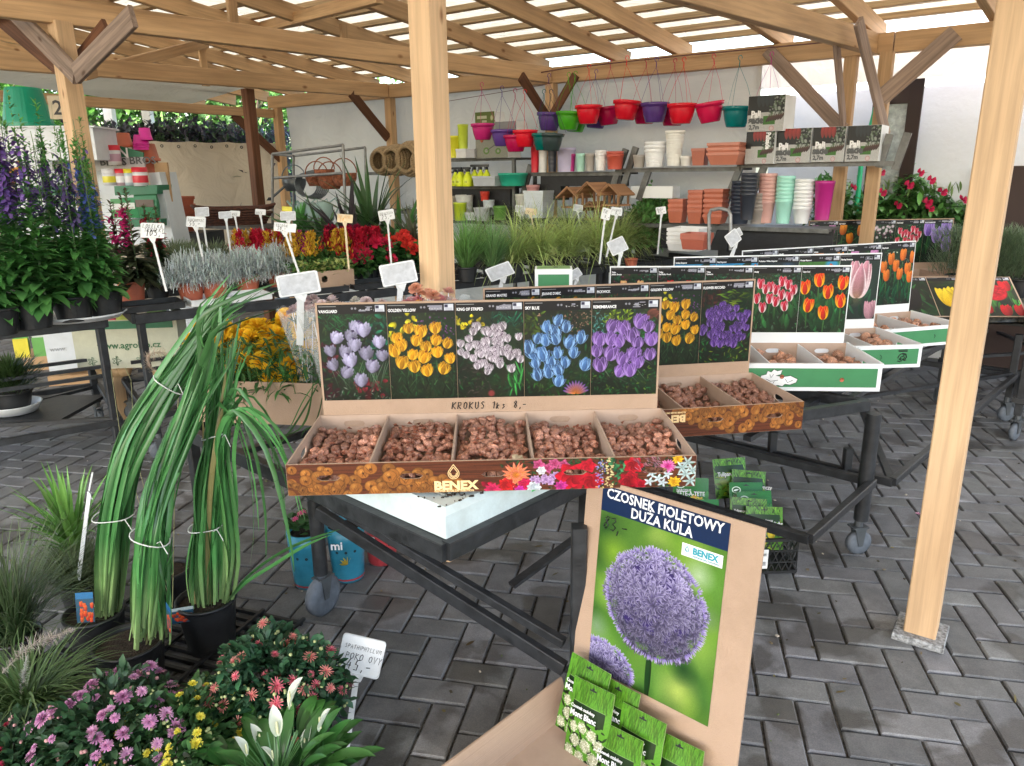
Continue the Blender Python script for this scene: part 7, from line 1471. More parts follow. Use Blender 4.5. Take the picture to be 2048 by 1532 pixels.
for x0, x1, yt, yb, c, lab, n in [(1458, 1500, 362, 448, (.035, .045, .07), 'tall stack of dark navy pots, front left one of the lower shelf', 9), (1476, 1510, 346, 440, (.03, .035, .05), 'black pot stack with scalloped rims behind the navy one', 6), (1496, 1536, 386, 448, (.36, .32, .30), 'stack of taupe pots with lace rims', 5), (1512, 1548, 347, 446, (.66, .38, .35), 'stack of dusty pink pots', 8), (1546, 1584, 352, 447, (.38, .74, .64), 'stack of mint green pots with scalloped rims', 7), (1582, 1622, 358, 447, (.76, .78, .80), 'stack of white pots with lace rims', 8), (1622, 1664, 362, 440, (.42, .02, .20), 'shiny magenta tall pot beside the mandevilla', 1)]:
    tub(x0, x1, yt, yb, BB+(.0 if n != 6 else .2), c, lab, n=n, gap=.028 if n > 1 else 0, taper=.72, group='stacks of tall pots on the lower right shelf')
for x0, x1, yt, yb, lab, n in [(1338, 1372, 398, 445, 'lower stack of square terracotta pots at the left', 3), (1376, 1410, 380, 447, 'middle stack of square terracotta pots', 5), (1408, 1452, 378, 447, 'right stack of square terracotta pots', 6)]: tub(x0, x1, yt, yb, BB+.05, (.45, .13, .075), lab, shape='sq', n=n, gap=.038, taper=.8, group='stacks of square terracotta pots')
tub(1365, 1420, 466, 498, BB+.9, (.42, .11, .07), 'terracotta window box on the floor shelf', shape='sq', n=2, gap=.02, taper=.85); tub(1340, 1412, 455, 500, BB+.7, (.68, .68, .68), 'stack of white planters on the floor behind the tulip boards', shape='sq', n=4, gap=.03, taper=.9)
for x0, x1, yt, yb, c, lab, kw in [(897, 922, 272, 316, (.72, .70, .04), 'bright yellow tapering pot at the left of the upper steel shelf', {}), (918, 936, 249, 300, (.55, .68, .06), 'lime green tall vase with an orange foot', {}), (918, 941, 298, 316, (.62, .62, .62), 'small white cube pot on the upper shelf', dict(shape='sq', taper=.98)), (936, 958, 298, 316, (.36, .36, .38), 'small grey cube pot on the upper shelf', dict(shape='sq', taper=.98))]: tub(x0, x1, yt, yb, BB+.1, c, lab, **kw)
tub(1000, 1052, 346, 372, BB+.1, (.02, .33, .22), 'green bowl on the spray bottle shelf'); tub(958, 1010, 352, 372, BB+.12, (.42, .44, .47), 'grey storage box on the spray bottle shelf', shape='sq', taper=.95)
low = [(900, 918, 392, 438, (.3, .27, .22), 'beige pot low behind the post'), (910, 932, 405, 441, (.5, .62, .03), 'lime green patterned pot on the lower shelf'), (915, 945, 390, 436, (.62, .62, .6), 'white ribbed pot behind the lime pot'), (932, 958, 425, 440, (.7, .72, .74), 'small white pot at the front of the lower shelf'), (950, 980, 415, 442, (.45, .47, .48), 'black and white striped stacked pots'), (968, 988, 400, 430, (.6, .65, .68), 'light ribbed pot stack in the middle'), (988, 1012, 412, 440, (.12, .28, .05), 'green ribbed pot on the lower shelf'), (962, 978, 383, 402, (.6, .05, .03), 'small red pot at the back of the lower shelf'), (1032, 1058, 388, 432, (.68, .68, .62), 'cream pot with a green inside'), (1056, 1102, 381, 435, (.62, .68, .72), 'large square white ribbed planter'), (1054, 1078, 370, 384, (.6, .3, .3), 'pink pot at the back beside the upright')]
for x0, x1, yt, yb, c, lab in low: tub(x0, x1, yt, yb, BB+.15 if yt > 400 else BB+.05, c, lab, shape='sq' if x0 == 1056 else 'round', rings=7 if x0 in (950, 968, 915, 1056) else 0, n=1, taper=.86, group='pots on the lower steel shelf')
# dark storage boxes and panels behind
DK = mat('dark_box', (.018, .018, .02), .6, var=.3)
for i, (x0, x1, yt, yb, lab) in enumerate([(1075, 1130, 368, 400, 'dark storage box behind the bird houses'), (1090, 1250, 352, 372, 'row of black nursery boxes behind the pot shelf'), (1270, 1352, 372, 396, 'white display box with dark side behind the leafy plants'), (900, 1030, 375, 440, 'dark panel behind the lower shelf pots'), (1330, 1460, 452, 500, 'dark panel below the terracotta stacks'), (1440, 1660, 452, 540, 'dark cloth hanging below the lower right shelf'), (560, 640, 470, 520, 'dark box behind the plant table')]):
    p, q = PS(x0, yt, BB-.1), PS(x1, yb, BB-.1); w = (Vector((q.x, q.y, 0))-Vector((p.x, p.y, 0))).length; MB().box((0, 0, 0), (w, .15 if i != 5 else .02, abs(p.z-q.z))).build('storage_box', CARD_W if i == 2 else DK, loc=((p.x+q.x)/2, (p.y+q.y)/2, (p.z+q.z)/2), rot=(0, 0, SANG), label=lab, cat='box')
# spray bottles
SPY = colmat((.68, .78, .03), .3); 
def spray():
    t = empty('spray_bottle', (0, 0, 0), 0, 'yellow spray bottle', 'spray bottle', 'yellow spray bottles with black triggers on the steel shelf')
    MB().lathe([(.001, 0), (.048, 0), (.05, .004), (.048, .07), (.03, .11), (.015, .13), (.014, .145)], 16).build('bottle_body', SPY, t)
    mb = MB(); mb.lathe([(.016, .142), (.017, .165), (.001, .167)], 10); mb.box((-.012, 0, .178), (.07, .022, .022)); mb.beam((-.02, 0, .17), (-.035, 0, .13), .01, .006); mb.box((-.05, 0, .178), (.012, .014, .014)); mb.build('trigger', BLACK_PL, t)
    t2 = text('10', .03, INK, t, TRS((-.012, -.0505, .035))); return t
sp0 = spray(); SPL = [(912, 371), (925, 371), (938, 371), (950, 370), (962, 368), (974, 366), (920, 362), (935, 362)]
tree_ = {}
for i, (x, y) in enumerate(SPL):
    o = sp0 if i == 0 else copy_tree(sp0); p = PS(x, y+1, BB+.06 if i < 6 else BB+.2); o.location = (p.x, p.y, zs1-.0 if False else PS(960, 372, BB).z+.001); o.rotation_euler = (0, 0, SANG+.2*(i % 3)); o['label'] = ['yellow spray bottle, first from the centre post', 'yellow spray bottle, second from the centre post', 'yellow spray bottle, third from the centre post', 'yellow spray bottle, fourth from the centre post', 'yellow spray bottle, fifth from the centre post', 'yellow spray bottle next to the grey storage box', 'yellow spray bottle in the rear row near the post', 'yellow spray bottle in the rear row, middle'][i]
    o.scale = (.9, .9, .92+.12*(i in (3, 4, 5)))
# cartons on the upper shelf
def bike_box():
    c = Cv(150, 100, (.55, .55, .5)); c.blob(50, 70, 16, (.35, .5, .2), 1, .2); c.blob(50, 70, 9, (.6, .6, .55), 1, .2); c.blob(105, 72, 14, (.35, .5, .2), 1, .2); c.blob(105, 72, 7, (.6, .6, .55), 1, .2); c.petal(28, 35, 80, 34, 18, (.7, .25, .1), (.8, .35, .15)); c.petal(95, 35, 80, 34, 18, (.7, .25, .1), (.8, .35, .15)); c.petal(50, 70, 30, 60, 3, (.3, .3, .3), (.3, .3, .3)); c.noise(.04); return print_mat('print_bike_box', c)
def carton_box(x0, x1, yt, yb, b, d, m, label, side=None, name='product_carton'):
    p, q = PS(x0, yb, b), PS(x1, yb, b); z1_ = PS(x0, yt, b).z; w = (q-p).length; h = z1_-p.z; t = empty(name, (p+q)/2+Vector((0, 0, .001)), SANG, label, 'carton')
    MB().box((0, d/2, h/2), (w, d, h)).build('box_body', side or CARD_W, t); uvquad('printed_front', (-w/2+.001, -.0015, .001), (w/2-.001, -.0015, .001), (w/2-.001, -.0015, h-.001), (-w/2+.001, -.0015, h-.001), m, t); return t, w, h
c = Cv(100, 60, (.5, .5, .4)); c.rect(0, 0, 100, 34, (.35, .42, .14)); c.blob(85, 16, 9, (.75, .75, .6)); c.rect(10, 10, 60, 18, (.75, .75, .65)); c.rect(35, 22, 60, 28, (.7, .7, .6)); gh = print_mat('print_green_box', c)
carton_box(951, 990, 224, 270, BB+.1, .15, gh, 'green and white carton on top of the bicycle box'); carton_box(952, 1016, 268, 316, BB+.12, .2, bike_box(), 'white carton with a green wheeled cart picture'); carton_box(990, 1033, 243, 268, BB+.1, .15, print_mat('print_grey_box', Cv(20, 20, (.55, .55, .57))), 'pale grey carton behind the hanging violet pots')
def pali():
    w, h = 160, 150; c = Cv(w, h, (.72, .72, .72)); R = rnd; c.rect(0, 0, w, 70, (.045, .05, .06)); c.rect(0, 0, 30, 80, (.04, .045, .05))
    for i in range(130): c.blob(R.uniform(95, 160), R.uniform(0, 90), R.uniform(3, 8), R.choice([(.5, .55, .5), (.25, .35, .2), (.6, .62, .6), (.15, .2, .15)]), .8)
    c.rect(70, 86, 122, 122, (.2, .42, .08)); 
    for i in range(7): c.petal(82+i*10, 112-i*1.5, 60, 34, 9, (.2, .1, .08), (.35, .2, .18))
    return c
pc = pali(); pcr = Cv(160, 150); pcr.a = pc.a.copy(); pcg = Cv(160, 150); pcg.a = pc.a.copy()
for cv, col in ((pcr, (.5, .14, .13)), (pcg, (.12, .15, .17))):
    for i in range(4): cv.petal(40+i*18+8, 48, 90, 60, 22, col, tuple(x*1.35 for x in col), pw=1.0)
    cv.blob(108, 138, 12, (.75, .5, .5), .9, .2); cv.blob(108, 138, 9, (.8, .75, .75), .9, .2); cv.noise(.04)
PR, PG_ = print_mat('print_palisade_red', pcr, .4), print_mat('print_palisade_grey', pcg, .4); DARKT = mat('dark_lettering', (.07, .075, .08), .5, bump=0)
def palis(x0, x1, yt, yb, m, lab, b=BB+.06):
    t, w, h = carton_box(x0, x1, yt, yb, b, .26, m, lab, name='palisade_carton'); text('Pali', h*.26, WHITEP, t, TRS((-w*.40, -.003, h*.40)), bold=.003, sx=.8, name='brand_lettering'); text('sade', h*.27, DARKT, t, TRS((-w*.46, -.003, h*.235)), bold=.004, sx=.9, name='brand_lettering'); text('2,7m', h*.17, DARKT, t, TRS((-w*.44, -.003, h*.07)), bold=.002, sx=.9, name='size_lettering'); return t
palis(1548, 1618, 258, 326, PR, 'left Palisade 2,7m carton with reddish rods'); palis(1621, 1686, 255, 324, PR, 'middle Palisade 2,7m carton with reddish rods'); palis(1689, 1756, 252, 323, PG_, 'right Palisade 2,7m carton with grey rods')
palis(1493, 1566, 192, 263, PG_, 'Palisade carton on top of the others behind the magenta hanging pot', BB+.12); t, w, h = carton_box(1489, 1546, 263, 328, BB+.1, .26, PR, 'Palisade carton standing on its side, rotated lettering', name='palisade_carton'); text('Palisade', h*.2, WHITEP, t, TRS((w*.2, -.003, h*.95))@RY(pi/2), bold=.002, sx=.8)
# wooden bird houses
BH_ = wood_mat('birdhouse_wood', (.40, .22, .12)); STRAW = mat('straw', (.42, .30, .17), .85, var=.4, scale=40, bump=1, bscale=70, stretch=(1, 1, 6))
def bird_house(px, py, s, lab):
    p = PS(px, py, BB+.25); t = empty('bird_house', p, SANG-.2, lab, 'bird house', 'wooden bird feeding houses on the shelf'); w = .26*s; h = .2*s
    for x in (-1, 1):
        for y in (-1, 1): timber_l(t, 'corner_post', (x*w*.35, y*w*.3, 0), (x*w*.35, y*w*.3, h*.62), .018*s)
    MB().box((0, 0, .008), (w*.85, w*.75, .014)).build('floor_board', BH_, t)
    for sx in (-1, 1):
        for k in range(5):
            f = (k+.5)/5; x = sx*w*.55*f; z = h*(1.05-.5*f); mb = MB(); mb.box((0, 0, 0), (w*.13, w*.95, .012), M=Matrix.Rotation(sx*.75, 3, 'Y')); mb.build('roof_slat', BH_, t, loc=(x, 0, z))
        timber_l(t, 'gable_bar', (0, -w*.49, h*1.1), (sx*w*.6, -w*.49, h*.52), .014*s)
def timber_l(t, n, p, q, w): return MB().beam(p, q, w, w).build(n, BH_, t)
bird_house(1150, 416, .8, 'left wooden bird house with an open slatted roof'); bird_house(1192, 414, .92, 'middle wooden bird house, the tallest'); bird_house(1232, 412, .8, 'right wooden bird house partly behind the slanted upright'); bird_house(1192, 440, .7, 'small pale bird house in front of the larger ones')
# woven straw nests left of the post
for i, (px, py, r) in enumerate([(757, 322, .13), (783, 320, .14), (812, 318, .16), (838, 325, .12)]):
    p = PS(px, py, .7); t = empty('straw_nest', p, SANG, ['leftmost round woven straw nest', 'second woven straw nest', 'largest woven straw nest, third from left', 'woven straw nest half hidden by the centre post'][i], 'straw basket', 'round woven straw nests on the shelf left of the centre post'); mb = MB(); M = Matrix.Rotation(pi/2, 3, 'X')
    for k in range(7): rr = r*(.62+.38*sin(pi*(k+1)/8)); mb.tube([Vector((rr*cos(a), k*.03, rr*sin(a))) for a in np.linspace(0, 2*pi, 19)], .022, 6, cap=False)
    mb.build('woven_wall', STRAW, t); MB().lathe([(.001, 0), (r*.7, 0)], 16, (0, .2, 0), M=M).build('nest_back', mat('nest_dark', (.08, .05, .03), .9), t)
shelf(735, 860, 345, .62, .35, 'wooden shelf under the straw nests', y1=343); shelf(735, 860, 420, .62, .35, 'dark lower shelf behind the strap leaved plants')
# grey wire rack with baskets and watering cans
wr = empty('wire_rack', S(2.3, 1.4, 0), SANG, 'grey tubular wheeled rack carrying baskets and watering cans', 'rack'); bpy.context.view_layer.update(); M = wr.matrix_world.inverted()
def rt(pts, b, n='rack_tube', r=.013): MB().tube([M@PS(x, y, b) for x, y in pts], r, 8).build(n, GREY_STEEL, wr)
rt([(545, 460), (545, 308)], 1.6); rt([(545, 308), (686, 290)], 1.6); rt([(686, 290), (692, 460)], 1.6); rt([(587, 460), (587, 312)], 1.0); rt([(587, 312), (730, 295)], 1.0); rt([(730, 295), (735, 460)], 1.0); rt([(549, 356), (600, 352), (686, 346)], 1.6); rt([(545, 308), (587, 312)], 1.3)
BASK = mat('basket_weave', (.30, .10, .05), .8, var=.4, scale=40, bump=.8, bscale=60); TIN = mat('zinc', (.16, .18, .20), .35, metal=.6, var=.2)
for i, (px, py, r, m_, lab) in enumerate([(635, 362, .11, BASK, 'left round terracotta coloured basket on the wire rack'), (662, 368, .12, BASK, 'middle basket on the wire rack'), (690, 362, .12, BASK, 'right basket on the wire rack'), (650, 350, .1, BASK, 'basket at the back of the wire rack'), (590, 372, .12, TIN, 'large zinc watering can body hanging on the rack')]):
    p = PS(px, py+10, 1.35); t = empty('woven_basket' if i < 4 else 'watering_can', p, 0, lab, 'basket' if i < 4 else 'watering can'); mb = MB(); mb.lathe([(.001, 0), (r*.7, 0), (r*.95, r*.5), (r, r*.95), (r*.96, r*1.0), (r*.9, r*.9)], 16); mb.build('basket_wall' if i < 4 else 'can_body', m_, t); MB().tube([(r*cos(a), 0, r+r*1.1*sin(a)) for a in np.linspace(0, pi, 11)], .006, 6).build('handle', m_, t)
    if i == 4: MB().tube([(-.08, -.05, .05), (-.2, -.12, -.06)], .012, 8).build('spout', TIN, t); MB().lathe([(.001, 0), (.035, .0), (.012, .03)], 12, (-.22, -.13, -.085)).build('rose', INK, t)
coil = MB()
for k in range(7): coil.tube([Vector((.11*(1+.05*k)*cos(a)+.01*k, .015*k, .11*(1+.04*k)*sin(a))) for a in np.linspace(0, 2*pi, 17)], .008, 5, cap=False)
coil.build('wire_coil', TIN, loc=PS(612, 370, 1.4), label='coiled grey wire hanging beside the watering can on the rack', cat='wire coil')
GC = colmat((.25, .36, .33), .4)
for i, (px, py) in enumerate([(612, 435), (632, 436), (650, 434)]):
    p = PS(px, py+8, 1.8); t = empty('watering_can', p, .3, ['left pale green watering can behind the cards', 'middle pale green watering can behind the cards', 'right pale green watering can behind the cards'][i], 'watering can', 'pale green watering cans'); MB().lathe([(.001, 0), (.075, 0), (.085, .02), (.08, .14), (.05, .17)], 16).build('can_body', GC, t); MB().tube([(.05, 0, .16), (.11, 0, .2), (.13, 0, .12), (.08, 0, .04)], .008, 6).build('handle', GC, t); MB().tube([(-.07, 0, .06), (-.15, 0, .19)], .012, 6).build('spout', GC, t)
tb3 = shelf(545, 735, 462, 1.2, .6, 'low board under the watering cans behind the plant tables')
wb = PS(470, 435, 2.2); t = empty('wicker_basket', wb+Vector((0, 0, -.05)), .3, 'dark brown wicker basket before the beige tarpaulin', 'basket'); mb = MB()
for k in range(7): rr = .2+.012*k; mb.tube([Vector((rr*1.3*cos(a), rr*.8*sin(a), k*.022+.03*abs(cos(a))**4*(k > 4))) for a in np.linspace(0, 2*pi, 25)], .013, 5, cap=False)
mb.build('woven_wall', mat('dark_wicker', (.10, .035, .02), .7, var=.4, scale=50), t)
shelf(395, 530, 450, 2.1, .5, 'low stand under the dark wicker basket')

# ------------------------------------------------------------------ hanging pots
def hang_mesh(m):
    mb = MB(); prof = [(.001, -.03), (.070, -.03), (.076, -.025), (.094, .03), (.104, .082), (.104, .094), (.118, .096), (.120, .122), (.116, .124), (.108, .118), (.098, .09), (.07, -.02)]; mb.lathe(prof, 28)
    for k in range(3): a = 2*pi*k/3; mb.box((.118*cos(a), .118*sin(a), .118), (.012, .012, .01), a)
    return mb.mesh('pot_shell', m)
HC = {'m': (.50, .02, .17), 'p': (.10, .045, .25), 'r': (.72, .01, .03), 'g': (.07, .42, .02), 'c': (.45, .005, .08), 't': (.0, .20, .22), 'k': (.03, .05, .055), 'd': (.0, .12, .11), 'M': (.48, .05, .25), 'C': (.66, .01, .09)}
hm = {k: hang_mesh(colmat(v, .18, 'hanging_'+k)) for k, v in HC.items()}; hmat = {k: colmat(v, .3, 'hanging_'+k) for k, v in HC.items()}
CN = {'m': 'magenta', 'p': 'violet', 'r': 'bright red', 'g': 'green', 'c': 'crimson', 't': 'teal', 'k': 'dark grey', 'd': 'dark teal', 'M': 'pinkish magenta', 'C': 'raspberry red'}
HP_ = [(965, 245, 168, 'm', 0, .30, 'leftmost of all'), (1005, 257, 175, 'p', 0, .30, 'second from the left, just right of the magenta one'), (1031, 268, 180, 'c', 0, .1, 'half hidden behind the low red pot'), (1050, 258, 182, 'r', .0, .32, 'low one left of the dark grey pot'), (1088, 264, 182, 'd', 0, .1, 'half hidden between the red and dark grey ones'), (1102, 265, 182, 'k', .05, .25, 'right below the first violet upper pot'), (1098, 227, 150, 'p', .06, .3, 'above the dark grey pot'), (1137, 225, 148, 'g', .05, .35, 'the brightest green one'), (1150, 230, 145, 'g', .1, .1, 'green one behind the bright green one'), (1177, 212, 132, 'r', .0, .35, 'first big red one right of the green pots'), (1191, 222, 142, 'p', .1, .1, 'violet one behind the first big red pot'), (1218, 215, 122, 'c', -.1, .12, 'tilted behind between two red pots'), (1252, 203, 115, 'r', .08, .35, 'red one hanging highest in the middle'), (1290, 212, 118, 'c', 0, .1, 'mostly hidden behind the middle violet pot'), (1310, 207, 118, 'p', .0, .35, 'large violet one in the middle of the red ones'), (1346, 215, 120, 'c', .0, .1, 'hidden behind the widest red pot'), (1364, 209, 118, 'r', .0, .38, 'widest red one right of the large violet'), (1422, 206, 112, 'C', -.14, .3, 'tilted to the left, beside the teal pot'), (1474, 215, 115, 't', .03, .3, 'before the white glare'), (1536, 208, 108, 'M', .0, .35, 'rightmost, before the Palisade carton')]
for px, py, hy, k, tl, b, d in HP_:
    b = .95 if px < 1110 and py > 240 else b
    pr_ = PS(px, py, b); hk = PS(px+(3 if b < .2 else 0), hy, b); t = empty('hanging_pot', pr_+Vector((0, 0, -.118)), rnd.random()*2, CN[k]+' glossy hanging pot, '+d, 'hanging pot', 'hanging pots on the back eave rail'); t.rotation_euler = (0, tl, 0)
    obj('pot_shell', hm[k], t, sc=.88 if b > .9 else 1); M = t.matrix_world; top = Vector((0, 0, hk.z-pr_.z+.118)); top = Matrix.Rotation(-tl, 3, 'Y')@top
    az0 = rnd.random()*2; kn = top+Vector((0, 0, -.06))
    for j in range(3):
        a = az0+2*pi*j/3; e_ = Vector((.118*cos(a), .118*sin(a), .12)); MB().tube([e_, e_.lerp(kn, .55)+Vector((.012*cos(a), .012*sin(a), 0)), kn], .0014, 4).build('hanger_wire', hmat[k], t)
    MB().tube([kn, kn+Vector((0, 0, .035)), top+Vector((-.014, 0, -.012)), top+Vector((-.010, 0, .008)), top+Vector((.006, 0, .014)), top+Vector((.016, 0, .002)), top+Vector((.014, 0, -.014))], [.004, .003, .003, .003, .003, .003, .002], 6).build('hook', hmat[k], t)
rl_ = MB(); rl_.tube([S(3.75, .22, 2.46), S(4.3, .16, 2.50), S(5.4, .14, 2.51), S(6.6, .14, 2.50)], .006, 6); rl_.tube([S(3.0, .33, 2.28), S(4.2, .3, 2.36)], .003, 5)
rl_.build('hanging_rail', mat('rusty_bar', (.12, .05, .04), .6), label='thin dark rail along the back eave that carries the hanging pots', cat='rail')
# ------------------------------------------------------------------ display rack at the left, boxes under the table
DW = mat('display_white', (.66, .70, .74), .5, var=.04); DG_ = mat('display_green', (.02, .16, .08), .45, var=.08)
YR = 5.9
def RP(px, py, dy=0.0): return PY(px, py, YR+dy)
t = empty('display_rack', RP(260, 480), 0, 'white tilted product display rack with green shelf trays and a BROS header', 'display rack'); L0 = Vector(t.location)
def rq(name, pts, m, dy=0.0, th=.02, **kw):
    vs = [RP(x, y, dy)-L0 for x, y in pts]; n = len(vs); vs2 = [v+Vector((0, th, 0)) for v in vs]; return MB().add(vs+vs2, [tuple(range(n-1, -1, -1)), tuple(range(n, 2*n))]+[(i, (i+1) % n, n+(i+1) % n, n+i) for i in range(n)]).build(name, m, t, **kw)
rq('back_panel', [(30, 255), (180, 270), (345, 480), (30, 520)], DW, .2); rq('side_panel', [(297, 346), (318, 344), (350, 490), (325, 500)], DW, -.02, .3); rq('shelf_tray', [(228, 372), (314, 370), (314, 388), (230, 391)], DG_, -.12, .25); rq('shelf_tray', [(240, 440), (322, 438), (322, 452), (240, 455)], DG_, -.12, .25); rq('shelf_tray', [(40, 372), (110, 372), (110, 390), (40, 391)], DG_, -.12, .25)
rq('arched_header', [(104, 300), (130, 289), (190, 288), (240, 292), (286, 305), (286, 318), (104, 318)], DG_, -.03); hd = rq('header_board', [(104, 314), (288, 314), (290, 342), (104, 342)], mat('header_grey', (.42, .42, .44), .5), -.04)
hp_ = RP(200, 331, -.045)-L0; text('BROS', .075, DARKT, t, TRS(hp_), bold=.001, sx=1.1); text('BROS', .075, DARKT, t, TRS(RP(259, 328, -.045)-L0), bold=.001, sx=1.1); text('GREEN', .10, WHITEP, t, TRS(RP(175, 316, -.04)-L0), bold=.002)
def product(px, py, w, h, c1, c2, c3, lab, kind='jar', Y=-.1):
    p = RP(px, py, Y); o = empty('product_jar' if kind == 'jar' else 'product_bag', p, 0, lab, 'packed product')
    if kind == 'jar':
        MB().lathe([(.001, 0), (w/2, 0), (w/2, h*.72), (w*.45, h*.75)], 18).build('jar_body', colmat(c1), o); MB().lathe([(w*.505, h*.18), (w*.507, h*.19), (w*.507, h*.55), (w*.505, h*.56)], 18).build('jar_label', colmat(c2), o); MB().lathe([(w*.52, h*.74), (w*.52, h), (.001, h)], 18).build('jar_lid', colmat(c3), o)
    else:
        mb = MB(); mb.add([(-w/2, 0, 0), (w/2, 0, 0), (w/2, .03, 0), (-w/2, .03, 0), (-w/2, -.01, h*.5), (w/2, -.01, h*.5), (w/2, .045, h*.5), (-w/2, .045, h*.5), (-w/2, .012, h), (w/2, .012, h), (w/2, .02, h), (-w/2, .02, h)], [(3, 2, 1, 0)]+[(a+i, a+(i+1) % 4, a+4+(i+1) % 4, a+4+i) for a in (0, 4) for i in range(4)]+[(8, 9, 10, 11)]); mb.build('bag_body', colmat(c1), o); MB().box((0, -.013, h*.6), (w*.8, .002, h*.3)).build('bag_label', colmat(c2), o)
WH, RDD, YLL, GNN = (.7, .7, .72), (.62, .02, .04), (.7, .62, .03), (.02, .2, .08)
for a in [(283, 372, .105, .135, WH, RDD, RDD, 'white jar with red lid and red band at the right of the display tray'), (262, 371, .075, .12, (.5, .6, .65), WH, YLL, 'slim pale jar with a yellow lid on the display tray'), (245, 371, .075, .12, (.5, .35, .4), WH, RDD, 'slim pale jar with a red lid on the display tray'), (222, 371, .10, .12, WH, YLL, WH, 'jar with a bright yellow label beside the lobelias'), (231, 330, .09, .14, WH, (.5, .3, .4), RDD, 'white tube with a red cap standing before the BROS header')]: product(*a)
for a in [(295, 436, .17, .18, GNN, (.08, .05, .04), WH, 'dark green seed bag at the right of the lower tray', 'bag'), (262, 436, .12, .15, (.03, .25, .09), (.6, .65, .6), WH, 'green seed bag with a round emblem in the lower tray', 'bag'), (238, 436, .1, .14, (.1, .3, .12), WH, WH, 'small green bag at the left of the lower tray', 'bag')]: product(*a)
for a in [(17, 330, .10, .26, (.10, .13, .14), (.7, .5, .05), WH, 'dark bottle shaped carton at the upper left edge', 'bag'), (14, 372, .1, .13, (.65, .1, .1), WH, WH, 'red and white pack behind the lobelia spikes at the left edge', 'bag'), (32, 350, .08, .12, (.75, .3, .04), WH, WH, 'orange pack behind the lobelia spikes', 'bag')]: product(*a, Y=-.2)
# white box with green bucket upside down on it
wb_ = RP(100, 262, -.3); o = empty('white_box', wb_, .1, 'white creased box top carrying the green bucket', 'box'); MB().box((0, .1, -.09), (.66, .4, .22)).build('box_body', DW, o); MB().box((0, .1, .022), (.70, .44, .012), ).build('box_lid', DW, o)
bk = RP(55, 232, -.25); hB = RP(45, 153, -.25).z-bk.z; o = empty('green_bucket', (bk.x, bk.y, wb_.z+.03), 0, 'green ribbed bucket turned upside down on the white box', 'bucket'); mb = MB(); n = 36; vs = []; GB = colmat((.0, .26, .15), .35)
prof = [(.17, 0), (.17, .02), (.155, .022), (.155, .03), (.115, hB-.01), (.11, hB), (.001, hB)]
for r, z in prof:
    for k in range(n): q = r*(1+(.02 if k % 3 == 0 and .02 < z < hB-.02 else 0)); vs.append((q*cos(2*pi*k/n), q*sin(2*pi*k/n), z))
mb.add(vs, [(i*n+k, i*n+(k+1) % n, (i+1)*n+(k+1) % n, (i+1)*n+k) for i in range(len(prof)-1) for k in range(n)]); mb.build('bucket_wall', GB, o)
# pots beyond the header
for x0, x1, yt, yb, c, lab, n in [(183, 215, 266, 292, (.22, .08, .07), 'brownish red pot behind the display header', 1), (214, 233, 267, 290, (.40, .25, .62), 'lilac pot behind the display header', 1), (234, 266, 266, 294, (.55, .13, .06), 'orange terracotta pot behind the display header', 1), (268, 300, 270, 300, (.72, .02, .32), 'stack of hot pink pots', 3), (278, 305, 256, 280, (.75, .03, .36), 'topmost hot pink pot of the stack', 1)]:
    p = RP((x0+x1)/2, yb, .25); r = (RP(x1, yb, .25)-RP(x0, yb, .25)).length/2; h = RP(x0, yt, .25).z-p.z; o = empty('plant_pot', p, 0, lab, 'pot'); m_ = colmat(c)
    for k in range(n): MB().lathe([(r*.99, k*.02), (r*.99, k*.02+.015), (r*.93, k*.02+.017), (r*.72, h-.02*(n-1-k)), (.001, h-.02*(n-1-k))], 20).build('pot_shell', m_, o)
# red square pots stack, plank, 2 sign
for k, (x, yb, r_) in enumerate([(292, 322, .10), (292, 345, .11)]): 
    o = empty('square_pot', RP(x, yb, .3), .2, ['large terracotta pot upside down behind the display', 'terracotta planter below the upside down pot'][k], 'pot'); MB().lathe([(r_*1.1, 0), (r_*1.1, .02), (r_, .022), (r_*.8, .13), (.001, .13)], 20).build('pot_shell', TERRA, o)
pl = empty('wooden_board', RP(340, 420, .1), 0, 'pine board standing beside the white display rack', 'board'); o_ = Vector(pl.location); timber_w = MB().beam(RP(322, 325, .1)-o_, RP(352, 560, .1)-o_, .10, .025, up=(0, 1, 0)).build('board', WOOD, pl)
for k in range(3): 
    o = empty('window_box', PY(352, 412+k*0, 7.4)+Vector((0, 0, -.24+k*.07)), SANG, 'square terracotta planter in the stack behind the pine board, '+['lowest', 'middle', 'topmost'][k], 'pot'); MB().lathe([(.001, 0), (.14, 0), (.17, .16), (.18, .162), (.18, .19), (.165, .19)], 4, M=Matrix.Rotation(pi/4, 3, 'Z'), smooth=False).build('pot_shell', TERRA, o)
st2 = MB().box((0, .1, 0), (.6, .5, .5)); st2.build('storage_box', DK, loc=PY(352, 412, 7.4)+Vector((0, 0, -.5)), label='dark stand under the stack of square terracotta planters', cat='box')
ns = empty('number_sign', PS(118, 218, 6.0) if False else PY(117, 215, 5.4), .2, 'beige board with the number 2 fixed left of the pine post', 'sign'); MB().box((0, 0, 0), (.12, .01, .15)).build('sign_board', mat('beige_card', (.5, .42, .3), .6), ns); text('2', .13, INK, ns, TRS((-.035, -.007, -.045)), bold=.002)
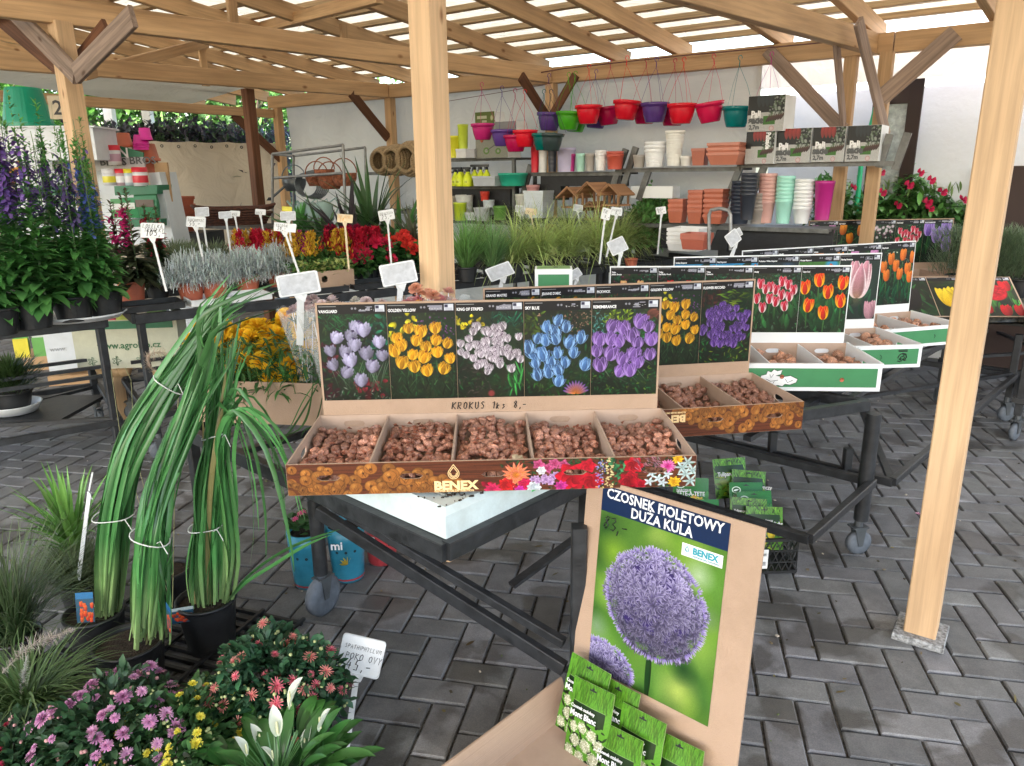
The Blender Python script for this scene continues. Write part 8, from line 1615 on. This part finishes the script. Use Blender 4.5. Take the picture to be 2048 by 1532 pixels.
# agrobio carton and neighbours under the left trolley
agp = P(262, 742, .42); ay = agp.y
def AP(px, py, dy=0.0): return PY(px, py, ay+dy)
o = empty('agrobio_carton', (agp.x, agp.y, .42), radians(6), 'cream carton with green band printed www.agrobio.cz under the left trolley', 'carton'); wA = (AP(366, 700)-AP(165, 700)).length; z0_, z1__ = .02, AP(262, 640).z-.42
CRM = mat('cream_carton', (.52, .52, .40), .7, var=.06); MB().box((0, .09, (z0_+z1__)/2), (wA, .18, z1__-z0_)).build('box_body', CRM, o); hh = z1__-z0_
MB().box((.02, -.002, z1__-.03), (wA*.86, .003, .05)).build('green_band', DG_, o); text('www.agrobio.cz', .058, mat('green_ink', (.03, .13, .05), .5, bump=0), o, TRS((-wA*.28, -.003, z0_+hh*.42)), bold=.001)
for k in range(4): x = (-.35+.23*k)*wA; strokes([[(x+.02*cos(a)*(1+.5*cos(5*a)), z0_+.05+.02*sin(a)*(1+.5*cos(5*a))) for a in np.linspace(0, 6.28, 20)], [(x, z0_+.02), (x, z0_+.08)]], mat('green_ink'), o, TRS((0, -.004, 0)), .0015, 'herb_print')
for sx in (-1, 1):
    for k in range(4): mb = MB().lathe([(.001, -.05), (.035, -.05), (.06, z0_-.002), (.001, z0_-.002)], 14, (sx*wA*.32*(.4+.2*k), .1, 0)); mb.build('foot_cup', mat('woven_foot', (.45, .3, .16), .8), o)
for k in range(5): MB().box((-.3*wA+k*.15*wA, .05, z1__+.03), (.09, .08, .08)).build('goods', colmat([(.6, .65, .6), (.5, .05, .08), (.45, .55, .1), (.7, .7, .7), (.2, .4, .15)][k]), o)
wcx = P(125, 770, 0); o = empty('white_carton', (wcx.x, wcx.y+.2, 0), .3, 'white carton on a pale wooden pallet piece under the left trolley', 'carton'); hw = PY(125, 655, wcx.y).z; MB().box((0, 0, hw/2+.08), (.26, .4, hw-.08)).build('box_body', DW, o); MB().box((0, 0, .04), (.30, .42, .078)).build('wood_base', WOOD, o); text('www.', .05, mat('grey_ink', (.4, .42, .45), .5, bump=0), o, TRS((-.1, -.203, hw*.6)))
sx_ = P(85, 735, 0); o = empty('seed_stand', (sx_.x, sx_.y+.1, 0), .35, 'low wooden crate with bright yellow and green seed packs', 'crate'); MB().box((0, 0, .06), (.42, .4, .12)).build('crate_body', WOOD, o)
for i in range(3):
    for j in range(3): uvq = MB().box((-.14+.14*i, -.19+.03*j, .2+.03*j), (.11, .012, .17)).build('seed_pack', colmat([(.7, .6, .05), (.15, .4, .1), (.6, .62, .6)][(i+j) % 3]), o)
wl_ = PY(455, 640, 5.9); o = empty('woven_planter', (wl_.x-.2, wl_.y, 0), SANG, 'white woven pattern planter standing under the trolleys behind the marigolds', 'planter'); MB().lathe([(.001, 0), (.2, 0), (.24, .62), (.25, .64), (.23, .64)], 4, M=Matrix.Rotation(pi/4, 3, 'Z'), smooth=False).build('planter_wall', mat('woven_white', (.7, .72, .74), .6, bump=1.0, bscale=60, var=.25, scale=60), o)

# ------------------------------------------------------------------ white wall, dark door, hedge, trees
WALLM = mat('white_render', (.74, .76, .80), .9, var=.06, scale=2.5, bump=.3, bscale=20, dirt=.12)
o = MB().box((4.6, 0, 2.3), (9.2, .2, 4.6)).build('building_wall', WALLM, loc=S(5.9, -.95, 0), rot=(0, 0, SANG), label='white rendered building wall beyond the shelter at right', cat='wall')
DOORM = wood_mat('dark_door', (.055, .035, .032))
dp0, dp1 = PS(1752, 160, -.62), PS(1850, 160, -.62); dw = (dp1-dp0).length; dh = dp0.z
o = empty('door', (dp0+dp1)/2-Vector((0, 0, dp0.z)), SANG, 'dark brown wooden door with a frosted pane leaning at the white wall', 'door')
for a in (((0, .0, dh-.09), (dw, .04, .18)), ((-dw/2+.05, 0, dh/2), (.1, .0402, dh)), ((dw/2-.05, 0, dh/2), (.1, .0402, dh)), ((0, 0, dh*.56), (dw, .04, .2)), ((0, 0, .15), (dw, .04, .3))): MB().box(a[0], a[1]).build('door_rail', DOORM, o)
zt_, zb_ = PS(1755, 188, -.62).z, PS(1755, 246, -.62).z
MB().box((0, .005, (dh-.16+dh*.62)/2), (dw-.16, .008, dh*.38-.1)).build('frosted_pane', mat('frosted_glass', (.35, .40, .42), .25, var=.25, scale=20), o)
for i in range(2):
    for j in range(2): MB().box(((-.5+i)*dw*.36, -.0, dh*(.22+.2*j)), (dw*.3, .028, dh*.15)).build('door_panel', DOORM, o)
MB().box((0, .012, dh*.3), (dw-.1, .01, dh*.5)).build('door_back', DOORM, o)
gp_ = MB(); gp_.tube([PS(1765, 155, -.3), PS(1722, 330, -.3), PS(1712, 430, -.3)], [.012, .02, .02], 6); gp_.build('green_pole', colmat((.02, .5, .25)), label='bright green furled parasol pole at the white wall', cat='pole')
dk = PS(2030, 400, -.5); o = MB().box((0, 0, .8), (1.3, .05, 1.6)).build('dark_gate', DOORM, loc=(dk.x+.45, dk.y, 0), rot=(0, 0, SANG), label='dark wooden gate panel at the right picture edge', cat='gate')
HEDGEM = leafmat('hedge_leaf', .3, .6)
def foliage_box(name, c, size, n, L, cols, seed, label, cat, m=None, prof='leaf', rough=1.0, fillm=None):
    R = np.random.RandomState(seed); p = (R.rand(n, 3)-.5)*np.array(size); q = np.abs(p/np.array(size)*2).max(1); p *= (1+.25*R.normal(size=(n, 1))*.3)
    c0 = np.concatenate([jit(k, n, .35, R)[None] for k in cols])[R.randint(len(cols), size=n), np.arange(n)]
    t = empty(name, c, 0, label, cat); leafobj(t, strips(p, R.rand(n)*6.28, R.normal(size=n)*.7, L*(.6+.8*R.rand(n)), L*.45, .5, 2, prof, c0, c0*1.2, fold=.2), m or LEAF); return t
hA, hB_ = PY(170, 258, 9.6), PY(560, 268, 10.6)
for i in range(4):
    f = (i+.5)/4; c = hA.lerp(hB_, f); foliage_box('hedge', (c.x-.3, c.y, 1.66), (1.5, .9, 1.05+.1*(i % 2)), 5200, .10, [(.07, .065, .10), (.12, .14, .16), (.08, .16, .08), (.16, .15, .19)], i, 'dark purplish hedge section above the beige tarpaulin, '+['nearest the pine post', 'second from the pine post', 'behind the brown post', 'at the corner post'][i], 'hedge')
def tree(x, y, h, r, seed, col, label):
    R = np.random.RandomState(seed); t = empty('broadleaf_tree', (x, y, 0), 0, label, 'tree', 'sunlit trees beyond the hedge'); mb = MB(); rd = random.Random(seed)
    mb.tube([(0, 0, 0), (.05, 0, h*.4), (-.05, .05, h*.7)], [.16, .11, .05], 9); 
    for k in range(7): a = rd.random()*6.28; z = h*rd.uniform(.25, .6); mb.tube([(0, 0, z), (r*.4*cos(a), r*.4*sin(a), z+r*.35), (r*.75*cos(a), r*.75*sin(a), z+r*.7)], [.05, .03, .012], 6)
    mb.build('trunk', WOOD_OLD, t); cl = 46; C = []; cc = R.normal(size=(cl, 3)); cc /= np.linalg.norm(cc, axis=1, keepdims=True); cc = cc*R.rand(cl, 1)**.4*np.array([r, r, h*.42])+np.array([0, 0, h*.55]); n = 5200; k = R.randint(cl, size=n); p = cc[k]+R.normal(size=(n, 3))*r*.2
    c = jit(col, n, .4, R)*(.8+.4*R.rand(cl, 1)[k]); leafobj(t, strips(p, R.rand(n)*6.28, R.normal(size=n)*.6, .14*(.6+.8*R.rand(n)), .09, .5, 2, 'leaf', c, c*1.2, fold=.2), LEAF, 'crown')
for i, (px, Y, h, r, c) in enumerate([(-60, 12.5, 5.5, 1.8, (.16, .36, .08)), (70, 14, 6, 2.0, (.2, .42, .09)), (190, 15, 5.2, 1.9, (.18, .4, .12)), (300, 14.5, 5.5, 1.9, (.22, .4, .12)), (400, 16, 5.8, 2.1, (.2, .4, .14)), (500, 15, 5.2, 1.9, (.16, .36, .09)), (600, 17, 5.6, 2.1, (.12, .26, .07))]):
    p = PY(px, 300, Y); tree(p.x, p.y, h, r, 200+i, c, ['bright tree at the far left behind the green bucket', 'bright tree seen behind the green bucket', 'sunlit tree right behind the pine post', 'sunlit tree left of the brown post', 'sunlit tree behind the brown post', 'sunlit tree by the corner post', 'tree behind the tarpaulin corner'][i])
for i, px in enumerate((230, 305)): p = PY(px, 300, 11.4); MB().beam((p.x, p.y, 0), (p.x, p.y, 3.2), .12, .12).build('white_post', WHITE_PL, label=['white post before the trees, right of the pine post', 'second white post before the trees'][i], cat='post')
sm, nt, b_ = base_mat('far_yard_asphalt');
